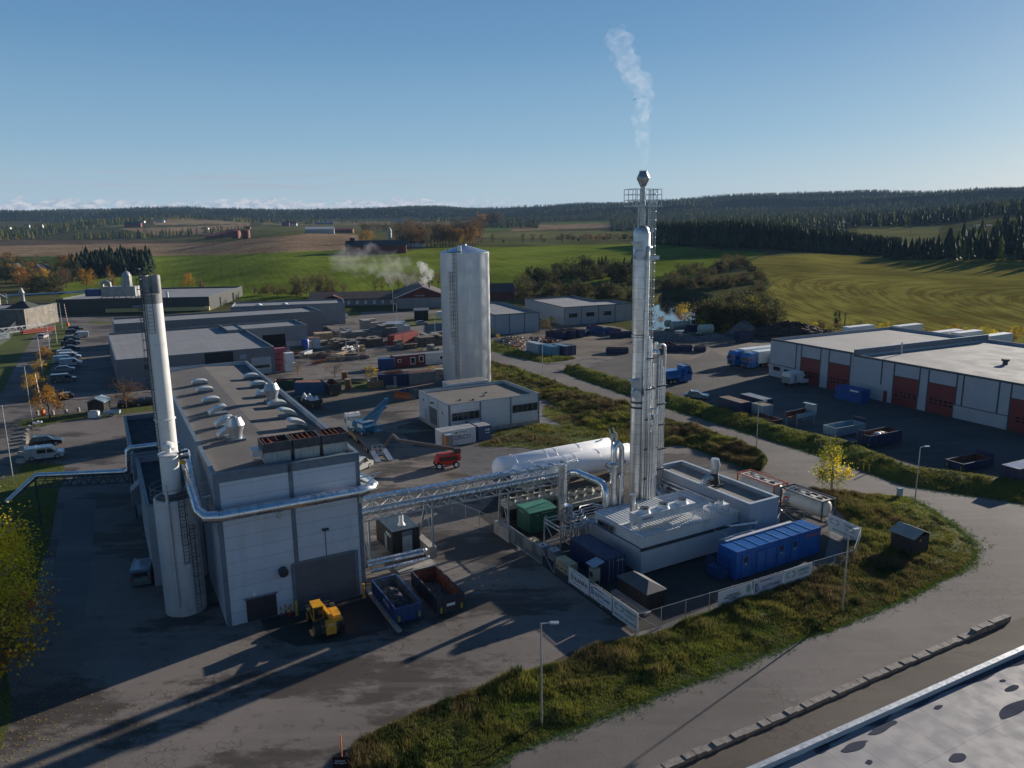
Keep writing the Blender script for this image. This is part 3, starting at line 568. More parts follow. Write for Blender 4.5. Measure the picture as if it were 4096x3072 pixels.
def skylight(x,y,opened=0,flip=1,label=None):
    b=MB();b.box(x-.95,x+.95,y-.6,y+.6,13.5,13.95);k=b.build('skylight',GREYT,mr,False)
    b=MB();n=8;pr=[(1.05*math.cos(math.pi*i/n)*-1,.1+.42*math.sin(math.pi*i/n)) for i in range(n+1)]
    b.yprism(pr,-.7,.7)
    a=R(22)*opened*flip;b.move(Matrix.Translation((x,y,13.92+.2*opened))@Matrix.Rotation(a,4,'Y'));b.build('dome',SKY,k)
for i,(x,y) in enumerate([(4.1,43),(4.05,37.4),(3.9,30.6),(3.75,23.8),(3.6,18),(3.2,13.4)]): skylight(x,y,i>2,-1)
for i,(x,y) in enumerate([(10.9,43.6),(10.7,37.5),(10.2,30.9),(10.4,24.3),(10.3,18.5),(10.1,13.2)]): skylight(x,y,i>3,1)
for x,y in ((3.7,11.6),(10.4,27.)):
    b=MB();b.box(x-.85,x+.85,y-.85,y+.85,13.5,13.95);k=b.build('roof_vent',GREYT,mr,False)
    b=MB();b.lathe([(.62,0),(.66,.5),(.95,1.35),(.62,2.1),(.6,2.1),(.58,1.7)],(x,y,13.95),24);b.build('cowl',GALV,k)
CUL=mat('cooler_panel',(.36,.38,.36),.6,0,.1,1.,dirt=.7,dcol=(.10,.05,.03),streak=True,seam=[('X',.4,.02,0)]);FLAKE=mat('flaking_grey',(.055,.055,.06),.7,0,.3,2,dirt=.35,dcol=(.08,.04,.03))
for i,x0 in enumerate((4.55,7.15,9.75)):
    b=MB();b.box(x0,x0+2.25,1.35,3.5,13.85,15.1);k=b.build('cooler',CUL,mr,False)
    b=MB()
    for q in ((x0-.12,x0+2.37,1.2,1.3),(x0-.12,x0+2.37,3.55,3.65),(x0-.12,x0-.02,1.3,3.55),(x0+2.27,x0+2.37,1.3,3.55)): b.box(*q,14.9,15.75)
    b.build('hood',FLAKE,k,False)
    b=MB();b.box(x0-.01,x0+2.26,1.31,3.54,15.1,15.3)
    for j in range(5 if i else 2): b.box(x0+.2+.45*j,x0+.26+.45*j,1.31,3.54,15.3,15.68)
    if i==0:
        for j in range(9): p=(x0+rng.uniform(.2,2),rng.uniform(1.5,3.3),15.35);b.bar(p,(p[0]+rng.uniform(-.7,.7),p[1]+rng.uniform(-.5,.5),15.6+rng.uniform(0,.4)),.04)
    b.build('rusty_core',RUST,k,False)
b=MB();b.box(4.2,12.35,.85,1.25,13.55,13.9);b.box(4.2,12.35,3.6,3.9,13.5,13.8);b.build('cooler_base',GREYT,mr,False)
b=MB();b.box(3.6,4.5,1.9,3.1,14.5,15.1);b.build('air_box',GALV,mr,False)
# annexes, tank, chimney
A1=Fr(*M.w(-5.3,33.7)[:2],M.th);a1,f1=hall('annex','grey flat-roofed annex beside the far half of the boiler house, reached by the elevated pipe','annex',A1,5.2,22,7.7,mat('annex_panel',(.28,.31,.34),.6,0,.06,.5,seam=[('Z',1.2,.03,0)]),mat('dark_roof',(.04,.043,.05),.9,0,.2,.4),par=.6)
A2=Fr(*M.w(-4.95,11.8)[:2],M.th);a2,f2=hall('annex','narrow flat-roofed annex behind the white tank and the chimney foot','annex',A2,4.85,18,8.3,mat('annex_panel2',(.36,.38,.41),.6,0,.06,.5,seam=[('Z',1.2,.03,0)]),MC['dark_roof'],par=.6)
b=MB();b.box(-1.,-.1,12,14,4.6,6.2);b.yprism([(-1.0,6.2),(-.1,6.2),(-.1,7)],12,14);b.build('duct_box',GREYT,a2,False)
MTB=M;ctr=M.w(-2.75,5.6)
TANKW=mat('tank_white',(.5,.5,.5),.45,0,.06,.5,dirt=.45,dcol=(.2,.17,.13),streak=True,seam=[('Z',2.6,.02,0)])
tk=thing('ash_silo','stout white tank with caged ladders and railed rusty top in front of the chimney','tank',(ctr[0],ctr[1],0),M.th)
b=MB();b.lathe([(1.78,0),(1.78,10.9),(1.74,10.95)],n=48);b.build('shell',TANKW,tk)
b=MB();b.lathe([(1.72,10.9),(.9,11.15),(.05,11.2)],n=32);b.build('rusty_top',mat('tank_top',(.12,.09,.07),.8,0,.3,1.5,dirt=.6,dcol=(.2,.08,.03)),tk)
b=MB()
for z in (11.5,12.05): b.tube([(1.95*math.cos(t),1.95*math.sin(t),z) for t in np.linspace(0,2*math.pi,33)],.03,6)
for i in range(10): t=i*.628;b.bar((1.95*math.cos(t),1.95*math.sin(t),10.9),(1.95*math.cos(t),1.95*math.sin(t),12.05),.04)
b.build('railing',GREYT,tk)
def cage(b,x,y,z0,z1,th,w=.45,dep=.6,hoops=True):
    c,s=math.cos(th),math.sin(th);P=lambda a,o,z:(x+c*o-s*a,y+s*o+c*a,z)
    b.bar(P(-w/2,0,z0),P(-w/2,0,z1),.05);b.bar(P(w/2,0,z0),P(w/2,0,z1),.05)
    z=z0
    while z<z1: b.bar(P(-w/2,0,z),P(w/2,0,z),.03);z+=.33
    if hoops:
        z=z0+1.8
        while z<z1+.1:
            b.tube([P(-w/2,0,z),P(-w*.75,dep*.5,z),P(-w*.3,dep,z),P(w*.3,dep,z),P(w*.75,dep*.5,z),P(w/2,0,z)],.022,5);z+=.9
        for a in (-.75,-.3,.3,.75): b.bar(P(a*w,dep*(.5 if abs(a)>.5 else 1),z0+1.8),P(a*w,dep*(.5 if abs(a)>.5 else 1),z1),.022)
b=MB();cage(b,.35,-1.85,5.2,11.9,R(-82));cage(b,.95,-1.72,.3,8.6,R(-60));b.build('ladder',DKST,tk,False)
b=MB();b.cyl((-.75,-1.8,1.0),(-.75,-1.8,12.6),.13,10);b.box(.1,.6,-2.1,-1.75,4.8,5.1);b.build('down_pipe',TANKW,tk)
b=MB();b.lathe([(.8,10.9),(.8,14.6),(.9,14.7),(.9,14.8),(.25,14.9),(.25,15.3),(.55,15.35),(.5,15.7),(.1,15.9)],(-.1,.5,0),24);b.build('filter_stack',WHITE,tk)
b=MB();b.bar((.8,.3,11),(.8,.3,15.3),.06);b.bar((1.1,.3,11),(1.1,.3,15.3),.06);b.box(.8,1.5,-.1,.5,14.2,14.5);b.cyl((.7,.1,14.8),(1.5,.1,14.9),.12,8);b.build('filter_ladder',DKST,tk,False)
b=MB();b.box(.7,1.2,-.2,.1,13.8,14.1);b.build('yellow_valve',mat('yellow_paint',(.6,.33,.03),.5),tk,False)
cx,cz=M.wy(689,1952,9.4);cp=M.w(cx,9.4);ctop=HT(cp[0],cp[1],1100)
ch=thing('chimney','very tall slender white chimney with grey twin flue top, left of the boiler house','chimney',(cp[0],cp[1],0),M.th)
CHW=mat('chimney_white',(.62,.62,.6),.45,0,.04,.4,dirt=.1,seam=[('Z',6.3,.02,1)]);CHG=mat('chimney_grey',(.2,.205,.2),.6)
zt=ctop-2.5
b=MB();b.lathe([(.84,0),(.84,zt)],n=40);b.build('shaft',CHW,ch)
b=MB();b.lathe([(.845,zt),(.845,zt+.85),(.5,zt+.9)],n=40);b.build('shaft_top',CHG,ch)
b=MB()
for x in (-.44,.44): b.lathe([(.42,zt+.8),(.42,ctop-.15),(.36,ctop),(.33,ctop),(.33,ctop-.8)],(x,0,0),24)
b.build('flue',CHG,ch)
b=MB();b.lathe([(.95,0),(.95,.08),(.86,.09)],(0,0,17.2),40);b.build('collar',WHITE,ch)
b=MB();cage(b,-.78,-.42,4,ctop-.2,R(210),w=.35,hoops=False);cage(b,-.78,-.42,ctop-12,ctop+.5,R(210),w=.35,dep=.4);cage(b,-.3,-.95,zt-2.6,zt+1.6,R(-90),w=.5,hoops=False);b.box(-1.6,-.9,-.7,.5,ctop-2.8,ctop-2.7);b.build('ladder',DKST,ch,False)
# elevated pipe on a lattice girder going left
pb=fthing('pipe_bridge','silver heating pipe on a dark lattice girder left of the annex, crossing above the lawn','pipe bridge',M)
pts=[(-17.6,36.5,5.2),(-15.4,36.4,6.1),(-6.2,32.6,6.1),(-5.75,32.3,6.3),(-5.7,32.2,8.7),(-5.3,32.1,9.0),(0,31.7,9.0)]
b=MB();b.tube([(-18.6,35.5,3.6)]+pts[1:],.33,14);b.build('pipe',STEEL,pb)
b=MB();q=lambda t,o,z:(-15.6+10*t,36.2-3.7*t+o,z)
for o in (-.5,.5): b.bar(q(0,o,5.6),q(1,o,5.6),.1);b.bar(q(.02,o*.4,4.7),q(1,o*.4,4.7),.1)
for i in range(10):
    for o in (-1,1): b.bar(q(i/10,.5*o,5.6),q((i+.5)/10,.2*o,4.7),.06);b.bar(q((i+.5)/10,.2*o,4.7),q((i+1)/10,.5*o,5.6),.06)
b.build('girder',DKST,pb,False)
b=MB();b.bar(q(.0,0,0),q(.0,0,5.6),.2);b.build('post',DKST,pb,False);b=MB();b.bar((-5.5,32.6,0),(-5.5,32.6,5.8),.18);b.build('post',DKST,pb,False)
# ---------------------------------------------------------------- silo, office, plant
sp_=(-9.9,165.2);si=thing('grain_silo','huge ribbed silver silo with a caged ladder and conical roof behind the white office','silo',(*sp_,0),0)
b=MB();n=120;pr=[]
vs=[];
for k,z in enumerate((0,28.8)):
    for j in range(2*n): r=5.2+(.06 if j%2 else 0);vs.append((r*math.cos(math.pi*j/n),r*math.sin(math.pi*j/n),z))
b.add(vs,[(j,(j+1)%(2*n),2*n+(j+1)%(2*n),2*n+j) for j in range(2*n)]);b.build('shell',mat('silo_steel',(.55,.57,.59),.42,.75,.03,.15,seam=[('Z',7.2,.03,0)]),si,False)
b=MB();b.lathe([(5.3,28.75),(5.3,28.9),(.5,30.3),(.4,30.5),(.05,30.5)],n=36);b.build('roof',mat('silo_roof',(.45,.5,.56),.35,.8),si,False)
b=MB();cage(b,-1.75,-5.0,1.5,29.2,R(-110),w=.6,dep=.8);cage(b,-2.6,-4.65,9.5,25,R(-110),w=.5,dep=.7);b.box(-3.2,-1.2,-5.2,-3.6,28.9,29.0)
for x in (-3.2,-1.2): b.bar((x,-5.2,29),(x,-5.2,30.1),.05);b.bar((x,-3.6,29),(x,-3.6,30.1),.05)
b.bar((-3.2,-5.2,30.1),(-1.2,-5.2,30.1),.05);b.bar((-3.2,-3.6,30.1),(-1.2,-3.6,30.1),.05);b.build('ladder',DKST,si,False)
b=MB();b.box(-1.2,-.4,-4.4,-3.6,29.2,30.3);b.build('roof_box',WHITE,si,False)
O=Fr(*G(1794,1728)[:2],.49);oc=O.pt(1792,1617,4.5)
O=Fr(-10.6,121.9,.49);
orr,of=hall('office_building','low white office with brown flat roof and two ribbon windows before the silver silo','office building',O,17.4,13.2,5.4,WPAN2,ROOFB,plinth=.7)
for x in (5.75,11.55,17.1): panel('trim',orr,'f',of,x,x+.3,.7,5.35,GREYT,.04)
panel('trim',orr,'f',of,-.02,.4,.7,5.35,GREYT,.04)
window(orr,'f',of,.6,5.7,2.5,3.9,5);window(orr,'f',of,12.0,17.0,2.5,3.9,5)
for y in (4.3,8.7): panel('trim',orr,'l',of,y,y+.15,.7,5.35,GREYT,.03)
panel('roller_door',orr,'l',of,4.9,8.3,.1,3.6,DOORG,.05);panel('door',orr,'l',of,9.4,10.4,.7,2.8,mat('door_light',(.3,.31,.33),.5),.05)
panel('wall_vent',orr,'l',of,2.3,2.7,3.4,3.8,GREYT,.08);panel('wall_vent',orr,'l',of,10.8,11.2,4,4.4,GREYT,.08)
b=MB();b.box(-.5,0,6.2,6.9,4.45,4.6);b.build('wall_lamp',DKST,orr,False)
for x,y in ((4,4),(6,3),(9,5),(10.5,7)): b=MB();b.cyl((x,y,4.9),(x,y,5.15),.25,10);b.build('roof_vent',DKST,orr)
b=MB();b.box(6,14,13.2,16.5,0,5.9);b.build('rear_block',WPAN2,orr,False)
b=MB();b.box(6.2,13.8,13.4,16.3,5.9,5.93);b.build('rear_roof',ROOFB,orr,False)
P=Fr(12.58,69.91,.52)
CORW=mat('corrugated_white',(.55,.57,.58),.5,0,.06,.6,dirt=.3,dcol=(.3,.28,.25));DULLW=mat('dull_white_wall',(.40,.43,.46),.6,0,.06,.4,dirt=.25,dcol=(.2,.2,.2))
pl=fthing('process_building','low white process building with a ribbed white roof carrying fan coolers','industrial building',P)
b=MB();n=10
prof=[(.0,.0),(17.5,0),(17.5,9.6),(0,9.6)]
b.prism([(.35*(1-math.cos(t)),.35*(1-math.sin(t))) for t in np.linspace(0,math.pi/2,5)][::-1][:0]+prof,.25,2.75);b.build('base_wall',DULLW,pl,False)
b=MB();b.prism([(.25,.25),(15.6,.25),(15.6,8.1),(.25,8.1)],2.75,3.95);b.build('wall',CORW,pl,False)
b=MB();b.prism([(.15,.15),(15.7,.15),(15.7,8.2),(.15,8.2)],2.7,2.82);b.prism([(-.02,-.02),(17.52,-.02),(17.52,.2),(-.02,.2)],2.6,2.77);b.build('drip_edge',DKST,pl,False)
b=MB();b.corr(.1,15.75,.05,4.03,4.18,.42,.09,top=True)
for v in b.v[:]: pass
b.v=[(x,.05+ (y-.05)*(8.25-.05)/(4.18-.05) if y>1 else y,z+.0+ (.12 if 3.5<0 else 0)) for x,y,z in b.v];b.build('roof',CORW,pl,False)
b=MB();b.box(.1,15.7,3.55,3.85,4.1,4.15);b.box(11.6,12,.1,8.2,4.1,4.16);b.build('roof_strip',WHITE,pl,False)
for x0,x1,z in ((12.2,13.4,1.2),(12.9,13.3,3.4)): panel('hatch',pl,'f',(17.5,9.6),x0,x1,z-.4,z+.4,GREYT,.03) if z<2.5 else None
window(pl,'l',(15.6,8.1),4.6,7.2,3.0,3.6,2)
def fan(par,x,y,z,r=.5,mt=None):
    b=MB();b.lathe([(r*1.35,0),(r*1.05,.18),(r,.42),(r*.93,.42),(r*.93,.1)],(x,y,z),24);k=b.build('fan',mt or WHITE,par)
    b=MB();b.cyl((x,y,z+.1),(x,y,z+.36),r*.25,10)
    for i in range(7): a=i*2*math.pi/7;b.add([(x,y,z+.22),(x+r*.9*math.cos(a),y+r*.9*math.sin(a),z+.18),(x+r*.9*math.cos(a+.55),y+r*.9*math.sin(a+.55),z+.3)],[(0,1,2)])
    b.tube([(x+r*.95*math.cos(t),y+r*.95*math.sin(t),z+.44) for t in np.linspace(0,6.283,17)],.03,5)
    b.build('blade',BLACK,k,False)
dc=thing('dry_cooler','long white three-fan cooler on legs standing on the ribbed white roof','cooler',P.w(.5,1.1,4.15),P.th)
b=MB();b.box(0,7.6,0,1.5,.85,1.65);b.yprism([(0,1.65),(7.6,1.65),(7.6,1.66),(0,1.66)],0,1.5);b.build('casing',mat('cooler_white',(.6,.61,.6),.45),dc,False)
for x in (.25,7.35):
    for y in (.15,1.35): b=MB();b.cyl((x,y,0),(x,y,.85),.05,6,.28);b.build('leg',WHITE,dc)
for x in (1.3,3.8,6.3): fan(dc,x,.75,1.66,.5)
text('Güntner',.42,mat('blue_paint',(.02,.06,.22),.5),dc,(1.1,-.02,1.3))
sc2=thing('fan_unit','small white two-fan cooler on a frame at the right end of the ribbed roof','cooler',P.w(9.2,-.0,4.1),P.th)
b=MB();b.box(0,2.8,.2,1.2,.75,1.1);b.build('casing',MC['cooler_white'],sc2,False)
for x in (.05,2.75):
    for y in (.25,1.15): b=MB();b.bar((x,y,-.1),(x,y,.75),.07);b.build('leg',GALV,sc2,False)
for x in (.8,2.): fan(sc2,x,.7,1.1,.3)
ts=thing('roof_stack','steel twin-pipe stack rising from the ribbed white roof','stack',P.w(1.55,3.4,4.1),P.th)
b=MB();b.lathe([(.28,0),(.28,2.9),(.36,2.95),(.36,3.15),(.1,3.2)],n=18);b.build('pipe',PIPE,ts)
b=MB();b.cyl((.5,-.1,0),(.5,-.1,2.1),.13,12);b.tube([(.5,-.1,1.0),(.7,-.3,1.4),(.5,-.1,1.8)],.1,8);b.build('side_pipe',PIPE,ts)
tb,tf=hall('plant_hall','taller flat-roofed hall with white parapet behind the ribbed roof, next to the tank containers','industrial building',Fr(*P.w(13.45,-1.3)[:2],P.th),4.35,15.2,5.3,mat('blue_grey_panel',(.27,.32,.38),.55,0,.04,.4),mat('beige_roof',(.2,.18,.16),.9,0,.1,.5),mat('pale_trim',(.5,.53,.56),.4,.3))
b=MB();b.box(4.37,4.37+.1,3,6,.1,2.4);b.build('door',GREYT,tb,False)
rf=thing('roof_fan','black roof fan with a silver barrel outlet on the parapet hall','fan',P.w(15.4,5.9,4.9),P.th)
b=MB();b.lathe([(.42,1.5),(.5,1.9),(.62,2.4),(.45,3.2),(.42,3.2)],n=18);b.build('outlet',GALV,rf)
b=MB();b.cyl((0,0,.3),(0,0,1.55),.62,12,.4);b.box(-1,.9,-.7,-.5,.05,.2);b.box(-1,.9,.5,.7,.05,.2);b.build('fan_housing',BLACK,rf)
b=MB();b.tube([(-.3,0,.9),(-.9,0,1.2),(-1.4,.1,.9),(-1.6,.1,.1)],.32,12);b.build('elbow',GALV,rf)
# domed vessel
dv=thing('domed_vessel','polished steel vessel with a shallow ribbed dome beside the columns','vessel',P.w(13.6-1.0,10.6,0),P.th)
b=MB();b.lathe([(1.45,0),(1.45,2.45),(1.5,2.5),(1.35,2.75),(.9,2.98),(.3,3.1),(.05,3.1)],n=40);b.build('shell',steel('vessel_steel',(.66,.66,.66),.3,.2,'X'),dv)
b=MB();b.cyl((-.1,.3,3.0),(-.1,.3,4.1),.2,12);b.tube([(-.1,.3,4.0),(2.6,.9,4.2),(2.65,.9,3.1)],.09,8);b.tube([(-1.2,-2.2,3.2),(.6,-1.8,3.4),(1.1,-1.5,3.4)],.14,8);b.build('pipe',PIPE,dv)
# absorber column
tx,_=P.wy(2568.5,908,9.6);tw=thing('absorber_column','tallest steel process column with a railed platform and slender steaming stack on top','column',P.w(tx,9.6),P.th)
b=MB();b.lathe([(.8,0),(.8,22.3),(.9,22.4),(.9,22.55),(.8,22.6),(.88,23.4),(.9,33.3),(.8,33.75),(.5,34.1),(.1,34.2)],n=36);b.build('shell',STEELV,tw)
b=MB()
for z in (14.4,15,22.4,23): b.lathe([(.84,0),(.84,.22)],(0,0,z),32)
b.build('flange',DKST,tw)
b=MB();b.lathe([(.3,34.1),(.3,38.3),(.34,38.35),(.34,38.5),(.27,38.55),(.27,41.2),(.32,41.3),(.68,42.6),(.68,42.75),(.4,43.8),(.44,43.85),(.44,44.),(.3,44.)],n=20);
hs=HT(*P.w(tx,9.6)[:2],683);k_=(hs-34.1)/(44-34.1);b.v=[(x,y,34.1+(z-34.1)*k_) for x,y,z in b.v];b.build('stack',mat('stack_steel',(.33,.35,.36),.35,.9),tw)
b=MB();pz=HT(*P.w(tx,9.6)[:2],835-0)+.0;pz=36.2;b.box(-1.75,1.7,-1.0,.9,pz-.12,pz)
for z in (pz+.55,pz+1.1,pz+1.65): 
    for y in (-1.,.9): b.bar((-1.75,y,z),(1.7,y,z),.05)
    for x in (-1.75,1.7): b.bar((x,-1.,z),(x,.9,z),.05)
for x in np.linspace(-1.75,1.7,7):
    for y in (-1,.9): b.bar((x,y,pz),(x,y,pz+1.65),.05)
for x in (-.7,.7): b.bar((x,-.2,33.8),(x,-.2,pz),.1)
b.build('platform',GALV,tw,False)
b=MB();cage(b,1.35,.1,14,pz+1.6,0,w=.45,dep=.5);b.bar((1.0,.1,26),(1.4,.1,26),.08);b.box(-.4,1.6,-1.0,-.8,30.6,31.0);b.build('ladder',GALV,tw,False)
b=MB();tubes=[]
b.tube([(.7,-.7,31.9),(.1,-1.05,31.9),(.0,-1.1,31.4),(0,-1.1,12)],.17,10);b.build('riser_pipe',PIPE,tw)
zs=(24.2,22.9,22.5,22.3,21.8,21.2,20.9)
for i,(x,r,zt_,y) in enumerate(((.02,.24,25.1,-1.05),(.38,.16,22.3,-1.1),(.66,.17,21.9,-1.0),(.95,.15,21.6,-.8),(1.18,.14,22,-.6),(.3,.13,14,-1.6),(.62,.16,12,-1.6),(1.05,.17,13.5,-1.5),(1.45,.16,13.8,-1.3),(1.8,.14,14.2,-1.1))):
    b=MB()
    if i in (1,3,7,9): b.tube([(x*.4,-.5,zt_),(x,y+.05,zt_+.1),(x,y,zt_-.35),(x,y,.4)],r,10)
    else: b.cyl((x,y,.4),(x,y,zt_),r,12)
    b.build('riser_pipe',PIPE,tw)
for k in range(6):
    b=MB();b.box(-.1,1.3+.5*(k<3),-1.35,-.5,3+3.4*k,3.12+3.4*k);b.build('pipe_clamp',DKST,tw,False)
b=MB()
for z,s in ((31.6,1),(16.9,1)): b.add([(-1.6,-.2,z+.9),(-.5,-.9,z+.9),(-.3,-.9,z-.9),(-.75,-.6,z-.9)],[(0,1,2,3)]);b.box(-1.7,-.4,-.95,-.2,z+.85,z+.92)
b.build('manway_hood',GALV,tw,False)
b=MB()
for z in (31.1,16.2): b.cyl((-.9,-.5,z),(-1.15,-1.15,z),.5,14);b.cyl((.45,-.85,z+2.6),(.5,-1.15,z+2.6),.28,10)
b.build('manway',GALV,tw)
# stripper column
sx,_=P.wy(2612,1500,12.6);stp=thing('stripper_column','shorter steel process column with rounded head, elbows and pipes right of the tallest one','column',P.w(sx,12.6),P.th)
zt2=HT(*P.w(sx,12.6)[:2],1395)
b=MB();b.lathe([(.42,0),(.42,zt2-.8),(.5,zt2-.7),(.5,zt2-.5),(.36,zt2-.15),(.1,zt2)],(.35,0,0),20);b.cyl((.35,0,zt2-.1),(.35,0,zt2+.75),.2,12);b.build('shell',STEELV,stp)
b=MB();b.cyl((0,-.3,0),(0,-.3,zt2-1.6),.27,14);b.cyl((0,-.3,zt2-7.2),(0,-.3,zt2-5.9),.36,14);b.build('riser_pipe',PIPE,stp)
for x,r,zz in ((.62,.14,zt2-1.2),(.95,.13,zt2-1.5),(1.25,.12,zt2-2.5)):
    b=MB();b.tube([(.4,0,zz+.5),(x,-.2,zz+.4),(x,-.3,zz),(x,-.3,.4)],r,10);b.build('riser_pipe',PIPE,stp)
b=MB();b.tube([(.45,0,zt2+.35),(1.3,-.1,zt2+.4),(1.62,-.1,zt2+.1),(1.65,-.1,zt2-4.),(1.65,-.1,.5)],.16,10);b.build('riser_pipe',PIPE,stp)
b=MB()
for z in (3,5.5,8,11,13.5,zt2-4.5): b.box(-.3,1.9,-.5,.1,z,z+.14)
b.build('pipe_clamp',DKST,stp,False)
for i in range(3):
    x=-.2+.5*i;b=MB();b.tube([(x-.55,-2.6,0),(x-.55,-2.6,2.9-.2*i),(x-.35,-2.5,3.2-.2*i),(x+.1,-1.2,3.4-.2*i),(x+.3,-.6,3.5)],.14,10);b.build('elbow_pipe',PIPE,stp)
b=MB();b.lathe([(.35,0),(.35,2.2),(.42,2.3),(.2,2.5)],(1.6,-1.9,0),14);b.build('pump',GALV,stp)
# gas inlet columns
gx_,_=P.wy(2455,1900,9.2);ic=thing('quench_column','steel column with a disc hat and a big inverted U pipe, left of the tallest column','column',P.w(gx_,9.2),P.th)
zh=HT(*P.w(gx_,9.2)[:2],1858)
b=MB();b.lathe([(.42,0),(.46,2.2),(.6,3.2),(.6,4.6),(.42,5.6),(.42,zh-.2),(.72,zh-.1),(.72,zh+.12),(.35,zh+.25)],n=24);b.build('shell',STEELV,ic)
b=MB();ut=HT(*P.w(gx_,9.2)[:2],1768)
b.tube([(0,0,zh),(0,0,ut-1.),(.15,0,ut-.5),(.55,.1,ut-.2),(.95,.15,ut-.5),(1.2,.2,ut-1.),(1.25,.2,0.3)],.3,16);b.build('u_pipe',STEEL,ic)
b=MB();b.add([(-.9,0,zh-.4),(0,0,zh-.3),(.1,0,zh-1.5),(-.1,.3,zh-1.5)],[(0,1,2,3)]);b.box(-.95,-.1,-.3,.3,zh-.45,zh-.35);b.build('bracket',GALV,ic,False)
for x,zz in ((.62,ut+.5),(1.15,ut+.6)):
    b=MB();b.cyl((x,1.2,.3),(x,1.2,zz),.13,10);b.cyl((x-.15,1.2,zz-.6),(x-.15,1.2,zz-.3),.12,8);b.tube([(x-.12,1.2,zz-.4),(x-.3,1.1,zz+.1),(x-.5,1.1,zz+.7)],.09,8);b.build('relief_pipe',PIPE,ic)
b=MB();b.tube([(.35,-.7,.3),(.35,-.7,zh-1.6),(.2,-.6,zh-1.2)],.16,10);b.build('relief_pipe',PIPE,ic)
# clutter of valves at the foot of the columns
pr_=thing('pipework','low tangle of steel valves and pipes at the foot of the process columns','pipework',P.w(0,0),P.th)
b=MB()
for i in range(26):
    x=rng.uniform(3,13);y=rng.uniform(8.6,11.5);z=rng.uniform(.4,2.6);b.cyl((x,y,0),(x,y,z),rng.uniform(.05,.14),8)
    if i%3==0: b.cyl((x,y,z),(x+rng.uniform(.4,1.5),y+rng.uniform(-.3,.3),z),.08,8)
b.build('riser',PIPE,pr_)
b=MB()
for i in range(3): b.tube([(13.1,13.5-i*.4,4.2-.5*i),(13.1,-.4+3.5,4.2-.5*i),(12.2,3.-.3*i,4.2-.45*i)],.12,8)
b.build('long_pipe',PIPE,pr_)
b=MB();b.tube([(11.0,-.3,3.2),(10.8,-1.2,3.4),(13.6,-2.0,3.5),(14.2,-1.6,3.4),(14.2,-1.2,.4)],.16,10);b.tube([(9.6,-.2,2.9),(9.6,-2.2,2.9),(13,-2.2,2.9)],.05,6);b.build('loop_pipe',STEEL,pr_)
b=MB();b.box(8.2,9.4,-3,-2.2,2.3,2.4)
for x in (8.2,9.4):
    for y in (-3,-2.2): b.bar((x,y,0),(x,y,3.3),.06)
b.bar((8.2,-3,3.3),(9.4,-3,3.3),.06);b.box(8.2,13.2,-2.35,-2.05,2.75,2.85);b.build('stair_frame',GALV,pr_,False)
# pipe bridge from the boiler house to the columns
br=thing('duct_bridge','galvanised lattice bridge carrying the thick silver duct from the boiler house to the columns','pipe bridge',P.w(0,0),P.th)
x0,x1=-23.5,1.2;yn,yf=14.5,16.5;zl=lambda x:5.75-(x-x0)*.012;zu=lambda x:7.05-(x-x0)*.012
b=MB()
for y in (yn,yf):
    b.bar((x0,y,zl(x0)),(x1,y,zl(x1)),.16);b.bar((x0,y,zu(x0)),(x1,y,zu(x1)),.16)
    n=13
    for i in range(n+1):
        x=x0+(x1-x0)*i/n;b.bar((x,y,zl(x)),(x,y,zu(x)),.1)
        if i<n:
            xn=x0+(x1-x0)*(i+1)/n;b.bar((x,y,zl(x)),(xn,y,zu(xn)),.09)
for i in range(14):
    x=x0+(x1-x0)*i/13;b.bar((x,yn,zl(x)),(x,yf,zl(x)),.1);b.bar((x,yn,zu(x)),(x,yf,zu(x)),.1)
    if i<13: b.bar((x,yn,zu(x)),(x+1.9,yf,zu(x)),.07)
b.build('lattice',GALV,br,False)
b=MB();b.tube([(-23.8,15.5,6.35),(1.3,15.5,6.05),(2.0,15.2,6.15),(2.35,14.4,6.3),(2.5,10.2,6.35),(2.4,9.4,6.2),(2.3,9.0,5.6),(2.3,8.9,4.9),(2.3,8.9,.2)],.42,20);b.build('duct',STEEL,br)
for k in range(3): b=MB();b.tube([(-23.8,16.1+.28*k,7.5),(-9,16.1+.28*k,7.3),(3.4,16.1+.28*k,7.1)],.1,8);b.build('small_pipe',STEEL,br)
b=MB()
for x in np.arange(-22.5,3,1.6): b.box(x,x+.08,15.95,16.85,7.1,7.18+.2)
b.build('saddle',GALV,br,False)
for x,ya,yb,zb in ((-22.8,14.6,16.4,.0),(-15.9,14.9,18.6,1.25),(-6.8,14.2,17.2,1.5),(1.0,14.6,16.5,0)):
    b=MB()
    for y in (14.6,16.4): b.bar((x,y if y<15 else (yb-.4 if zb else y),zb),(x,y,zl(x)),.18)
    b.bar((x,14.6,zb),(x,16.4,zl(x)),.07);b.build('leg',GALV,br,False)
    if zb: b=MB();b.box(x-.4,x+.4,ya-.3,yb,0,zb);b.build('footing',CONC,br,False)
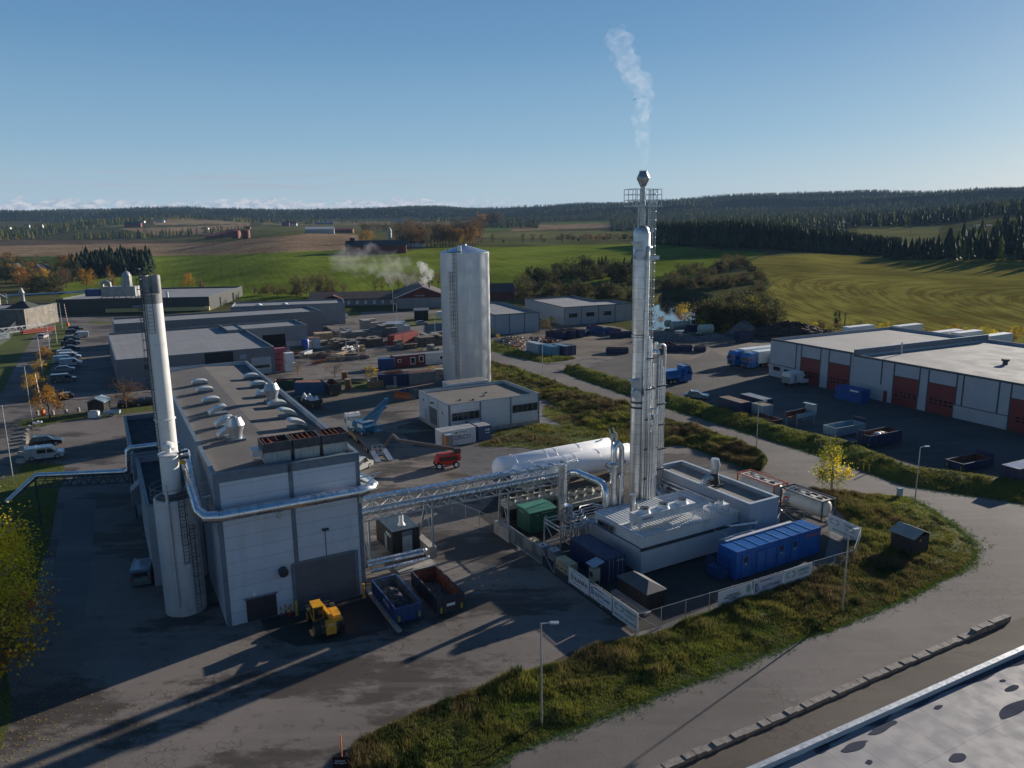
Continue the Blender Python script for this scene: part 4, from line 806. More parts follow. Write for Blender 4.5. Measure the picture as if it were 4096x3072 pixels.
# steel mast of three stacks on a frame
m3_=thing('triple_stack','three close silver stacks rising from a galvanised pipe frame by the green cabin','stack',P.w(-2.,11.3),P.th)
ztr=HT(*P.w(-1.9,11.4)[:2],1862)
for x,y,r,z in ((0,0,.2,ztr),(.28,-.1,.27,ztr+.15),(.55,.1,.1,ztr-1),(-.25,-.1,.1,ztr-.1),(.1,-.35,.1,ztr-1.5)): b=MB();b.cyl((x,y,2.6),(x,y,z),r,14);b.build('pipe',PIPE,m3_)
b=MB()
for x in (-2.4,-.3,1.1):
    for y in (-.4,-3.5): b.bar((x,y,0),(x,y,3.3),.14)
for z in (2.9,3.3,.5):
    for y in (-.4,-3.5): b.bar((-2.4,y,z),(1.1,y,z),.12)
    for x in (-2.4,-.3,1.1): b.bar((x,-.4,z),(x,-3.5,z),.12)
for x in (-2.4,-.3): b.bar((x,-.4,.5),(x,-3.5,2.9),.08);b.bar((x,-3.5,.5),(x,-.4,2.9),.08)
b.build('frame',GALV,m3_,False)
b=MB();b.box(-.5,.5,-1.6,-.7,3.3,4.6);b.build('steel_box',STEEL,m3_,False)
b=MB()
for i in range(14): x=rng.uniform(-.2,2.6);y=rng.uniform(-3.3,-.3);b.cyl((x,y,.5),(x,y,rng.uniform(1.5,3.9)),rng.uniform(.06,.16),8)
for i in range(7): z=2.6+.18*i;y=-3.4+.35*i;b.tube([(-.1,y,z),(1.6,y+.1,z),(2.3,y+1.0,z),(4.0,y+1.0,z),(5.,y-.6,z)],.08,7)
b.build('pipework',PIPE,m3_)
# generator cabin, air coolers, tanks
GRN=mat('green_paint',(.015,.085,.055),.5,0,.08,1)
gb=thing('generator_cabin','dark green steel cabin under the duct bridge','cabin',P.w(-4.1,14.5),P.th)
b=MB();b.box(0,3.6,0,2.9,.15,2.55);b.build('body',GRN,gb,False)
b=MB();b.xprism([(-.08,2.55),(3.,2.55),(3.,2.7),(1.4,2.86),(-.08,2.64)],-.06,3.66);b.build('roof',mat('green_roof',(.03,.16,.10),.5),gb,False)
b=MB();b.box(1.0,1.15,-.03,0,2.1,2.25);b.box(1.9,2.35,-.04,0,1.5,1.95);b.box(1.0,1.15,-.03,0,.6,.75);b.box(1.6,3.2,-.04,0,2.3,2.36);b.box(-.04,0,1.2,2.4,2.25,2.32);b.build('door_fitting',GALV,gb,False)
BEI=mat('beige_casing',(.33,.32,.26),.6,0,.1,1,dirt=.3)
def aircooler(x,y,nx,label,L,Wd,h):
    r=thing('air_cooler',label,'cooler',P.w(x,y),P.th,'fan coolers behind the duct bridge')
    b=MB();b.yprism([(0,h-.5),(L,h-.5),(L,h),(0,h)],0,Wd);b.build('casing',BEI,r,False)
    b=MB()
    for k in range(2):
        ym=Wd*(.08+.5*k);b.xprism([(ym,h-.5),(ym+Wd*.42,h-.5),(ym+Wd*.3,.5),(ym+Wd*.12,.5)],.1,L-.1)
    b.build('coil',mat('coil_dark',(.03,.03,.025),.7),r,False)
    b=MB()
    for i in range(5): X_=L*i/4;b.bar((X_,0,h-.5),(X_,Wd*.25,.3),.07);b.bar((X_,Wd,h-.5),(X_,Wd*.75,.3),.07)
    b.bar((0,Wd*.25,.3),(L,Wd*.25,.3),.1);b.bar((0,Wd*.75,.3),(L,Wd*.75,.3),.1)
    for X_ in (0,L): b.bar((X_,Wd*.25,0),(X_,Wd*.25,.3),.1);b.bar((X_,Wd*.75,0),(X_,Wd*.75,.3),.1)
    b.build('frame',GALV,r,False)
    for i in range(nx):
        for j in range(2): fan(r,L*(i+.5)/nx,Wd*(.26+.48*j),h,.42,BEI)
aircooler(-4.9,17.9,5,'long beige fan cooler behind the green cabin',8.2,2.3,2.55)
aircooler(1.6,14.3,4,'beige fan cooler with slanted dark coils, between the stacks and the silver duct',4.9,3.6,2.7)
TW=mat('tank_gloss_white',(.8,.8,.8),.5,0,.03,.5,dirt=.12,dcol=(.4,.4,.4))
def htank(x,y,label,L=18.3,r=1.62,zc=2.5):
    t=thing('storage_tank',label,'tank',P.w(x,y),P.th,'long white pressure tanks')
    b=MB();pr=[(.05,-.75),(.6,-.68),(1.1,-.45),(1.45,-.15),(r,.1)]+[(r,L-.1)]+[(1.45,L+.15),(1.1,L+.45),(.6,L+.68),(.05,L+.75)]
    b.lathe(pr,n=40);b.move(Matrix.Translation((0,0,zc))@Matrix.Rotation(R(90),4,'Y'));b.build('shell',TW,t)
    b=MB()
    for q in (2.2,7,8.6,12.5): b.tube([(q,r*1.005*math.sin(a),zc+r*1.005*math.cos(a)) for a in np.linspace(-1.4,1.4,15)],.025,5)
    b.build('weld_band',mat('weld_grey',(.4,.41,.43),.4),t)
    b=MB()
    for q in (1.5,L-1.8): b.box(q,q+.4,-1.2,1.2,0,zc-1.0);b.box(q+.1,q+.35,-.35,-.1,zc+1.45,zc+1.85)
    b.build('saddle',WHITE,t,False);return t
htank(.7,30.4,'rear and longer-looking of the two long white pressure tanks, beside the gravel')
t2_=htank(1.4,26.7,'front white pressure tank, nearest the duct bridge')
b=MB();b.box(-3.,-.6,.6,3,.2,.3)
for x in (-3,-.6):
    for y in (.6,3): b.bar((x,y,0),(x,y,2.2),.08)
b.box(-3.1,-.5,.5,3.1,2.2,2.28);b.build('pump_shelter',mat('shelter_dark',(.02,.024,.03),.6),t2_,False)
text('LINDE',.8,mat('navy_letters',(.03,.03,.09),.5),t2_,(14.7,-1.64,2.2),name='lettering')
b=MB();b.tube([(14.7+1.7*math.cos(a),-1.64,2.2+.55*math.sin(a)) for a in np.linspace(0,6.283,25)],.05,5);b.build('logo_ring',MC['navy_letters'],t2_)
# black service cabin
pc=thing('service_cabin','black ribbed cabin with a grey door and steel flue below the duct bridge','cabin',P.w(-19.4,17.3),P.th)
b=MB();b.corr(0,3.1,0,.1,2.7,.25,.03);b.corr(0,3.1,5.0,.1,2.7,.25,.03);b.corr(0,5,0,.1,2.7,.25,.03,axis='y');b.corr(0,5,3.1,.1,2.7,.25,.03,axis='y')
BLK=mat('black_cladding',(.022,.027,.03),.5,.3);b.build('wall',BLK,pc,False)
b=MB();b.corr(0,3.1,-.05,2.72,5.1,.3,.05,top=True);b.build('roof',mat('slate_blue_roof',(.10,.13,.15),.4,.4),pc,False)
b=MB();b.box(1.1,2.2,-.1,-.04,.2,2.0);b.build('door',mat('grey_door',(.3,.33,.37),.5),pc,False)
b=MB();b.box(1.05,2.25,-.1,-.04,2.05,2.55);b.box(-.07,-.02,1.5,2.2,.3,1.9);b.build('vent_panel',GREYT,pc,False)
b=MB();b.lathe([(.45,0),(.24,.35),(.24,1.3),(.2,1.3)],(1.6,1.4,2.75),16);b.build('flue',WHITE,pc)
text('P RCA',.5,WHITE,pc,(-.1,.9,2.2),rz=R(-90));b=MB();b.box(-.12,-.08,1.12,1.22,2.1,2.3);b.build('logo_mark',mat('logo_green',(.03,.4,.1),.5),pc,False)
lp=thing('heating_pipes','low pair of silver heating pipes with a stub end beside the black cabin','pipes',P.w(-22.6,14.4),P.th)
for y,z in ((.1,1.35),(-.2,1.1),(-.9,.75)): b=MB();b.tube([(-.6,y,z),(5.1,y,z),(5.4,y+.1,z-.1)],.17,12);b.build('pipe',STEEL,lp)
b=MB();b.box(2.2,6.3,-1.6,.6,.03,.12);b.build('slab',CONC,lp,False)
for k,(a,c_) in enumerate(((-1.2,2.4),)):
    b=MB();b.ball((5.6,-.1,1.3),.25);b.ball((5.6,-.8,.8),.2);b.build('valve',STEEL,lp)
# ---------------------------------------------------------------- generic yard things
mat('lamp_glass',(.5,.5,.5),.1);mat('pallet_wood',(.28,.17,.09),.85,0,.2,2)
def paint(n,c,r=.45,dirt=.25,**k): return mat(n,c,r,0,.08,1,dirt=dirt,streak=True,**k)
NAVY=paint('navy_paint',(.008,.02,.075));BLUE=paint('mid_blue_paint',(.01,.05,.17));BBLUE=paint('bright_blue_paint',(.005,.10,.36),dirt=.1);LBLUE=paint('pale_blue_paint',(.07,.22,.33));GREYB=paint('blue_grey_paint',(.25,.33,.38));REDC=paint('red_oxide_paint',(.30,.05,.035));GRC=paint('grey_container',(.20,.2,.2));WHC=paint('off_white_container',(.6,.62,.61),dirt=.5,dcol=(.2,.13,.08))
def container(label,x,y,th,L=6.06,Wd=2.44,h=2.59,col=NAVY,roofc=None,z=0,door=True,group=None,name='shipping_container',cat='container'):
    r=thing(name,label,cat,(x,y,z),th,group)
    b=MB();b.corr(.12,L-.12,.03,.15,h-.12,.28,.035);b.corr(.12,L-.12,Wd-.06,.15,h-.12,.28,.03);b.corr(.12,Wd-.12,.03,.15,h-.12,.28,.035,axis='y')
    b.box(.1,L-.1,.1,Wd-.1,.12,.2)
    b.build('side_wall',col,r,False)
    b=MB();b.corr(.1,L-.1,.08,h-.05,Wd-.08,.3,.03,top=True);b.build('roof',roofc or col,r,False)
    b=MB()
    for X_ in (0,L-.12):
        for Y_ in (0,Wd-.12): b.box(X_,X_+.12,Y_,Y_+.12,0,h)
    for Y_ in (0,Wd-.1): b.box(.12,L-.12,Y_,Y_+.1,.0,.15);b.box(.12,L-.12,Y_,Y_+.1,h-.12,h-.01)
    for X_ in (0,L-.1): b.box(X_,X_+.1,.12,Wd-.12,0,.15);b.box(X_,X_+.1,.12,Wd-.12,h-.12,h-.01)
    b.build('frame',col,r,False)
    if door:
        for k in (0,1):
            b=MB();y0=.14+k*(Wd/2-.13);b.box(L-.07,L-.02,y0,y0+Wd/2-.16,.16,h-.13);d=b.build('door',col,r,False)
            b=MB()
            for q in (.3,.8): b.bar((L+.01,y0+q,.16),(L+.01,y0+q,h-.14),.04)
            b.build('lock_bar',GALV,d,False)
    return r
def skip(label,x,y,th,L=6.2,Wd=2.4,h=1.9,col=NAVY,inner=RUST,load=None,lh=.6,group='open waste skips in the yards',cat='skip',ribs=True,name='open_skip',hl=True):
    r=thing(name,label,cat,(x,y,0),th,group);t=.07
    b=MB();b.box(0,L,0,t,.2,h);b.box(0,L,Wd-t,Wd,.2,h);b.box(0,t,t,Wd-t,.2,h);b.box(L-t,L,t,Wd-t,.2,h);b.box(t,L-t,t,Wd-t,.2,.3)
    for Y_ in (.7,Wd-.8): b.box(.1,L-.1,Y_,Y_+.12,0,.2)
    b.build('body',col,r,False)
    b=MB();b.box(t,L-t,t,t+.02,.3,h-.02);b.box(t,L-t,Wd-t-.02,Wd-t,.3,h-.02);b.box(t,t+.02,t+.02,Wd-t-.02,.3,h-.02);b.box(L-t-.02,L-t,t+.02,Wd-t-.02,.3,h-.02);b.build('lining',inner,r,False)
    b=MB();w=.07
    for q in ((-w,L+w,-w,t),(-w,L+w,Wd-t,Wd+w),(-w,t,t,Wd-t),(L-t,L+w,t,Wd-t)): b.box(*q,h,h+.08)
    if ribs:
        n=int(L/.62)
        for i in range(n+1): X_=i*(L-.08)/n;b.box(X_,X_+.08,-.07,0,.25,h);b.box(X_,X_+.08,Wd,Wd+.07,.25,h)
        for Y_ in (.5,Wd/2,Wd-.6): b.box(-.07,0,Y_,Y_+.1,.2,h);b.box(L,L+.07,Y_,Y_+.1,.2,h)
    b.build('rib',col,r,False)
    if load:
        nx,ny=26,12;vs=[];fs=[]
        for i in range(nx+1):
            for j in range(ny+1):
                a,c=i/nx,j/ny;zz=.35+lh*(math.sin(math.pi*a)**.6*math.sin(math.pi*c)**.7)+rng.uniform(-.06,.1);vs.append((t+.03+a*(L-2*t-.06),t+.03+c*(Wd-2*t-.06),zz))
        for i in range(nx):
            for j in range(ny): q=i*(ny+1)+j;fs.append((q,q+ny+1,q+ny+2,q+1))
        b=MB();b.add(vs,fs);b.build('load',load,r,False)
    if hl:
        b=MB()
        for Y_ in (.15,Wd-.35): b.box(-.09,-.075,Y_,Y_+.18,.35,.9)
        b.build('hazard_mark',mat('hazard_yellow',(.6,.5,.04),.5,seam=[('Z',.16,.08,0)],scol=(.02,.02,.02)),r,False)
    return r
ASHM=mat('ash_load',(.06,.055,.055),1,0,.6,3,bump=.1,bs=5);RUBB=mat('rubble_load',(.22,.16,.12),1,0,.7,4)
def wheel(par,x,y,r,w,z=None,rim=True):
    b=MB();b.cyl((x,y-w/2,r),(x,y+w/2,r),r,18);t=b.build('wheel',TYRE,par)
    b=MB();s=1 if y>0 else -1;b.cyl((x,y+s*w*.5,r),(x,y+s*(w*.5+.015),r),r*.58,12);b.build('rim',GALV if rim is True else rim,t)
def carpaint(n,c): return mat(n,c,.28,.15,.04,.5,coat=.5)
def car(label,x,y,th,kind='hatch',col=(.3,.3,.3),group='parked cars and vans',z=0,plate=False):
    dim={'hatch':(4.3,1.8,1.48,.62,(-2.0,1.15,-1.55,.25)),'estate':(4.75,1.85,1.5,.62,(-2.25,1.1,-1.85,.2)),'suv':(4.65,1.9,1.68,.7,(-2.2,1.15,-1.8,.3)),'sedan':(4.7,1.82,1.45,.6,(-1.75,1.15,-1.05,.25)),'coupe':(4.8,1.9,1.4,.6,(-1.9,1.1,-1.0,.2)),'pickup':(5.3,1.9,1.8,.75,(-.75,1.35,-.5,.6)),'van':(5.2,1.98,1.98,.8,(-2.5,1.7,-2.45,.95)),'smallvan':(4.5,1.85,1.85,.75,(-2.15,1.45,-2.1,.75))}
    L,w,h,belt,(c0,c1,t0,t1)=dim[kind];cm=carpaint('car_%.2f_%.2f_%.2f'%col,col);r=thing('parked_'+('van' if 'van' in kind else 'pickup' if kind=='pickup' else 'car'),label,'van' if 'van' in kind else 'pickup' if kind=='pickup' else 'car',(x,y,z),th,group)
    hl=L/2;g=.22;bz=belt+.3
    if 'van' in kind:
        b=MB();pr=[(-hl,g+.05),(hl-.1,g+.05),(hl,.55),(hl-.05,.95),(1.75 if kind=='van' else 1.5,1.12),(t1,h-.06),(t1-.3,h),(-hl+.15,h),(-hl,h-.15)]
        b.yprism(pr,-w/2,w/2);b.build('body',cm,r,False)
        b=MB();x0,z0_,x1,z1=(1.75 if kind=='van' else 1.5)-.04,1.17,t1+.04,h-.1
        nx,nz=(h-.06-1.12),( (1.75 if kind=='van' else 1.5)-t1);k=.012/math.hypot(nx,nz)*1
        b.add([(x0+nx*k,-w/2+.1,z0_+nz*k),(x0+nx*k,w/2-.1,z0_+nz*k),(x1+nx*k,w/2-.15,z1+nz*k),(x1+nx*k,-w/2+.15,z1+nz*k)],[(0,1,2,3)])
        b.build('windscreen',GLASS,r,False,False)
        for s in (-1,1):
            b=MB();yy=s*(w/2+.006);b.add([(t1-.55,yy,1.08),(x0-.2,yy,1.12),(t1-.02,yy,h-.28),(t1-.5,yy,h-.24)],[(0,1,2,3)]);b.build('side_window',GLASS,r,False,False)
            if kind=='van' and group!='x': b=MB();b.add([(-.9,yy,1.12),(t1-.7,yy,1.1),(t1-.7,yy,h-.28),(-.9,yy,h-.28)],[(0,1,2,3)]) ;b.build('side_window',GLASS,r,False,False) if 'crew' in label or 'window' in label else None
    else:
        b=MB();hood=bz-.02;pr=[(-hl+.05,g),(hl-.12,g),(hl,.45),(hl-.06,bz-.22),(hl-.35,bz-.1),(c1+.05,bz),(c0-.02,bz),(-hl+.06,bz-.05 if kind!='hatch' else bz),(-hl,.5)]
        b.yprism(pr,-w/2,w/2);b.build('body',cm,r,False)
        wt=w/2-.2
        P_=[(c0,-w/2+.06,bz),(c1,-w/2+.06,bz),(c1,w/2-.06,bz),(c0,w/2-.06,bz),(t0,-wt,h-.04),(t1,-wt,h-.04),(t1,wt,h-.04),(t0,wt,h-.04)]
        b=MB();b.add(P_,[(3,2,1,0),(4,5,6,7),(0,1,5,4),(1,2,6,5),(2,3,7,6),(3,0,4,7)]);b.build('window',GLASS,r,False)
        b=MB();b.add([(t0-.05,-wt-.02,h-.05),(t1+.05,-wt-.02,h-.05),(t1+.05,wt+.02,h-.05),(t0-.05,wt+.02,h-.05),(t0+.15,-wt+.1,h),(t1-.15,-wt+.1,h),(t1-.15,wt-.1,h),(t0+.15,wt-.1,h)],[(0,1,5,4),(1,2,6,5),(2,3,7,6),(3,0,4,7),(4,5,6,7),(3,2,1,0)])
        for s in (-1,1):
            for a,c in ((c0,t0),(c1,t1),((c0+c1)/2-.1,(t0+t1)/2)): b.bar((a,s*(w/2-.05),bz),(c,s*(wt+.01),h-.04),.07)
        b.build('roof',cm,r,False)
        if kind=='pickup':
            b=MB();b.box(-hl+.12,c0-.12,-w/2+.12,w/2-.12,bz-.01,bz+.01);b.build('load_bed',BLACK,r,False)
    rr=.33 if kind in('hatch','sedan','coupe','estate') else .36
    for X_ in (hl-.9,-hl+.95):
        for s in (-1,1): wheel(r,X_,s*(w/2-.1),rr,.24)
    for s in (-1,1):
        b=MB();b.box(hl-.1,hl+.005,s*(w/2-.32)-.16,s*(w/2-.32)+.16,.62,.78);b.build('headlight',mat('lamp_glass',(.5,.5,.5),.1),r,False)
        b=MB();zt_=.85 if 'van' not in kind else 1.0;b.box(-hl-.01,-hl+.06,s*(w/2-.12)-.09,s*(w/2-.12)+.09,zt_-.25,zt_+.1);b.build('tail_light',mat('tail_red',(.35,.01,.01),.3),r,False)
    if plate:
        b=MB();b.box(-hl-.02,-hl,-.6,.6,.75,.9);b.build('number_plate',mat('plate_green',(.15,.3,.18),.5),r,False)
        b=MB();b.add([(-hl-.012,-.7,1.15),(-hl-.012,.7,1.15),(-hl+.0,.62,h-.28),(-hl+.0,-.62,h-.28)],[(0,1,2,3)]);b.build('rear_window',GLASS,r,False,False)
        b=MB()
        for s in (-1,1): b.bar((-hl+.4,s*.8,h+.05),(.8,s*.8,h+.05),.05)
        b.build('roof_rail',GALV,r,False)
    return r
def lamp(label,u=0,v=0,w=None,h=7.8,az=R(-120),group='street lamps',arm=.7,z=0):
    p=w or G(u,v,z);r=thing('street_lamp',label,'street lamp',(p[0],p[1],z),az,group)
    b=MB();b.cyl((0,0,0),(0,0,h),.085,8,.05);b.build('pole',GALV,r)
    b=MB();b.bar((0,0,h-.03),(arm,0,h+.03),.06);b.build('arm',GALV,r,False)
    b=MB();b.box(arm-.1,arm+.5,-.14,.14,h-.02,h+.08);b.build('lamp_head',GALV,r,False);return r
# ---------------------------------------------------------------- warehouse with red doors
WH=Fr(59.0,170.8,.449)
WW=mat('warehouse_panel',(.36,.39,.43),.55,0,.05,.4,seam=[('Z',.42,.018,0)]);WT=mat('warehouse_trim',(.035,.055,.065),.5);WRF=mat('pale_roof_felt',(.25,.245,.24),.85,0,.08,.1,dirt=.35,dcol=(.17,.165,.16),seam=[('Y',1.05,.04,0)])
RD=mat('red_door',(.17,.022,.022),.5,0,.1,.5,seam=[('Z',.55,.02,0)])
def whall(label,y0,y1,h,depth):
    f=Fr(*WH.w(0,y0)[:2],WH.th);return hall('warehouse',label,'warehouse',f,depth,y1-y0,h,WW,WRF,WT,par=.5,group='warehouse halls with red doors')
w1,g1=whall('left warehouse hall with grey panels, two red doors and trucks behind it',-22.6,0,8.45,40)
w2,g2=whall('right warehouse hall with a stepped roof edge and several red doors, cut by the frame',-62,-22.66,8.1,42)
def wp(root,gg,y0,a,c,z0,z1,mt,o=.05,nm='panel'): return panel(nm,root,'l',gg,a-y0,c-y0,z0,z1,mt,o)
for a in (-7.7,-9.15,-14.4,-16.6,-22.0): wp(w1,g1,-22.6,a-.12,a+.12,2.75 if a>-9 else 0,8.4,WT,.06,'trim')
wp(w1,g1,-22.6,-7.6,-.02,2.7,2.85,WT,.07,'trim');wp(w1,g1,-22.6,-22.5,0,8.15,8.43,WT,.07,'trim')
PLN=mat('render_grey',(.38,.39,.4),.8,0,.06,.5)
wp(w1,g1,-22.6,-9.,.0,0,2.7,PLN,.1,'plinth_wall')
for a,c in ((-14.28,-9.27),(-21.88,-16.72)):
    d=wp(w1,g1,-22.6,a,c,.02,5.6,RD,.04,'red_door');wp(w1,g1,-22.6,a,c,5.6,5.75,WT,.07,'trim')
    for i in range(5):
        for j in (1.7,2.3): wp(d,g1,0,0,0,0,0,GLASS) if 0 else fbox('l',g1,a+22.6+.3+i*.95,a+22.6+.95+i*.95,j,j+.3,.04,.06).build('door_window',GLASS,d,False)
wp(w1,g1,-22.6,-3.4,-1.3,1.5,2.4,mat('brown_glass',(.05,.02,.02),.2),.13,'window');wp(w1,g1,-22.6,-5.9,-4.6,.1,2.2,GLASS,.13,'door')
for a in (-29.35,-32.05,-37.4,-39.2,-44.6,-45.8,-52.0,-54.0): wp(w2,g2,-62,a-.12,a+.12,3.2 if a in(-29.35,) else 2.3 if a<-45 and a>-53 else 0,8.05,WT,.06,'trim')
wp(w2,g2,-62,-62,-22.7,7.8,8.08,WT,.07,'trim');wp(w2,g2,-62,-53.9,-44.5,0,2.3,PLN,.12,'plinth_wall');wp(w2,g2,-62,-53.9,-44.5,2.3,2.42,WT,.14,'trim')
wp(w2,g2,-62,-39.1,-37.5,0,2.3,PLN,.12,'plinth_wall');wp(w2,g2,-62,-32,-23,0,2.4,PLN,.1,'plinth_wall');wp(w2,g2,-62,-31,-30.2,.05,2.2,RD,.14,'door')
for a,c in ((-37.3,-32.17),(-44.5,-39.3),(-60,-54.15)):
    d=wp(w2,g2,-62,a,c,.02,5.4,RD,.04,'red_door');wp(w2,g2,-62,a,c,5.4,5.55,WT,.07,'trim')
    for i in range(5):
        for j in (1.7,2.3): fbox('l',g2,a+62+.3+i*.95,a+62+.95+i*.95,j,j+.3,.04,.06).build('door_window',GLASS,d,False)
b=MB();b.box(-.1,42.1,39.0,39.34,8.1,9.15);b.build('parapet',GREYT,w2,False)
b=MB();b.box(-.1,42.1,38.96,39.38,9.15,9.22);b.build('parapet_cap',GALV,w2,False)
b=MB();b.cyl((11.3,37.3,7.6),(11.3,37.3,10.),.16,10);b.build('flue',GALV,w2)
b=MB();b.cyl((17.5,20,7.6),(17.5,20,8.3),.45,12);b.cyl((17.5,20,8.3),(17.5,20,8.7),.7,12);b.build('roof_fan',DKST,w2)
for i,(x,y) in enumerate(((25,-2.8),(31,-8),(37,-13))): pass
# trailers behind the hall
def trailer(label,x,y,th,z=0): 
    r=thing('box_trailer',label,'trailer',(x,y,z),th,'white box trailers behind the warehouse');b=MB();b.box(0,11,0,2.55,1.2,4);b.build('box',WHITE,r,False)
    b=MB();b.box(0,11,.5,2,.9,1.2);b.build('chassis',BLACK,r,False)
    for X_ in (1.5,2.8): wheel(r,X_,.3,.5,.3);wheel(r,X_,2.3,.5,.3)
    return r
for u,v,l in ((3400,1310,'white trailer roof showing behind the left end of the warehouse'),(3600,1306,'white trailer behind the middle of the warehouse ridge'),(3760,1330,'white trailer behind the parapet step, left of a longer one'),(3840,1333,'longest white trailer just left of the raised parapet'),(3960,1345,'white trailer behind the right warehouse hall')):
    p=G(u,v,4.);trailer(l,p[0],p[1],WH.th+.05)
# trucks
TB=carpaint('truck_blue',(.012,.13,.40))
def truck(label,x,y,th,trail=True,side=True,group='blue lorries'):
    r=thing('lorry',label,'lorry',(x,y,0),th,group)   # front at x=0 pointing -x
    b=MB();b.yprism([(0,.35),(0,1.7),(.12,2.9),(.5,3.6),(1.4,3.75),(2.2,3.75),(2.2,1.0),(2.2,.35)],-1.25,1.25);b.build('cab',TB,r,False)
    b=MB();b.add([(-.015,-1.1,1.85),(-.015,1.1,1.85),(.09,1.05,2.75),(.09,-1.05,2.75)],[(0,1,2,3)]);b.build('windscreen',GLASS,r,False,False)
    b=MB()
    for s in (-1.26,1.26): b.add([(.25,s,1.8),(1.1,s,1.8),(1.1,s,2.6),(.35,s,2.6)],[(0,1,2,3)])
    b.build('side_window',GLASS,r,False,False)
    b=MB();b.box(-.03,0,-.9,.9,.75,1.5);b.box(-.04,.02,-1.2,1.2,.35,.55);b.box(.2,.6,-1.0,1.0,3.72,3.82);b.build('grille',BLACK,r,False)
    for s in (-1,1):
        b=MB();b.box(-.03,.1,s*.95-.15,s*.95+.15,.6,.8);b.build('headlight',MC['lamp_glass'],r,False)
        b=MB();b.box(.0,.15,s*1.45-.1,s*1.45+.1,1.7,2.4);b.build('mirror',TB,r,False)
    b=MB();b.box(2.2,6.2,-.45,.45,.6,1.0);b.build('chassis',BLACK,r,False)
    b=MB();b.box(2.2,3.4,-1.2,1.2,.4,1.0);b.build('side_tank',TB,r,False)
    for X_ in (1.35,4.6,5.6):
        for s in (-1,1): wheel(r,X_,s*1.05,.5,.32)
    if trail:
        b=MB();b.box(3.0,16.2,-1.28,1.28,1.15,4.0);b.build('trailer_box',mat('trailer_white',(.6,.66,.68),.4,0,.04,.3),r,False)
        b=MB();b.box(3.,16.2,-1.29,1.29,.95,1.15);b.build('trailer_frame',BLACK,r,False)
        for X_ in (12,13.3,14.6):
            for s in (-1,1): wheel(r,X_,s*1.05,.5,.32)
    return r
p=WH.w(.3,13.1);truck('left of the two blue lorries with white trailers beside the warehouse end wall',p[0],p[1],WH.th)
p=WH.w(1.0,8.9);truck('right of the two blue lorries with white trailers, nearest the warehouse wall',p[0],p[1],WH.th)
p=G(3100,1475);container('cream container behind the blue lorries, against the warehouse end',*WH.w(6.5,4.2)[:2],WH.th,12.2,2.5,3.6,mat('cream_box',(.4,.39,.33),.6))
r=truck('blue lorry half hidden behind the steel columns in the open yard',39.2,165.4,WH.th+math.pi,trail=False)
b=MB();b.box(2.6,9,-1.2,1.2,1.2,3.0);b.build('load_box',TB,r,False)
# white box van with tail lift
p=WH.w(-6.2,-12.4);r=thing('box_van','white box van with a grey tail lift parked before the first red door','van',(p[0],p[1],0),WH.th+.1)
b=MB();b.box(0,4.2,0,2.2,.9,3.1);b.build('box',WHITE,r,False)
b=MB();b.box(-.08,0,.05,2.15,.9,2.2);b.build('tail_lift',mat('grey_lift',(.25,.26,.26),.5,.3),r,False)
b=MB();b.box(1.3,2.0,-.02,0,1.1,2.6);b.build('side_door',GALV,r,False)
b=MB();b.yprism([(4.2,.5),(6.1,.5),(6.15,1.2),(5.4,1.4),(4.9,2.2),(4.2,2.7)],.1,2.1);b.build('cab',WHITE,r,False)
b=MB();b.add([(5.43,.25,1.42),(5.43,1.95,1.42),(4.93,1.85,2.18),(4.93,.35,2.18)],[(0,1,2,3)]);b.box(4.5,5.2,.08,.1,1.45,2.0);b.build('window',GLASS,r,False,False)
for X_ in (1.1,5.3): wheel(r,X_,.35,.36,.25);wheel(r,X_,1.95,.36,.25)
car('blue-grey saloon with a wet patch beside it, near the hedge bank in the lorry yard',*WH.w(-29.5,-10.6)[:2],WH.th-.75,'sedan',(.16,.25,.3))
# containers and skips in the lorry yard
r=container('bright blue container with a white name strip beside the red doors',*WH.w(-3.2,-29.7)[:2],WH.th+math.pi/2,6.06,2.5,2.6,mat('blue_flat',(.01,.07,.26),.5),name='shipping_container')
r['label']='bright blue container with a white name strip between the second and third red doors'
b=MB();b.box(.6,2.6,2.45,2.5,2.1,2.4)
b.v=[(x,y,z) for x,y,z in b.v];b.build('name_strip',WHITE,r,False)
container('navy container with a rusty beige roof, left of its pale-roofed twin by the hedge',*WH.w(-30.2,-26.6)[:2],WH.th+math.pi/2,6.06,2.44,2.6,NAVY,mat('rusty_beige',(.3,.22,.15),.8,0,.2,1,dirt=.5,dcol=(.2,.07,.03)),group='containers by the hedge bank').rotation_euler[2]=WH.th+math.pi/2
container('navy container with a pale roof, behind the rusty-roofed one by the hedge',*WH.w(-25.0,-26.6)[:2],WH.th+math.pi/2,6.06,2.44,2.6,NAVY,mat('pale_lid',(.3,.34,.36),.6),group='containers by the hedge bank')
container('short pale blue container with a rust-stained lid, nearest the hedge',*WH.w(-27.6,-29.3)[:2],WH.th+math.pi/2,3,2.3,2.3,GREYB,MC['rusty_beige'],group='containers by the hedge bank')
r=thing('tipper_body','raised grey tipper body with a rusty bed standing on legs','tipper body',WH.w(-29.4,-36.6),WH.th+.12)
b=MB();b.box(0,5.3,0,.07,1.5,2.3);b.box(0,5.3,2.3,2.37,1.5,2.3);b.box(5.25,5.33,0,2.37,1.5,3.4);b.box(4.5,5.3,0,2.37,3.3,3.36);b.build('side_wall',GREYB,r,False)
b=MB();b.box(.05,5.25,.07,2.3,1.4,1.5);b.box(.05,5.25,.075,.1,1.5,2.25);b.box(.05,5.25,2.27,2.295,1.5,2.25);b.build('bed',RUST,r,False)
for X_,Y_ in ((.2,.1),(.2,2.2),(4.8,.1),(4.8,2.2)): b=MB();b.bar((X_,Y_,0),(X_,Y_,1.4),.1);b.build('leg',GREYB,r,False)
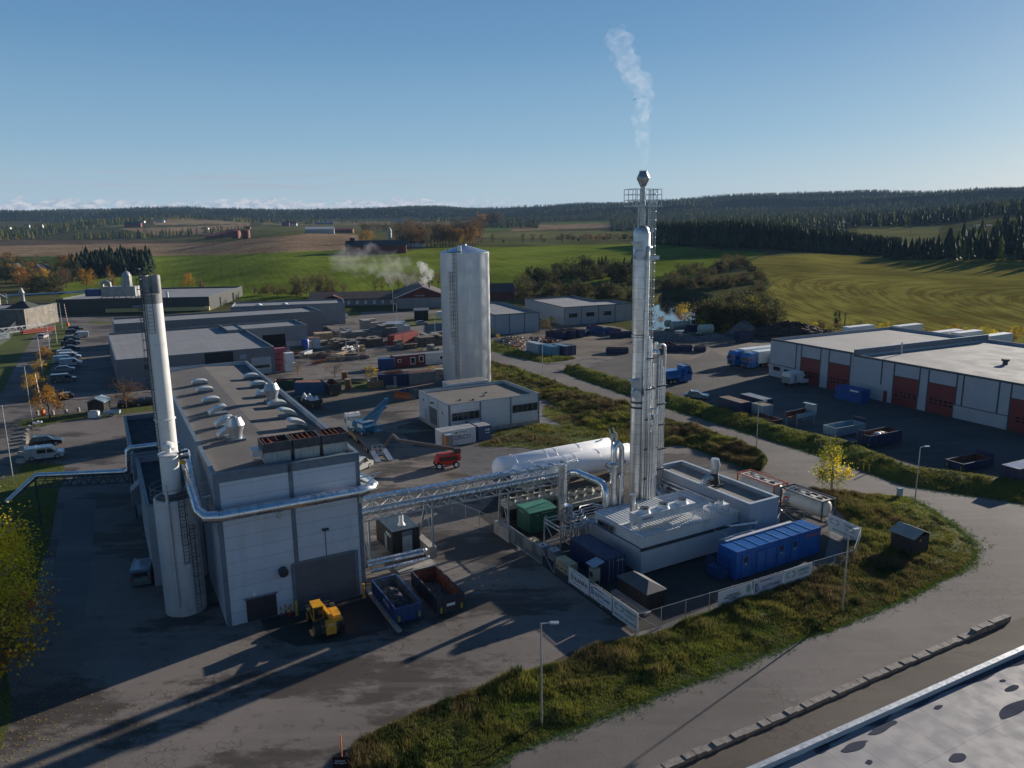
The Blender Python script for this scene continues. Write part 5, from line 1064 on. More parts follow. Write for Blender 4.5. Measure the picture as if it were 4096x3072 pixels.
skip('low dark flat skip lying between the pale blue container and the tipper body',*WH.w(-29.5,-33.6)[:2],WH.th+math.pi/2+.1,5,2.4,.8,mat('black_skip',(.02,.02,.025),.6),ribs=False,hl=False)
r=skip('pale grey skip with tall open sides, empty and next to the hedge',*WH.w(-28.9,-44.4)[:2],WH.th+.02,6.9,2.5,1.6,GREYB,GREYB,ribs=True,hl=False);
b=MB();b.box(6.85,6.95,0,2.5,1.6,2.4);b.build('head_board',NAVY,r,False)
r=skip('navy skip filled with rusty scrap and a white bag, beside the pale grey skip',*WH.w(-29.2,-51.1)[:2],WH.th+.03,7.3,2.5,2.0,NAVY,RUST,RUST,1.6)
b=MB();b.ball((3.2,1.2,1.75),.55,10,6,.5);b.ball((4.1,1.3,1.8),.4,10,6,.5);b.build('bag',WHITE,r)
b=MB();b.box(.0,.1,1.2,2.4,2.0,2.6);b.build('flap',NAVY,r,False)
r=skip('flat bed frame of navy steel left of the scrap-filled skip',*WH.w(-29.9,-48.2)[:2],WH.th-.05,3.0,2.3,.35,NAVY,CONC,ribs=False,hl=False);r['category']='flat bed'
r=skip('low navy skip with a brown load, alone in the middle of the lorry yard',*WH.w(-27.7,-65)[:2],WH.th-.02,6.5,2.6,1.25,NAVY,RUST,mat('brown_load',(.05,.03,.02),1,0,.5,3),.5)
b=MB();b.box(6.45,6.55,0,2.6,1.25,1.95);b.build('head_board',NAVY,r,False)
r=container('navy covered trailer with side panes at the right edge of the frame',*WH.w(-27.6,-72.3)[:2],WH.th,6,2.3,2.2,NAVY,mat('silver_roof',(.35,.4,.5),.35,.3),z=.5,door=False,name='covered_trailer',cat='trailer')
# tall lamps
lamp('tall street lamp in the rough grass at the near left, beside the yard edge',2166,2906,az=R(0),h=7.9)
lamp('street lamp in the grass bank before the blue container, casting a long road shadow',3368,2451,az=R(25),h=7.8)
lamp('street lamp beside the road bend behind the tank containers',3024.6,1800,az=R(0),h=7.7)
lamp('street lamp in the brown weeds right of the transformer shed',3659,2011,az=R(10),h=7.2)
lamp('thin street lamp by the road junction right of the silver silo',w=(7.2,175.2),az=R(160),h=8)
for nm,p_,l in (('a',(-38.7,256.),'street lamp by the yard entrance before the lodge'),('b',(-48.1,309.5),'tall street lamp in front of the brown gabled hall'),('c',(-23.7,233.5),'street lamp just left of the silver silo')): lamp(l,w=p_,az=R(150),h=9 if nm=='a' else 10 if nm=='b' else 7)
for p_,l,h_ in (((-87.8,134.6),'street lamp on the lower end of the grass island, left parking area',10.5),((-71.5,103.6),'nearest street lamp at the left, above the silver pipe girder',10.5),((-111.3,176.9),'street lamp between the two yellow trees on the parking border',10),((-141.4,234.1),'street lamp on the parking border right of the red-lit car',10),((-136.3,221.7),'street lamp beside the road near the red-lit car',8),((-160.9,270.7),'street lamp before the concrete works corner',9)): lamp(l,w=p_,h=h_,az=R(200))
for u,v,l,h_ in ((20*.33,1200,'x',9),(115*.331,1200+225*.331,'street lamp at the far left before the concrete works',10)):
    if l!='x': lamp(l,u,v,h=h_,az=R(200))
# road sign, barrier posts
for u,v,l,h_ in ((825*.331,1200+315*.331,'raised red and white barrier on an orange box at the far parking entrance',9.),(375*.463,1300+785*.463,'raised red and white barrier on an orange box beside the orange trees',9.)):
    p=G(u,v);r=thing('raised_barrier',l,'barrier',(p[0],p[1],0),0,'raised parking barriers');b=MB();b.box(-.3,.3,-.3,.3,0,1.2);b.build('housing',mat('orange_paint',(.6,.13,.02),.5),r,False)
    b=MB();b.bar((0,0,1.1),(-.5,0,h_-.8),.12);b.build('boom',mat('barrier_stripe',(.6,.58,.55),.5,seam=[('Z',1.,.5,0)],scol=(.45,.03,.03)),r,False)
# stone wall and the near building roof
b=MB();n=46;A_,B_=G(4030,2480),G(2610,3100)
dv_=(B_-A_);L_=dv_.length;d_=dv_/L_
r=thing('low_stone_wall','low wall of rough pale stone slabs along the road, lower right','wall',(0,0,0),0)
for i in range(n):
    a=A_+d_*(L_*i/n);c=A_+d_*(L_*(i+.97)/n);w_=.55+rng.uniform(-.06,.06);h_=.3+rng.uniform(-.05,.06)+( .2 if i<6 else 0);m_=(a+c)/2
    b.obox((m_[0],m_[1]),math.atan2(d_[1],d_[0])+rng.uniform(-.02,.02),(c-a).length,w_,0,h_)
b.build('slab',mat('granite',(.17,.155,.14),.85,0,.25,2,dirt=.3,bump=.03),r,False)
q0,q1=G(3002,3072,5),G(4096,2586,5);th_=math.atan2((q1-q0)[1],(q1-q0)[0]);nb_=Fr(q0[0]-40*math.cos(th_)+34*math.sin(th_),q0[1]-40*math.sin(th_)-34*math.cos(th_),th_)
PUD=mat('near_roof_membrane',(.25,.24,.245),.75,0,.05,.3,dirt=.2,dcol=(.15,.14,.14),seam=[('X',2.05,.03,0),('Y',6,.03,0)])
hall('near_building','near building at the lower right, pale membrane roof with puddles behind a metal parapet','building',nb_,110,34,5,WPAN2,PUD,mat('parapet_metal',(.42,.45,.48),.4,.4),par=.35)
PDL=mat('puddle_dark',(.075,.08,.1),1.,0,.15,.5,spec=0)
def blob(pts,n=0): sheet('puddle',T((2048,2304),pts,.926),4.668,PDL,smooth_=True)
blob([(1110,845),(1250,770),(1400,715),(1500,655),(1600,640),(1660,580),(1760,565),(1850,510),(1950,470),(2050,445),(2120,400),(2230,370),(2300,290),(2260,300),(2212,332),(2000,425),(1700,555),(1400,690),(1200,775),(1090,838)])
for cx_,cy_,rx_,ry_,sk_ in ((1480,735,62,18,-.25),(1542,802,16,10,0),(1640,640,0,0,0),(1925,785,36,22,-.1),(2160,485,32,12,-.3),(1840,566,20,8,-.2),(2165,575,75,30,-.35),(2120,452,14,6,0),(1600,655,55,22,-.4),(1340,745,30,20,-.3)):
    if rx_: blob([(cx_+rx_*math.cos(a)*rng.uniform(.75,1.2),cy_+sk_*rx_*math.cos(a)+ry_*math.sin(a)*rng.uniform(.75,1.2)) for a in np.linspace(0,5.6,9)])

# ---------------------------------------------------------------- plant yard: containers, fence, banners
r=container('long bright blue equipment container with ribbed roof, inside the fence','x' and P.w(7.3,-5.55)[0],P.w(7.3,-5.55)[1],P.th,12.19,2.44,2.9,BBLUE,mat('blue_roof',(.01,.17,.48),.45,0,.06,1),door=False,name='equipment_container',cat='container',z=.1)
for x in (1.0,6.05,8.05):
    b=MB();b.box(x,x+.5,-.05,.02,1.6,2.15);b.build('porthole',BLACK,r,False);b=MB();b.box(x-.3,x+.8,-.03,.02,.2,2.45);b.build('door',BBLUE,r,False)
    b=MB();b.box(x+.12,x+.36,-.06,-.03,1.3,1.45);b.build('sticker',mat('sticker_yellow',(.4,.45,.05),.5),r,False)
b=MB()
for x0_ in (2.8,4.1): b.box(x0_,x0_+1.2,-.035,.02,.25,2.3)
b.build('double_door',BBLUE,r,False)
for x in range(1,8): b=MB();b.box(x*1.52,x*1.52+.06,.02,2.42,2.86,2.93);b.build('roof_seam',LBLUE,r,False)
text('Zandbergen',.42,mat('orange_letters',(.55,.13,.02),.5),r,(10.9,-.04,2.35))
b=MB();b.box(.8,10.5,2.2,2.6,2.95,3.05);b.build('cable_tray',mat('tray_white',(.45,.47,.52),.5),r,False)
sl=thing('scissor_lift','small blue scissor lift parked at the left end of the long blue container','lift',P.w(6.0,-4.9,0),P.th)
b=MB();b.box(0,1.1,0,2.0,.15,.95);b.build('base',BLUE,sl,False)
b=MB()
for z in (1.0,1.5,2.0):
    for y in (0,2): b.bar((0,y,z),(1.1,y,z),.05)
    for x in (0,1.1): b.bar((x,0,z),(x,2,z),.05)
for x in (0,1.1):
    for y in (0,1,2): b.bar((x,y,.95),(x,y,2),.05)
b.build('railing',BLUE,sl,False)
for x in (.15,.95):
    for y in (.3,1.7): b=MB();b.cyl((x-.08,y,.18),(x+.08,y,.18),.18,10);b.build('wheel',TYRE,sl)
r=container('dark blue 20 foot container with door bars and an air conditioner, inside the fence corner',*P.w(-1.62,.42)[:2],P.th+math.pi,2.44,6.06,2.59,NAVY,door=False)
r.location=(*P.w(-4.09,.42)[:2],0);r.rotation_euler[2]=P.th
bl=mat('worn_blue_roof',(.012,.035,.10),.5,0,.1,1,dirt=.2,dcol=(.3,.32,.35))
for k in (0,1):
    b=MB();b.box(.14+k*1.1,1.18+k*1.1,-.03,.03,.16,2.46);d=b.build('door',NAVY,r,False);b=MB()
    for q in (.3,.8): b.bar((.14+k*1.1+q,-.06,.16),(.14+k*1.1+q,-.06,2.45),.04)
    b.build('lock_bar',GALV,d,False)
text('SCIU 000 721',.16,WHITE,r,(1.8,-.07,2.2));
ac=thing('air_conditioner','beige air conditioner under a small slanted white roof beside the dark blue container','air conditioner',P.w(-5.35,.6,.3),P.th)
b=MB();b.box(0,.8,0,.75,.3,1.5);b.build('casing',BEI,ac,False);b=MB();b.cyl((-.02,.37,.9),(-.03,.37,.9),.28,16);b.build('fan_grille',DKST,ac)
b=MB();b.yprism([(-.2,1.85),(1.1,2.15),(1.1,2.2),(-.2,1.9)],-.3,1.05);b.build('canopy',GREYB,ac,False)
b=MB();b.box(0,.8,0,.75,.2,.3)
for x in (.05,.75):
    for y in (.05,.7): b.bar((x,y,-.3),(x,y,.2),.06)
b.build('stand',GALV,ac,False)
gn=thing('generator_box','beige generator box by the fence, left of the first banner','generator',P.w(-6.5,3.2,0),P.th)
b=MB();b.box(0,1.1,0,2.3,.35,1.45);b.build('casing',mat('cream_casing',(.42,.37,.22),.55,0,.1,1,dirt=.2),gn,False)
b=MB()
for y in (.3,1.0,1.7): b.box(-.02,0,y,y+.4,.6,.75);b.cyl((-.02,y,1.2),(0,y,1.2),.05,8)
b.build('vent',BLACK,gn,False)
b=MB();b.box(.05,1.05,.1,2.2,.0,.35);b.build('skid',DKST,gn,False)
# hip roofed black shed
hr=thing('hip_roof_shed','black timber shed with a low hipped roof in the fence corner','shed',P.w(-4.2,-5.9),P.th)
b=MB();b.box(.15,2.25,.15,4.4,0,1.75);b.build('wall',mat('black_boards',(.012,.012,.013),.8,seam=[('X',.15,.02,0)]),hr,False)
b=MB();b.add([(0,0,1.7),(2.4,0,1.7),(2.4,4.55,1.7),(0,4.55,1.7),(1.2,1.2,2.35),(1.2,3.4,2.35)],[(0,1,4),(1,2,5,4),(2,3,5),(3,0,4,5),(3,2,1,0)]);b.build('roof',mat('shed_roof',(.075,.078,.085),.6,.2,.1,1),hr,False)
b=MB();b.box(-.5,.15,-.5,4.6,0,.3);b.build('footing',CONC,hr,False)
# IBCs
def ibc(label,x,y,z=0,col=None):
    t=thing('liquid_tote',label,'tote tank',P.w(x,y,z),P.th,'caged liquid totes');b=MB();b.box(.04,.96,.04,1.16,.16,1.05);b.build('bottle',col or mat('tote_white',(.5,.5,.5),.5),t,False)
    b=MB()
    for q in np.linspace(0,1,7): b.bar((q,0,.15),(q,0,1.1),.03);b.bar((q,1.2,.15),(q,1.2,1.1),.03)
    for q in np.linspace(0,1.2,7): b.bar((0,q,.15),(0,q,1.1),.03);b.bar((1,q,.15),(1,q,1.1),.03)
    for z_ in np.linspace(.15,1.1,6):
        for y_ in (0,1.2): b.bar((0,y_,z_),(1,y_,z_),.03)
        for x_ in (0,1): b.bar((x_,0,z_),(x_,1.2,z_),.03)
    b.build('cage',GALV,t,False);b=MB();b.box(0,1,0,1.2,0,.14);b.build('pallet',mat('pallet_wood',(.28,.17,.09),.85,0,.2,2),t,False)
    b=MB();b.cyl((.5,.6,1.05),(.5,.6,1.12),.12,10);b.build('lid',BLACK,t);return t
ibc('front white caged tote by the fence, nearest the gate',-5.6,7.3);ibc('second white caged tote, behind the front one by the fence',-6.0,8.9);ibc('beige caged tote with a brown lid beside the sliding gate',-6.2,10.6,col=mat('tote_beige',(.36,.28,.17),.6))
# chain link fence
CL=bpy.data.materials.new('chain_link');CL.use_nodes=True;nt=CL.node_tree;b_=nt.nodes['Principled BSDF'];b_.inputs['Base Color'].default_value=(.2,.21,.22,1);b_.inputs['Metallic'].default_value=.3;b_.inputs['Roughness'].default_value=.5
tcn=N(nt,'ShaderNodeTexCoord');sx_=N(nt,'ShaderNodeSeparateXYZ');nt.links.new(tcn.outputs['Object'],sx_.inputs[0])
hx=MA(nt,'ADD',sx_.outputs[0],sx_.outputs[1])
d1=MA(nt,'FRACT',MA(nt,'MULTIPLY',MA(nt,'ADD',MA(nt,'ADD',hx,sx_.outputs[2]),500),9));d2=MA(nt,'FRACT',MA(nt,'MULTIPLY',MA(nt,'ADD',MA(nt,'SUBTRACT',hx,sx_.outputs[2]),500),9))
al=MA(nt,'MAXIMUM',MA(nt,'LESS_THAN',d1,.10),MA(nt,'LESS_THAN',d2,.10));nt.links.new(al,b_.inputs['Alpha'])
def fence(label,pts,h=1.9,step=2.6,group='chain link fences',name='chain_link_fence',brace=(),z=0):
    r=thing(name,label,'fence',(pts[0][0],pts[0][1],z),0,group);o=Vector((pts[0][0],pts[0][1],0));mb=MB();k=0
    for a,c in zip(pts,pts[1:]):
        a,c=Vector((a[0],a[1],0))-o,Vector((c[0],c[1],0))-o;L=(c-a).length;n=max(1,round(L/step));d=(c-a)/L
        mb.add([a+Vector((0,0,.05)),c+Vector((0,0,.05)),c+Vector((0,0,h)),a+Vector((0,0,h))],[(0,1,2,3)])
        for i in range(n+1):
            if i==0 and k: continue
            p_=a+d*(L*i/n);b=MB();b.cyl(p_,p_+Vector((0,0,h+.08)),.04,6);b.build('post',GALV,r)
        b=MB();b.bar(a+Vector((0,0,h)),c+Vector((0,0,h)),.035);b.build('rail',GALV,r,False);k+=1
    mb.build('mesh',CL,r,False,False)
    for a,c in brace: b=MB();b.bar(Vector(a)-o,Vector(c)-o,.05);b.build('brace',GALV,r,False)
    return r
pw=lambda x,y,z=0:tuple(P.w(x,y,z))
fence('mesh fence behind the banners along the left side of the plant yard',[pw(-7,5),pw(-7.1,-8.3)],brace=[(pw(-7,5,0),pw(-7,7.4,1.8))])
fence('mesh fence along the near side of the plant yard, above the weeds',[pw(-7.45,-8.4),pw(6,-9.0),pw(14,-9.2),pw(19.6,-9.5)],brace=[(pw(-7.4,-8.4,1.8),pw(-5.,-8.5,0)),(pw(19.4,-9.5,2.4),pw(17,-9.4,0.1))])
fence('mesh fence from the far right corner post towards the tank containers',[pw(19.6,-9.5),pw(25.0,-6.4),pw(25.3,-2.2),pw(22.0,1.9)],h=2.,brace=[(pw(22,1.9,2),pw(23.2,-.8,.1))])
fence('mesh fence left of the plant yard under the duct bridge',[pw(-7.2,17.3),pw(-9.5,27)],h=1.9)
# sliding gate
def gate(label,a,c,h=1.9,n=22):
    t=thing('steel_gate',label,'gate',a,0,'barred steel gates');A_=Vector((0,0,0));B_=Vector(c)-Vector(a);b=MB()
    for z in (.12,h): b.bar(A_+Vector((0,0,z)),B_+Vector((0,0,z)),.08)
    b.bar(A_+Vector((0,0,.1)),A_+Vector((0,0,h)),.08);b.bar(B_+Vector((0,0,.1)),B_+Vector((0,0,h)),.08);b.build('frame',GALV,t,False)
    b=MB()
    for i in range(1,n): p_=B_*(i/n);b.bar(p_+Vector((0,0,.15)),p_+Vector((0,0,h)),.03)
    b.build('bar',GALV,t,False);return t
gate('barred steel gate between the concrete footing and the green cabin',pw(-6.95,14.0),pw(-7.0,10.9));gate('mesh-like steel gate leaf in front of the caged totes',pw(-7.0,10.7),pw(-6.95,7.4),n=30)
gate('small white barred gate between the parapet hall and the tank container',pw(19.4,.2),pw(21.6,1.6),1.7,8)
# banners
BW=mat('banner_white',(.62,.63,.64),.6,0,.03,1,dirt=.1);BWB=mat('banner_wind',(.5,.52,.58),.6,0,.03,1);GREENL=mat('logo_green_dark',(.04,.22,.09),.5);INK=mat('ink_black',(.02,.02,.03),.5);NVY=mat('ink_blue',(.02,.06,.22),.5);TEAL=mat('ink_teal',(.02,.22,.17),.5);GRT=mat('ink_grey',(.25,.33,.33),.5)
def banner(label,a,c,z0,z1,draw,mt=BW,out=-1):
    a,c=Vector(a),Vector(c);th=math.atan2((c-a)[1],(c-a)[0]);L=(c-a).length;t=thing('banner',label,'banner',(a[0],a[1],z0),th,'advertising banners on the fence')
    b=MB();b.box(0,L,-.02,.0,0,z1-z0);b.build('cloth',mt,t,False);draw(t,L,z1-z0);return t
def tx(t,s,size,m_,x,z,sx=1.): return text(s,size,m_,t,(x,-.035,z),sx=sx)
def ring(t,x,z,r,mt,a0=50,a1=310,w=.1):
    b=MB();A=np.radians(np.linspace(a0,a1,17));vs=[];fs=[]
    for a in A: vs+=[(x+(r-w)*math.cos(a),-.035,z+(r-w)*math.sin(a)),(x+r*math.cos(a),-.035,z+r*math.sin(a))]
    for i in range(16): fs.append((2*i,2*i+1,2*i+3,2*i+2))
    b.add(vs,fs);b.build('logo',mt,t,False,False)
def dia(t,x,z,s,mt):
    b=MB()
    for k,(w,i_) in enumerate(((s,s*.72),(s*.55,s*.25))):
        for q in range(4):
            a0,a1=math.pi/2*q,math.pi/2*(q+1)-.18;b.add([(x+w*math.cos(a0)*.7,-.035,z+w*math.sin(a0)),(x+w*math.cos(a1)*.7,-.035,z+w*math.sin(a1)),(x+i_*math.cos(a1)*.7,-.035,z+i_*math.sin(a1)),(x+i_*math.cos(a0)*.7,-.035,z+i_*math.sin(a0))],[(0,1,2,3)])
    b.build('logo',mt,t,False,False)
def d_kanfa(t,L,h): tx(t,'Process Plant Design and delivery by Kanfa',.11,GREENL,L*.45,h-.18);dia(t,.6,h*.52,.42,GREENL);tx(t,'KANFA',.62,INK,L*.62,h*.48,1.05);tx(t,'Carbon capture plants and solutions',.09,INK,L*.45,.32)
def d_slat(t,L,h):
    tx(t,'Arbeidene utføres av',.19,NVY,L*.42,h-.22);b=MB();b.box(.2,.5,-.036,-.034,h*.3,h*.78);b.build('logo',NVY,t,False);tx(t,'S',.6,BW,.38,h*.52).location.y=-.06;tx(t,'S',.5,NVY,.62,h*.46);tx(t,'SLÅTTLAND',.42,NVY,L*.6,h*.45,1.);tx(t,'www.slattland.no',.12,NVY,L*.5,.25)
def d_cc(t,L,h):
    ring(t,.6,h*.66,.3,TEAL);ring(t,1.25,h*.66,.3,TEAL,-130,130);tx(t,'CARBON',.4,TEAL,L*.68,h*.74);tx(t,'CENTRIC',.36,GRT,L*.7,h*.5);tx(t,'REACH NET ZERO FASTER',.25,TEAL,L*.5,h*.2)
def d_kan2(t,L,h):
    tx(t,'PROCESS PLANT\nDESIGN AND DELIVERY\nBY KANFA',.2,INK,L*.42,h*.55);dia(t,L-.5,h*.7,.42,GREENL);tx(t,'KANFA',.16,INK,.4,.2)
ya=[2.2,-1.35,-4.95,-8.25]
banner('white banner with green diamond logo and black KANFA lettering, on the left fence'.replace('KANFA ',''),pw(-7.12,2.2),pw(-7.14,-1.15),.35,1.95,d_kanfa)
banner('white banner with blue square logo in the middle of the left fence',pw(-7.14,-1.3),pw(-7.17,-4.7),.4,1.8,d_slat)
banner('white banner with green linked rings at the corner of the left fence',pw(-7.17,-4.85),pw(-7.2,-8.35),.2,1.9,d_cc)
banner('white banner with black text and a green diamond, left of three on the near fence',pw(1.4,-9.05),pw(5.6,-9.15),.1,1.9,d_kan2)
banner('blue-lettered banner in the middle of three on the near fence',pw(5.75,-9.15),pw(9.6,-9.25),.3,1.9,d_slat,BWB)
banner('green-ringed wavy banner, right of three on the near fence',pw(9.65,-9.27),pw(13.5,-9.36),.3,2.0,d_cc)
banner('big banner seen from behind with reversed green lettering, far right corner of the yard',pw(25.1,-2.2),pw(24.6,-6.6),.3,2.2,d_cc).rotation_euler[2]+=0
# tank containers
def tankcont(label,x,y,frame,body,logo):
    L=6.06;t=thing('tank_container',label,'tank container',P.w(x,y),P.th+math.pi/2,'tank containers');t.location=P.w(x+2.44,y,.3);
    b=MB()
    for X_ in (0,L-.13):
        for Y_ in (0,2.31): b.box(X_,X_+.13,Y_,Y_+.13,0,2.59)
        b.box(X_,X_+.13,.13,2.31,2.46,2.59);b.box(X_,X_+.13,.13,2.31,0,.13)
    for Y_ in (0,2.34): b.box(.13,L-.13,Y_,Y_+.1,2.48,2.59);b.box(.13,L-.13,Y_,Y_+.1,0,.1)
    b.build('frame',frame,t,False)
    b=MB();b.lathe([(.05,.12),(.7,.2),(1.05,.45),(1.12,.7),(1.12,L-.7),(1.05,L-.45),(.7,L-.2),(.05,L-.12)],n=28);b.move(Matrix.Translation((0,1.22,1.3))@Matrix.Rotation(R(90),4,'Y'));b.build('tank',body,t)
    b=MB()
    b.box(.2,L-.2,.25,.5,2.42,2.5);b.box(.2,L-.2,1.95,2.2,2.42,2.5)
    for X_ in np.linspace(.3,L-.6,5): b.box(X_,X_+.3,.5,1.95,2.42,2.48)
    b.build('walkway',mat('dirty_alloy',(.45,.4,.35),.6,0,.15,2,dirt=.4,dcol=(.2,.12,.08)),t,False)
    b=MB()
    for X_ in (1.3,3.0,4.6): b.cyl((X_,1.22,2.35),(X_,1.22,2.55),.3,12)
    b.build('hatch',BLACK,t)
    if logo:
        bx_=MB();vs=[];fs=[]
        for k,(a0,a1,mt_) in enumerate(((20,170,mat('logo_cyan',(.02,.3,.4),.5)),(190,350,mat('logo_navy',(.02,.08,.25),.5)))):
            vs=[];fs=[];A=np.radians(np.linspace(a0,a1,13));b=MB()
            for a in A: vs+=[(5.2+.36*math.cos(a),2.38,1.55+.36*math.sin(a)),(5.2+.48*math.cos(a),2.38,1.55+.48*math.sin(a))]
            for i in range(12): fs.append((2*i,2*i+1,2*i+3,2*i+2))
            b.add(vs,fs);b.build('logo_arc',mt_,t,False,False)
        b=MB();b.box(4.95,5.45,2.37,2.385,1.42,1.68);b.build('logo_box',mat('logo_red',(.5,.03,.02),.5),t,False)
        o=text('TOSS',.42,INK,t,(5.1,2.39,.85),rz=math.pi)
    return t
tankcont('cream tank container in a dark frame with a round red and blue logo',26.0,-.65,DKST,mat('cream_tank',(.52,.5,.44),.5,0,.06,1,dirt=.25,dcol=(.35,.28,.2),streak=True),True)
tankcont('grey-white tank container in an orange-red frame behind the parapet hall',25.7,6.1,mat('orange_frame',(.42,.09,.04),.5),mat('pale_tank',(.45,.44,.41),.5,0,.06,1,dirt=.2),False)
# timber transformer shed, meter post
ws=thing('transformer_shed','dark timber shed with a pale grey gable roof standing in the tall weeds','shed',P.w(26.6,-11.3),P.th-.05)
b=MB();b.box(.1,2.7,.1,2.6,0,2.15);b.build('wall',BROWNW,ws,False)
b=MB();b.yprism([(-.15,2.1),(1.4,2.75),(2.95,2.1),(2.95,2.18),(1.4,2.85),(-.15,2.18)],-.2,2.8);b.build('roof',mat('pale_green_roof',(.28,.28,.24),.7,0,.08,1,dirt=.2),ws,False)
b=MB();b.box(1.2,1.4,.05,.1,1.6,1.75);b.build('warning_sign',mat('sign_yellow',(.6,.5,.03),.5),ws,False)
cb_=thing('cable_cabinet','small grey cable cabinet in the weeds by the road bend','cabinet',G(3597,1968+20),.3);b=MB();b.box(-.3,.3,-.2,.2,0,1.1);b.build('body',GREYB,cb_,False);b=MB();b.box(-.34,.34,-.24,.24,1.1,1.18);b.build('lid',LBLUE,cb_,False)
for u,v,l in ((3453,1885,'left yellow marker post before the hedge bank'),(3475,1892,'right yellow marker post before the hedge bank')):
    m_=thing('marker_post',l,'marker post',G(u,v),0,'yellow marker posts');b=MB();b.box(-.1,.1,-.03,.03,.3,1.2);b.build('board',MC['hazard_yellow'],m_,False);b=MB();b.bar((0,0,0),(0,0,.3),.06);b.build('post',GALV,m_,False)
sg=thing('site_sign','dark red and black sign board on an orange post at the bottom edge','sign',G(1371,3082),0)
b=MB();b.bar((0,0,0),(0,0,2.6),.07);b.build('post',mat('orange_post',(.55,.17,.04),.6),sg,False)
b=MB();b.box(-.6,.6,-.07,-.03,.15,1.05);b.build('board',mat('sign_black',(.03,.012,.012),.4),sg,False)
text('Rakkestad\nNæringspark',.16,WHITE,sg,(-.1,-.09,.7))
b=MB();b.add([(.3,-.075,.15),(.6,-.075,.15),(.6,-.075,.6)],[(0,1,2)]);b.build('corner_mark',mat('sign_red',(.3,.02,.02),.4),sg,False,False)
# near skips
ASHB=paint('skip_blue',(.012,.05,.16))
r=skip('blue open skip heaped with dark ash, in the yard right of the boiler house',*M.w(15.4,-7.2)[:2],M.th+math.pi/2,6.4,2.4,1.55,ASHB,mat('dusty_steel',(.15,.15,.15),.8,0,.3,2),ASHM,1.15)
text('STENA',.55,WHITE,r,(2.4,2.45,1.05),rz=math.pi)
r=skip('rusty dark skip with a little load, right of the ash-filled blue skip',*M.w(19.3,-7.7)[:2],M.th+math.pi/2,6.4,2.5,1.75,mat('rusty_navy',(.03,.03,.045),.7,0,.2,1,dirt=.6,dcol=(.09,.04,.02)),RUST,ASHM,.25)
b=MB();b.box(-.1,-.08,.9,1.7,.9,1.15);b.build('plate',WHITE,r,False)
kb=thing('concrete_kerb','long low concrete kerb beside the blue skip','kerb',M.w(12.8,.2),M.th);b=MB();b.box(-.15,.25,-8.6,0,0,.22);b.build('kerb_block',CONC,kb,False)
for x,y,l in ((12.1,-.9,'yellow bollard at the right edge of the big roller door'),(5.8,-1.0,'yellow bollard at the left edge of the big roller door')):
    t=thing('bollard',l,'bollard',M.w(x,y),M.th,'yellow door bollards');b=MB();b.cyl((0,0,0),(0,0,1.5),.11,10);b.build('tube',MC['yellow_paint'],t);b=MB();b.box(-.25,.25,-.25,.25,0,.05);b.build('foot',DKST,t,False)
for i,(x,y) in enumerate(((4.5,-.6),(5.0,-.3),(5.15,-.9),(5.4,-.5))):
    t=thing('traffic_post','red traffic post with yellow band, one of four beside the small dark door','traffic post',M.w(x,y),M.th,'red and yellow traffic posts');b=MB();b.cyl((0,0,.06),(0,0,1.0),.07,8,.05);b.build('tube',mat('red_plastic',(.5,.03,.03),.5),t);b=MB();b.cyl((0,0,.55),(0,0,.75),.08,8);b.build('band',mat('yellow_band',(.55,.6,.03),.5),t);b=MB();b.cyl((0,0,0),(0,0,.06),.22,10);b.build('foot',BLACK,t)
# telehandler
YL=mat('machine_yellow',(.62,.30,.02),.4,0,.06,1,dirt=.15)
te=thing('telehandler','yellow telescopic loader parked facing the big roller door','loader',M.w(7.5,-4.1),M.th+R(88))
b=MB();b.yprism([(-2.3,.6),(2.0,.6),(2.0,1.1),(.6,1.25),(-2.3,1.25)],-.75,.75);b.build('chassis',DKST,te,False)
b=MB();b.yprism([(-1.9,1.1),(.2,1.1),(.1,1.6),(-.9,1.8),(-1.7,1.7),(-1.9,1.5)],-1.08,-.42);b.build('engine_cover',YL,te,False)
b=MB();b.yprism([(-.9,1.1),(.7,1.1),(.75,1.6),(.45,2.35),(-.8,2.35)],.25,1.05);b.build('cab_glass',GLASS,te,False)
b=MB();b.box(-.9,.5,.2,1.1,2.35,2.45);b.bar((.5,.25,1.1),(.45,.25,2.35),.08);b.bar((.5,1.05,1.1),(.45,1.05,2.35),.08);b.bar((-.85,.25,1.1),(-.85,.25,2.35),.08);b.bar((-.85,1.05,1.1),(-.85,1.05,2.35),.08);b.box(-.9,.7,.24,1.06,.9,1.3);b.build('cab',YL,te,False)
b=MB();b.bar((-2.2,-.08,2.0),(2.0,-.08,1.2),.3,.36);b.bar((-1.2,-.35,1.5),(.8,-.35,1.2),.1);b.bar((1.9,-.05,1.35),(2.5,-.05,.6),.24);b.build('boom',YL,te,False)
b=MB();b.box(2.5,2.65,-1.1,1.1,.2,1.0);b.yprism([(2.65,.2),(3.3,.15),(2.65,1.0)],-1.1,1.1);b.build('bucket',DKST,te,False)
b=MB();b.box(-2.6,-2.2,-.45,.4,.55,1.75);b.build('counterweight',YL,te,False)
text('JCB',.3,WHITE,te,(-2.62,0,1.45),rz=R(-90))
for x in (1.3,-1.5):
    for s in (-1,1): wheel(te,x,s*1.02,.68,.44,rim=YL)
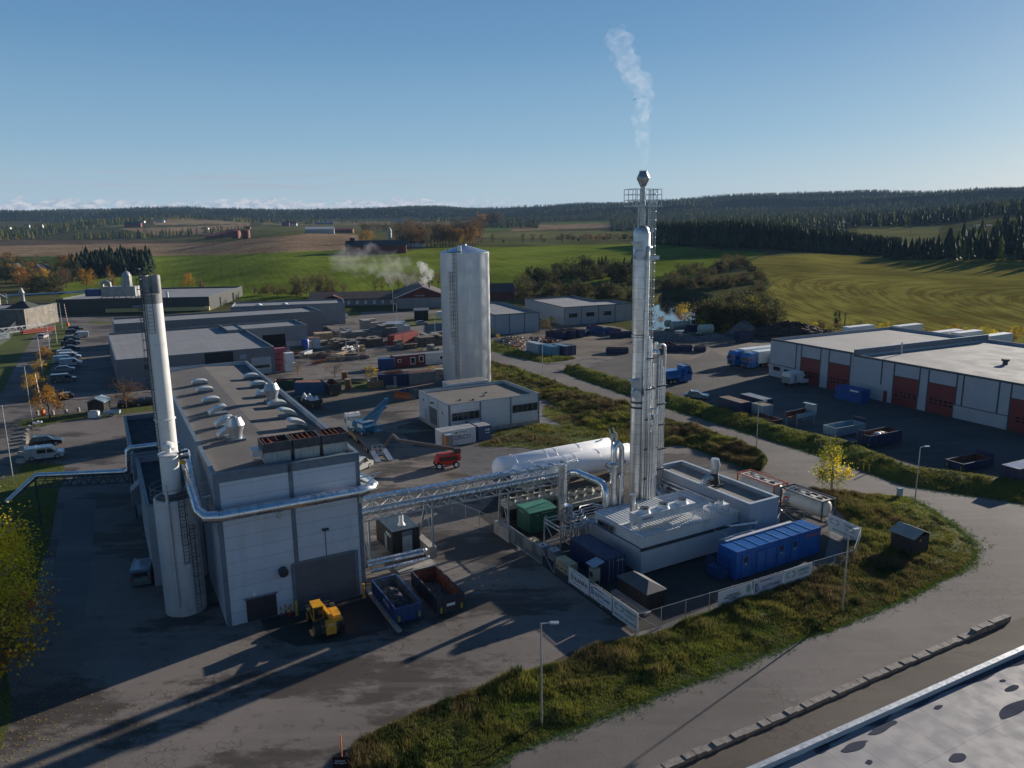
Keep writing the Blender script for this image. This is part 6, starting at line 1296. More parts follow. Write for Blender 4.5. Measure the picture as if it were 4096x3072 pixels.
# white container with letters, blue container, toilet cabin
TH5=.51
r=container('white 20 foot container with blue lettering, in front of the office',-11.24,115.55,TH5,6.06,2.44,2.59,WHC,mat('rusty_white_roof',(.5,.48,.45),.7,0,.15,1,dirt=.4,dcol=(.3,.1,.04)),door=False)
text('COSCO',.95,mat('blue_letters',(.02,.09,.2),.5),r,(3.3,-.03,1.2),sx=1.15)
b=MB();b.box(2.3,4.3,-.06,.02,1.75,2.4);b.build('name_board',WHITE,r,False);text('ACTEMIUM',.34,NVY,r,(3.5,-.08,2.08));b=MB();b.cyl((2.55,-.08,2.08),(2.55,-.09,2.08),.2,12);b.build('logo',GREENL,r)
tc_=thing('toilet_cabin','narrow orange and grey toilet cabin against the white container','cabin',(-10.4,114.7,0),TH5);b=MB();b.box(0,1.1,0,1.1,.05,2.1);b.build('body',GRC,tc_,False);b=MB();b.box(-.03,0,.05,1.05,.1,2.1);b.build('door',mat('orange_door',(.6,.2,.02),.5),tc_,False);b=MB();b.box(-.05,1.15,-.05,1.15,2.1,2.25);b.build('roof',GREYB,tc_,False)
r=container('blue container with rusty lid and a pair of doors, right of the white lettered one',*(Vector((-11.24,115.55))+Vector((math.cos(TH5),math.sin(TH5)))*6.5),TH5,2.44,4.6,2.5,paint('faded_blue',(.04,.10,.2)),MC['rusty_white_roof'],door=False)
for k in (0,1): b=MB();b.box(.15+k*1.1,1.2+k*1.1,-.03,.03,.16,2.35);d=b.build('door',MC['faded_blue'],r,False);b=MB();b.bar((.5+k*1.1,-.06,.2),(.5+k*1.1,-.06,2.3),.05);b.build('lock_bar',RUST,d,False)
b=MB();b.box(1.3,2.1,-.06,-.03,1.7,1.95);b.box(1.3,2.0,-.06,-.03,1.25,1.4);b.build('label_plate',WHITE,r,False)
# red boom lift
rl=thing('boom_lift','red boom lift with its dark jib folded out to a basket on the left','boom lift',M.w(35.1,31.9),M.th+R(8)-.35)
REDM=mat('lift_red',(.5,.03,.015),.35,0,.05,1)
b=MB();b.box(-1.5,1.5,-.8,.8,.55,.95);b.build('chassis',REDM,rl,False)
b=MB();b.yprism([(-1.6,1.0),(1.9,1.0),(2.1,1.4),(1.9,2.0),(-1.2,1.9)],-.9,.9);b.build('turntable',REDM,rl,False)
b=MB();b.box(-1.1,1.6,-.92,-.9,1.15,1.75);b.build('cover_panel',mat('lift_dark',(.05,.02,.02),.5),rl,False)
fr_=Fr(rl.location[0],rl.location[1],rl.rotation_euler[2]);lw=lambda x,y,z:(*fr_.l((x,y)),z)
e1=lw(-16.9,108.9,3.2);e2=lw(-17.9,109.6,3.9);e3=lw(-19.6,110.6,1.6);b=MB();b.bar((1.9,.1,2.4),e1,.38,.42);b.bar(e1,e2,.34);b.bar(e2,e3,.28);b.box(1.2,2.1,-.5,.6,1.9,2.7);b.build('boom',mat('boom_dark',(.05,.045,.045),.5),rl,False)
b=MB()
for z in (.5,1.,1.55):
    for y in (-.6,1.2): b.bar((-12.0,y,z),(-10.4,y,z),.05)
    for x in (-12,-10.4): b.bar((x,-.6,z),(x,1.2,z),.05)
for x in (-12,-11.2,-10.4):
    for y in (-.6,.3,1.2): b.bar((x,y,.5),(x,y,1.55),.05)
b.box(-12,-10.4,-.6,1.2,.45,.52);b.v=[(x+11.2+lw(-20.6,111.3,0)[0],y-.3+lw(-20.6,111.3,0)[1],z) for x,y,z in b.v];b.build('basket',GALV,rl,False)
for x in (-1.2,1.3):
    for s in (-1,1): wheel(rl,x,s*.95,.48,.32,rim=WHITE)
# recovery truck carrying a blue lift
tr=thing('recovery_truck','white flatbed truck with its ramps down behind the boiler house','truck',(-27.2,125.2,0),R(-64))
TWH=mat('truck_white',(.5,.51,.5),.4,0,.05,1,dirt=.2)
b=MB();b.yprism([(-1.1,.5),(1.2,.5),(1.2,3.2),(.6,3.5),(-.6,3.5),(-1.1,2.0)],-1.25,1.25);b.build('cab',TWH,tr,False)
b=MB();b.add([(-1.12,-1.1,2.05),(-1.12,1.1,2.05),(-.66,1.1,3.2),(-.66,-1.1,3.2)],[(0,1,2,3)]);b.box(-.5,.5,-1.27,-1.25,1.9,2.7);b.build('window',GLASS,tr,False,False)
b=MB()
for y in (-1.1,1.1): b.bar((1.3,y,1),(1.3,y,3.6),.1)
for z in (2.2,2.9,3.6): b.bar((1.3,-1.1,z),(1.3,1.1,z),.08)
b.build('head_rack',GALV,tr,False)
b=MB();b.box(.9,13.,-1.25,1.25,1.0,1.2);b.yprism([(13,1.0),(13,1.2),(15.,.9),(15.,.75)],-1.25,1.25);b.build('bed',mat('bed_grey',(.12,.11,.1),.7),tr,False)
b=MB();b.box(1.5,6.5,-1.28,-1.2,.6,1.05);b.build('side_box',mat('amber_strip',(.35,.2,.03),.5),tr,False)
for k in (0,1): b=MB();b.obox((16.8,-.95+1.9*k),0,3.6,.8,0,.1);b.move(Matrix.Translation((15.,0,.85))@Matrix.Rotation(R(13),4,'Y')@Matrix.Translation((-15.,0,0)));b.build('ramp',GALV,tr,False)
for x in (.0,2.0,5.5,6.8,11.6,12.7):
    for s in (-1,1): wheel(tr,x,s*1.05,.5,.32)
for y in (-.6,.6): b=MB();b.cyl((-.1,y,3.5),(-.1,y,3.65),.12,8);b.build('beacon',mat('beacon_red',(.6,.08,.02),.4),tr)
bl_=thing('blue_boom_lift','blue articulated lift loaded on the flatbed truck, jib raised','boom lift',(-24.6,120.3,1.25),R(-50))
LB=mat('lift_blue',(.008,.10,.21),.4,0,.06,1)
b=MB();b.box(-2.1,2.1,-.85,.85,.5,.95);b.yprism([(-1.8,1.0),(2.6,1.0),(2.7,1.6),(2.2,2.2),(-1.2,2.1)],-1.0,1.0);b.build('base',LB,bl_,False)
b=MB();b.box(.2,1.9,-1.02,1.02,1.3,1.9);b.box(.3,1.7,-.9,.9,2.2,2.28);b.build('cover',TWH,bl_,False)
RL_=bl_.rotation_euler[2]
b=MB();p0=Vector((-.6,0,1.8))
def toL(w): 
    c,s=math.cos(-RL_),math.sin(-RL_);dx,dy=w[0]+24.6,w[1]-120.3;return Vector((c*dx-s*dy,s*dx+c*dy,w[2]-1.25))
j1=toL((-20.6,121.,6.5));j2=toL((-22.3,119.3,3.6));p0=toL((-24.4,120.4,3.3));b.bar(p0,j1,.5,.6);b.bar(p0+Vector((.3,.1,-.5)),j1+Vector((0,0,-.9)),.3,.4);b.bar(j1,j2,.42,.5);b.box(j1[0]-.3,j1[0]+.3,-1+j1[1]+.7,j1[1]+.3,j1[2]-.5,j1[2]+.4);b.build('jib',LB,bl_,False)
b=MB();q=j2
for z in (0,.5,1.0):
    for s in (-.5,.9): b.bar((q[0]-1.2,q[1]+s,q[2]-1.6+z),(q[0]+1.2,q[1]+s,q[2]-1.6+z),.05)
    for s in (-1.2,1.2): b.bar((q[0]+s,q[1]-.5,q[2]-1.6+z),(q[0]+s,q[1]+.9,q[2]-1.6+z),.05)
for sx__ in (-1.2,-.4,.4,1.2):
    for s in (-.5,.9): b.bar((q[0]+sx__,q[1]+s,q[2]-1.6),(q[0]+sx__,q[1]+s,q[2]-.6),.05)
b.box(q[0]-1.2,q[0]+1.2,q[1]-.5,q[1]+.9,q[2]-1.65,q[2]-1.6);b.bar(q,(q[0],q[1],q[2]-1.6),.15);b.build('basket',LB,bl_,False)
b=MB();b.add([(-3.4,-.9,1.3),(-1.0,-.9,2.0),(-.6,-.9,.9),(-2.8,-.9,.5)],[(0,1,2,3)]);b.box(-3.3,-1.0,-1.,-.85,.8,1.6);b.build('white_panel',TWH,bl_,False)
for x in (-1.4,1.4):
    for s in (-1,1): wheel(bl_,x,s*.8,.42,.3)
c_=car('white van with open doors, half hidden by the boiler house corner',-22.5,104.7,R(62),'van',(.45,.46,.44))
# ---------------------------------------------------------------- halls behind the boiler house
GH=mat('grey_hall_panel',(.16,.165,.18),.6,0,.06,.4,seam=[('Z',1.1,.02,0)]);GH2=mat('mid_grey_hall_panel',(.22,.225,.24),.6,0,.06,.4,seam=[('X',6,.06,0)]);DKH=mat('dark_green_hall',(.045,.055,.05),.6,0,.08,.3,seam=[('X',1,.05,0)])
LRF=mat('lead_roof_felt',(.20,.205,.215),.85,0,.08,.15,dirt=.25,dcol=(.13,.13,.14),seam=[('X',2.2,.05,0)])
th4=.51
fr=lambda x,y,th,L: Fr(x-L*math.cos(th),y-L*math.sin(th),th)
f4=fr(-57.1,180.6,th4,34);r,g=hall('workshop_hall','grey hall with a flat roof and small red-trimmed windows behind the boiler house','workshop',f4,34,51,6.4,GH,LRF)
window(r,'f',g,6.5,9.2,.6,2.2,2,WHITE);window(r,'f',g,10.,14.5,.8,2.2,1,WHITE)
panel('dark_bay',r,'f',g,18.2,24.5,0,6.2,BROWNW,.04)
for a in (16.4,20.,22.6): panel('window',r,'f',g,a,a+1.5,.5,2.2,WHITE,.06);panel('window',r,'f',g,a+.15,a+1.35,.65,2.05,mat('red_glass',(.12,.02,.015),.3),.08)
panel('roller_door',r,'f',g,28.5,33,.1,4.2,PLN,.05);panel('door_window',r,'f',g,28.8,32.6,1.6,2.3,GLASS,.07);panel('wall_vent',r,'f',g,26,27.4,4.2,5.2,GREYB,.06)
for z in (3.9,4.4): panel('sign_board',r,'f',g,5.4,8.6,z,z+.4,mat('sign_dark',(.02,.015,.015),.5),.06)
f5=fr(-59.6,220.05,th4,22);r,g=hall('workshop_annex','grey workshop with one open dark doorway, facing the stacks of timber','workshop',f5,22,14.4,6.7,GH2,LRF)
panel('open_doorway',r,'f',g,9.2,15.6,.05,4.6,mat('doorway_shade',(.012,.01,.01),.9),.03);panel('plinth_wall',r,'f',g,15.7,21.9,0,2.3,PLN,.05)  # flat near-black panel stands for the shade inside the open doorway
f6=Fr(-113.9,216.8,th4);r,g=hall('two_storey_block','long two-storey grey block with white framed windows above the blue container','office building',f6,60,17.5,7.9,GH,LRF)
window(r,'f',g,1.9,7.6,4.4,5.8,3,WHITE);window(r,'f',g,9.,12,4.4,5.8,2,WHITE);window(r,'f',g,2.2,8.,1,2.3,3,WHITE)
for a in (20,27,34,41,48): window(r,'f',g,a,a+5.4,5.0,5.7,3,WHITE)
panel('entrance_frame',r,'l',g,0,17,0,7.8,PLN,.05)
container('navy container at the foot of the two-storey block',*f6.w(7.7,-2.6)[:2],th4,4.6,2.4,3.1,NAVY)
f7=Fr(-97.5,271.,.30);r,g=hall('storage_hall','plain grey windowless hall with two roof domes, left of the lodge','storage hall',Fr(-98.0,265.3,.262),39,17,7.6,GH2,LRF)
for x in (9,18): b=MB();b.box(x-1.2,x+1.2,4,6,7.1,7.5);b.ball((x,5,7.5),1.1,12,6,.5);b.build('roof_dome',WHITE,r)
f8=Fr(-190,318.,.10);r,g=hall('dark_factory','very long dark factory hall with a row of straw bales along its base','factory',Fr(-190.5,318.3,.10),62,58,6.1,DKH,LRF,par=.6)
for x,l in ((39,2),(43,2.6)): b=MB();b.cyl((x,6,5.5),(x,6,5.5+l),.6,10);b.build('roof_vent',GALV,r)
panel('door',r,'r',g,16,18,.1,4.5,GLASS,.05);panel('door',r,'r',g,38,41,.1,4.5,GLASS,.05)
STRAW=mat('straw',(.6,.46,.2),.95,0,.25,3)
fbw_=Fr(-190.5,318.3,.10);bz0_=fbw_.wy(760,1243,-1.6)[1];bz1_=fbw_.wy(760,1229,-1.6)[1]
for i in range(32):
    x=20.+i*1.32;t=thing('straw_bale','square straw bale wrapped in pale film, one of the row against the dark factory wall','bale',Fr(-190.5,318.3,.10).w(x,-1.6,.0),.10,'straw bales along the dark factory');b=MB();b.box(.03,1.27,0,1.1,bz0_,bz1_);b.build('bale',STRAW,t,False)
f9=Fr(-231,262,.12);cw=Fr(-228,262.5,.08);r,g=hall('concrete_works','old concrete works building with a rusty top corner, far left','factory',Fr(-236,262,.10),64,24,7.2,mat('old_concrete',(.17,.155,.13),.85,0,.2,.5,dirt=.6,dcol=(.06,.055,.05),streak=True),LRF)
for a,c,z0_,z1_ in ((36,42,3.8,5.2),(46,53,3.9,5.3),(26,32,0,5.2)): panel('window_panel',r,'f',g,a,c,z0_,z1_,GREYB,.04)
SLTD=mat('slate_dark',(.04,.045,.04),.8)
hp=thing('silo_plant','rusty silver hopper plant on the roofs behind the chimney top','hopper',Fr(-190.5,318.3,.10).w(23,9,5.6),.1)
b=MB();b.box(-7,7,-3,3,.8,5);b.build('hopper_box',mat('old_galv',(.3,.31,.31),.5,.3,.15,.6,dirt=.5,streak=True),hp,False)
b=MB();b.lathe([(1.9,5),(1.9,9.5),(1.3,10.8),(.3,11.5)],(3,0,0),16);b.build('cyclone',MC['old_galv'],hp);b=MB();b.tube([(-7,-1,4.5),(-7,-1,6.5),(-5.5,-1,7.2),(-4,-1,6.5),(-4,-1,4.9)],.8,10);b.build('bent_pipe',MC['old_galv'],hp)
b=MB();
for x in (-7,-2,3,7): b.bar((x,-3,-.2),(x,-3,.8),.3);b.bar((x,3,-.2),(x,3,.8),.3)
b.bar((3,0,11),(3,0,13),.25);b.bar((1,-1,5),(1,-1,11),.15);b.bar((5,-1,5),(5,-1,11),.15);b.bar((1,-1,9),(5,-1,9),.15);b.build('support',DKST,hp,False)
b=MB();b.box(-3,3,-2,2,5,8);b.v=[(x-11,y,z-4) for x,y,z in b.v];b.build('blue_box',BLUE,hp,False)
h2=thing('silo_plant','long grey hopper on stilts above the concrete works roof','hopper',Fr(-236,262,.1).w(38,10,7.2),.1)
b=MB();b.box(-8,8,-3,3,2.2,7.5);b.build('hopper_box',MC['old_galv'],h2,False);b=MB()
for x in (-8,-3,3,8):
    for y in (-3,3): b.bar((x,y,-.5),(x,y,2.2),.3)
b.bar((-8,-3,1),(8,-3,2),.2);b.build('support',DKST,h2,False)
b=MB();b.lathe([(.8,2.4),(.7,5),(1.0,5.4),(.25,7.2)],(20,2,-.4),14);b.bar((13,0,1),(13,0,5),.5);b.bar((13,0,5),(17,0,2.4),.5);b.build('cone_vent',MC['old_galv'],h2);b=MB();b.add([(15.5,-2.5,-.4),(24.5,-2.5,-.4),(24.5,6.5,-.4),(15.5,6.5,-.4),(20,2,2.4)],[(0,1,4),(1,2,4),(2,3,4),(3,0,4),(3,2,1,0)]);b.build('cone_roof',SLTD,h2,False)
pp=thing('roof_conveyor','long silver pipe lying across the dark factory roof','conveyor',Fr(-190.5,318.3,.1).w(0,8,6.3),.1);b=MB();b.tube([(-22,-6,1.6),(4,2,2.),(17,5,3.0)],.45,8);b.build('tube',STEEL,pp)
# lodge with the gable and chimney smoke
BRR=mat('brown_tile_roof',(.085,.06,.05),.85,0,.15,.5);BRW=mat('red_brown_wall',(.13,.03,.022),.7,0,.1,.5,seam=[('X',.2,.03,0)]);RGW=mat('grey_render',(.27,.25,.25),.8,0,.08,.4)
def gabled(name,label,cat,x,y,z,th,L,Wd,eave,ridge,wm,rm,gm=None,ov=.4,group=None,win=True,ax='x'):
    r=thing(name,label,cat,(x,y,z),th,group);b=MB();b.box(0,L,0,Wd,-3,eave);b.build('wall',wm,r,False)
    b=MB()
    if ax=='x':   # ridge runs along x
        b.xprism([(0,eave),(Wd/2,ridge-.12),(Wd,eave)],.02,L-.02);b.build('gable',gm or wm,r,False)
        b=MB();b.xprism([(-ov,eave-.1),(Wd/2,ridge),(Wd+ov,eave-.1),(Wd+ov,eave+.1),(Wd/2,ridge+.22),(-ov,eave+.1)],-ov,L+ov);b.build('roof',rm,r,False)
    else:
        b.yprism([(0,eave),(L/2,ridge-.12),(L,eave)],.02,Wd-.02);b.build('gable',gm or wm,r,False)
        b=MB();b.yprism([(-ov,eave-.1),(L/2,ridge),(L+ov,eave-.1),(L+ov,eave+.1),(L/2,ridge+.22),(-ov,eave+.1)],-ov,Wd+ov);b.build('roof',rm,r,False)
    if win:
        n=max(2,int(L/3.5))
        for i in range(n):
            a=L*(i+.5)/n;b=MB();b.box(a-.5,a+.5,-.05,.02,eave*.35,eave*.75);b.build('window',WHITE,r,False)
    return r
lg=Fr(-48.8,322.7,.17)
r=gabled('gabled_hall','wide gabled hall with brown cladding and pale lower wall, smoke rising behind its ridge','hall',lg.x,lg.y,0,lg.th,22.5,34,4.6,9.2,RGW,BRR,BRW,.9,win=False,ax='y')
b=MB();b.box(7.5,12.5,-.1,0,5.2,5.7);b.v=[(x,y-.05,z) for x,y,z in b.v];b.build('name_board',mat('board_dark',(.05,.02,.02),.5),r,False);text('RING FORGERI',.62,WHITE,r,(10,-.2,5.5))
b=MB();b.bar((-.9,-.95,4.65),(11.25,-.95,9.4),.3);b.bar((23.4,-.95,4.65),(11.25,-.95,9.4),.3);b.build('barge_board',WHITE,r,False)
b=MB();b.cyl((15,12,7),(15,12,10.6),.4,10);b.box(12,13,14,15,8,10);b.build('flue',DKST,r)
r=gabled('lodge_wing','low brown-roofed wing with a white porch and windows, left of the gabled hall','house',-88,333,0,.08,37,14,3.6,6.,RGW,BRR,BRW,1.,win=True)
b=MB();b.box(6,14,-1.2,0,0,3);b.build('porch',GLASS,r,False);b=MB();b.yprism([(4.5,3.2),(10,5),(15.5,3.2),(15.5,3.4),(10,5.3),(4.5,3.4)],-1.8,4);b.build('porch_roof',BRW,r,False)
b=MB()
for x in (6,8,10,12,14): b.bar((x,-1.25,0),(x,-1.25,3),.15)
b.bar((6,-1.25,2.9),(14,-1.25,2.9),.2);b.build('porch_frame',WHITE,r,False)
r=gabled('brown_barn','brown barn roof showing behind the silver silo, right of the gabled hall','barn',-24,345,0,.17,26,12,4.5,8,BRW,BRR,ov=.5,win=False)
r=gabled('transformer_hut','small dark timber hut on the grass square before the lodge','hut',-36,283,0,.2,5,4,3.6,4.2,BROWNW,LRF,win=False)
b=MB()
def skewhall(name,label,pts,h,wm,rm):  # footprint given by corner points
    r=thing(name,label,'storage hall',(pts[0][0],pts[0][1],0),0,'pale grey halls beyond the silver silo');P_=[(p[0]-pts[0][0],p[1]-pts[0][1]) for p in pts];n=len(P_)
    b=MB();b.v=[(*p,0) for p in P_]+[(*p,h) for p in P_];b.f=[(i,(i+1)%n,n+(i+1)%n,n+i) for i in range(n)];b.build('wall',wm,r,False)
    b=MB();c=(sum(p[0] for p in P_)/n,sum(p[1] for p in P_)/n);b.prism([(c[0]+(p[0]-c[0])*.985,c[1]+(p[1]-c[1])*.985) for p in P_],h-.8,h-.6);b.build('roof',rm,r,False)
    b=MB()
    for i in range(n): b.bar((*P_[i],h),(*P_[(i+1)%n],h),.35,.25)
    b.build('roof_trim',WT,r,False);return r,P_
PG=mat('pale_grey_hall',(.34,.33,.33),.6,0,.06,.3);PBL=mat('pale_blue_hall',(.27,.32,.37),.6,0,.06,.3)
def onwall(r,P_,i,s0,s1,z0,z1,mt,name,o=.06):
    a,c=Vector((*P_[i],0)),Vector((*P_[i+1],0));d=(c-a).normalized();nrm=Vector((d.y,-d.x,0));q0,q1=a+d*s0,a+d*s1;b=MB()
    b.v=[tuple(q0-nrm*.02+Vector((0,0,z0))),tuple(q1-nrm*.02+Vector((0,0,z0))),tuple(q1+nrm*o+Vector((0,0,z0))),tuple(q0+nrm*o+Vector((0,0,z0)))]
    b.v+=[(p[0],p[1],z1) for p in b.v[:4]];b.f=[(3,2,1,0),(4,5,6,7),(0,1,5,4),(1,2,6,5),(2,3,7,6),(3,0,4,7)];b.build(name,mt,r,False)
c11=Fr(-5.4,242.1,.437);pts=[c11.w(0,0),c11.w(16,0),c11.w(8,27),c11.w(-9,40),c11.w(-12,34)]
c11=[G(*T(t3,[(385,1210)])[0],6.35),G(*T(t3,[(770,1185)])[0],6.35),G(*T(t3,[(430,1095)])[0],6.35),G(*T(t3,[(250,1095)])[0],6.35),G(*T(t3,[(300,1180)])[0],6.35)]
r,P_=skewhall('pale_blue_hall','pale blue-grey hall just right of the silver silo',c11,6.35,PBL,LRF)
for s in (0,5.2,10.6,16): onwall(r,P_,0,max(0,s-.1),s+.12,0,6.3,WT,'trim')
c12=[G(*T(t3,[q])[0],6.26) for q in ((985,1145),(1570,1108),(1400,1078),(1270,1082),(1055,1043),(648,1068))]
r,P_=skewhall('pale_grey_hall','larger pale grey hall with three window strips, behind the blue skips',c12,6.26,PG,LRF)
L12=(Vector(P_[1])-Vector(P_[0])).length
for k in range(5): s=L12*k/4;onwall(r,P_,0,max(0,s-.12),s+.12,0,6.2,WT,'trim')
for k in range(3): s=L12*(.07+.25*k);onwall(r,P_,0,s,s+L12*.12,2.6,4.0,GLASS,'window')
# ---------------------------------------------------------------- cars
CARS=[((303,1321),'estate',(.012,.018,.035),'dark blue car at the far end of the left parking row'),((293,1334),'estate',(.02,.022,.025),'black estate car second from the far end of the left parking row'),
((319,1352),'van',(.5,.5,.5),'white delivery van with faint lettering facing left, third in the parking row'),((288,1364),'suv',(.02,.025,.03),'dark jeep-like car right behind the white lettered van'),
((283,1380),'pickup',(.008,.02,.05),'dark blue pickup in the left parking row'),((286,1400),'sedan',(.008,.009,.012),'black saloon below the dark blue pickup'),
((270,1428),'van',(.48,.49,.5),'rearmost of the four white vans parked together'),((281,1439),'van',(.5,.5,.52),'second of the four white vans parked together'),((257,1452),'van',(.5,.51,.53),'third of the four white vans, nose hidden by its neighbour'),((285,1464),'van',(.5,.5,.52),'front one of the four white vans parked together'),
((262,1487),'hatch',(.25,.28,.32),'small silver hatchback in front of the white vans'),((255,1530),'van',(.10,.11,.12),'grey van alone in the shade of the left parking'),((248,1601),'hatch',(.012,.014,.018),'black hatchback behind the big orange tree'),
((523,1628),'suv',(.01,.01,.012),'black SUV behind the bare round tree'),((597,1620),'estate',(.012,.016,.03),'dark car partly behind the chimney, beside the bare tree'),
((185,1785),'suv',(.015,.017,.02),'black SUV beside the white window van, near concrete blocks'),((180,1838),'van',(.42,.44,.46),'silver crew van with windows, nearest car at the left')]
for (u,v),k,c,l in CARS:
    p=G(u,v);off=Vector((-math.sin(.46),math.cos(.46),0))*.7;p=p+off
    flip=math.pi if l.startswith('white delivery') else (math.pi if k=='hatch' and 'orange tree' in l else 0)
    car(l,p[0],p[1],.46+flip,k,c)
p=G(174,1352);car('small white car with red tail lights driving away on the left road',p[0],p[1],R(100),'hatch',(.5,.45,.45),group='cars on the road')
q=Vector((-36.9,70.6,0));car('grey van seen from behind, parked in the shade beside the annex',q[0]-.3,q[1]+.3,R(108),'smallvan',(.12,.16,.2),plate=True)
for (u,v),k,c,l,a in [((1296,1330),'van',(.02,.04,.05),'dark van with a boat-like roof behind the stacked goods',.3),((1391,1341),'pickup',(.5,.51,.5),'white pickup beside the stacked grey panels',.3),((1347,1338),'hatch',(.2,.21,.22),'small grey car beside the white pickup',.4),((1564,1205),'sedan',(.01,.02,.025),'dark car parked before the lodge hall',.1),((1687,1299),'hatch',(.35,.37,.4),'pale SUV parked beside the dark hut on the grass square',.3),((2063,1193),'suv',(.012,.013,.016),'black SUV on the track behind the silver silo',1.4)]:
    p=G(u,v);car(l,p[0],p[1],a,k,c,group='cars beyond the boiler house')
p=G(1835+55,1268);b=MB()
p=G(1770,1275);r=thing('box_trailer','small white box trailer just left of the silver silo','trailer',(p[0],p[1],0),.2);b=MB();b.box(-2,2,-1,1,.6,2.8);b.build('box',WHITE,r,False)
for s in (-1,1): wheel(r,0,s*.9,.35,.2)
# ---------------------------------------------------------------- containers and goods in the yards
CC='containers in the far yards'
container('pale grey-blue container, leftmost of four by the rubble heap',4.1,209.6,-1.03,6.2,2.44,2.6,GREYB,mat('white_roof_c',(.45,.5,.5),.6),group=CC)
container('light blue container, second of four by the rubble heap',7.5,204.8,-1.03,6.2,2.5,2.6,LBLUE,group=CC)
container('dark blue container, third of four by the rubble heap',11.0,205.2,-1.03,6.1,2.44,2.6,NAVY,group=CC,roofc=GREYB)
container('narrow dark container, rightmost of four by the rubble heap',13.6,204.3,-1.0,4.2,1.8,2.6,NAVY,group=CC)
container('red-brown ribbed container among the stacked crates',-34.5,222.1,1.08,12.0,2.6,2.9,REDC,group=CC) 
r=container('dark red site cabin with white framed windows, half of a long double row',-29.2,185.3,.48,8.3,2.6,2.9,mat('cabin_red',(.15,.02,.018),.55),mat('cabin_roof',(.35,.35,.32),.7,0,.1,.5,dirt=.4),door=False,name='site_cabin',cat='site cabin',group='site cabins')
for a,w_,z0_,z1_ in ((1.0,.9,1.3,2.1),(4.3,1.3,.5,2.3),(6.6,1.2,.9,2.5)): b=MB();b.box(a,a+w_,-.06,.05,z0_,z1_);wq=b.build('window',WHITE,r,False);b=MB();b.box(a+.15,a+w_-.15,-.08,-.05,z0_+.15,z1_-.15);b.build('pane',GLASS,wq,False)
r=container('white site cabin with two windows joined to the dark red one',-21.8,189.1,.48,9.,2.6,2.9,mat('cabin_white',(.45,.47,.47),.55),MC['cabin_roof'],door=False,name='site_cabin',cat='site cabin',group='site cabins')
for a in (3.8,5.6): b=MB();b.box(a,a+1.0,-.06,.05,.9,2.1);wq=b.build('window',WHITE,r,False);b=MB();b.box(a+.15,a+.85,-.08,-.05,1.05,1.95);b.build('pane',GLASS,wq,False)
container('small mid-blue container at the left end of the site cabins',-32.9,183.6,.1,4.0,2.6,2.6,BLUE,group=CC)
r=container('navy container with a white ladder and rusty steel on its roof',-29.4,163.3,.12,6.5,2.44,2.6,NAVY,group=CC,door=False)
b=MB();b.bar((3.5,-.15,0),(3.5,-.05,2.2),.06);b.bar((3.9,-.15,0),(3.9,-.05,2.2),.06)
for z in np.arange(.3,2.2,.3): b.bar((3.5,-.1,z),(3.9,-.1,z),.04)
b.build('ladder',WHITE,r,False)
b=MB()
for i in range(12): x=rng.uniform(0,3);b.bar((x,rng.uniform(.2,2.2),2.65+i*.03),(x+rng.uniform(2,4),rng.uniform(.2,2.2),2.7+i*.04),.12)
b.build('scrap_steel',RUST,r,False)
r=container('pale grey container with rusty roof right of the navy laddered one',-22.7,164.4,.45,6.3,2.44,2.6,GRC,RUST,group=CC,door=False)
r=container('blue container seen above the boiler house edge, wood scraps on top',-46.,157.,.02,6.6,2.44,2.4,paint('yard_blue',(.03,.10,.2)),RUST,group=CC,door=False)
skip('dark green skip with branches, at the left behind the blue container',-51.5,161,.1,6,2.4,1.9,mat('skip_green',(.015,.05,.03),.6),load=mat('branches',(.09,.06,.03),1,0,.5,4),lh=1.5)
skip('dark grey skip with papers inside, between the blue container and pallet stack',-35.6,154.6,R(118),6.4,2.4,2.4,mat('skip_grey',(.035,.037,.04),.6),load=mat('papers',(.3,.28,.28),.9,0,.7,3),lh=1.2)
r=skip('dark skip holding big white bags beside the boiler house roof edge',-37.0,144.2,R(130),6.2,2.4,1.5,MC['skip_grey'],RUST)
BAG=mat('bag_white',(.6,.6,.6),.7,0,.1,3,bump=.05,bs=4)
for i,(x,y,s) in enumerate(((1.,.7,.75),(1.1,1.7,.7),(2.5,1.2,1.0),(3.9,.8,.8),(4.0,1.8,.75),(5.1,1.3,.8))): 
    b=MB();b.lathe([(s*.6,0),(s*.85,.3),(s*.9,.9),(s*.5,1.3),(s*.2,1.8),(.05,1.9)],(x,y,.4),9)
    b.v=[(a+rng.uniform(-.08,.08),c+rng.uniform(-.08,.08),z) for a,c,z in b.v];o=b.build('bulk_bag',BAG,None);o.location=(-37.0,144.2,0);o.rotation_euler=(0,0,R(130));tag(o,'white bulk bag, one of the heap in the dark skip by the boiler house','bag','white bulk bags in the dark skip')
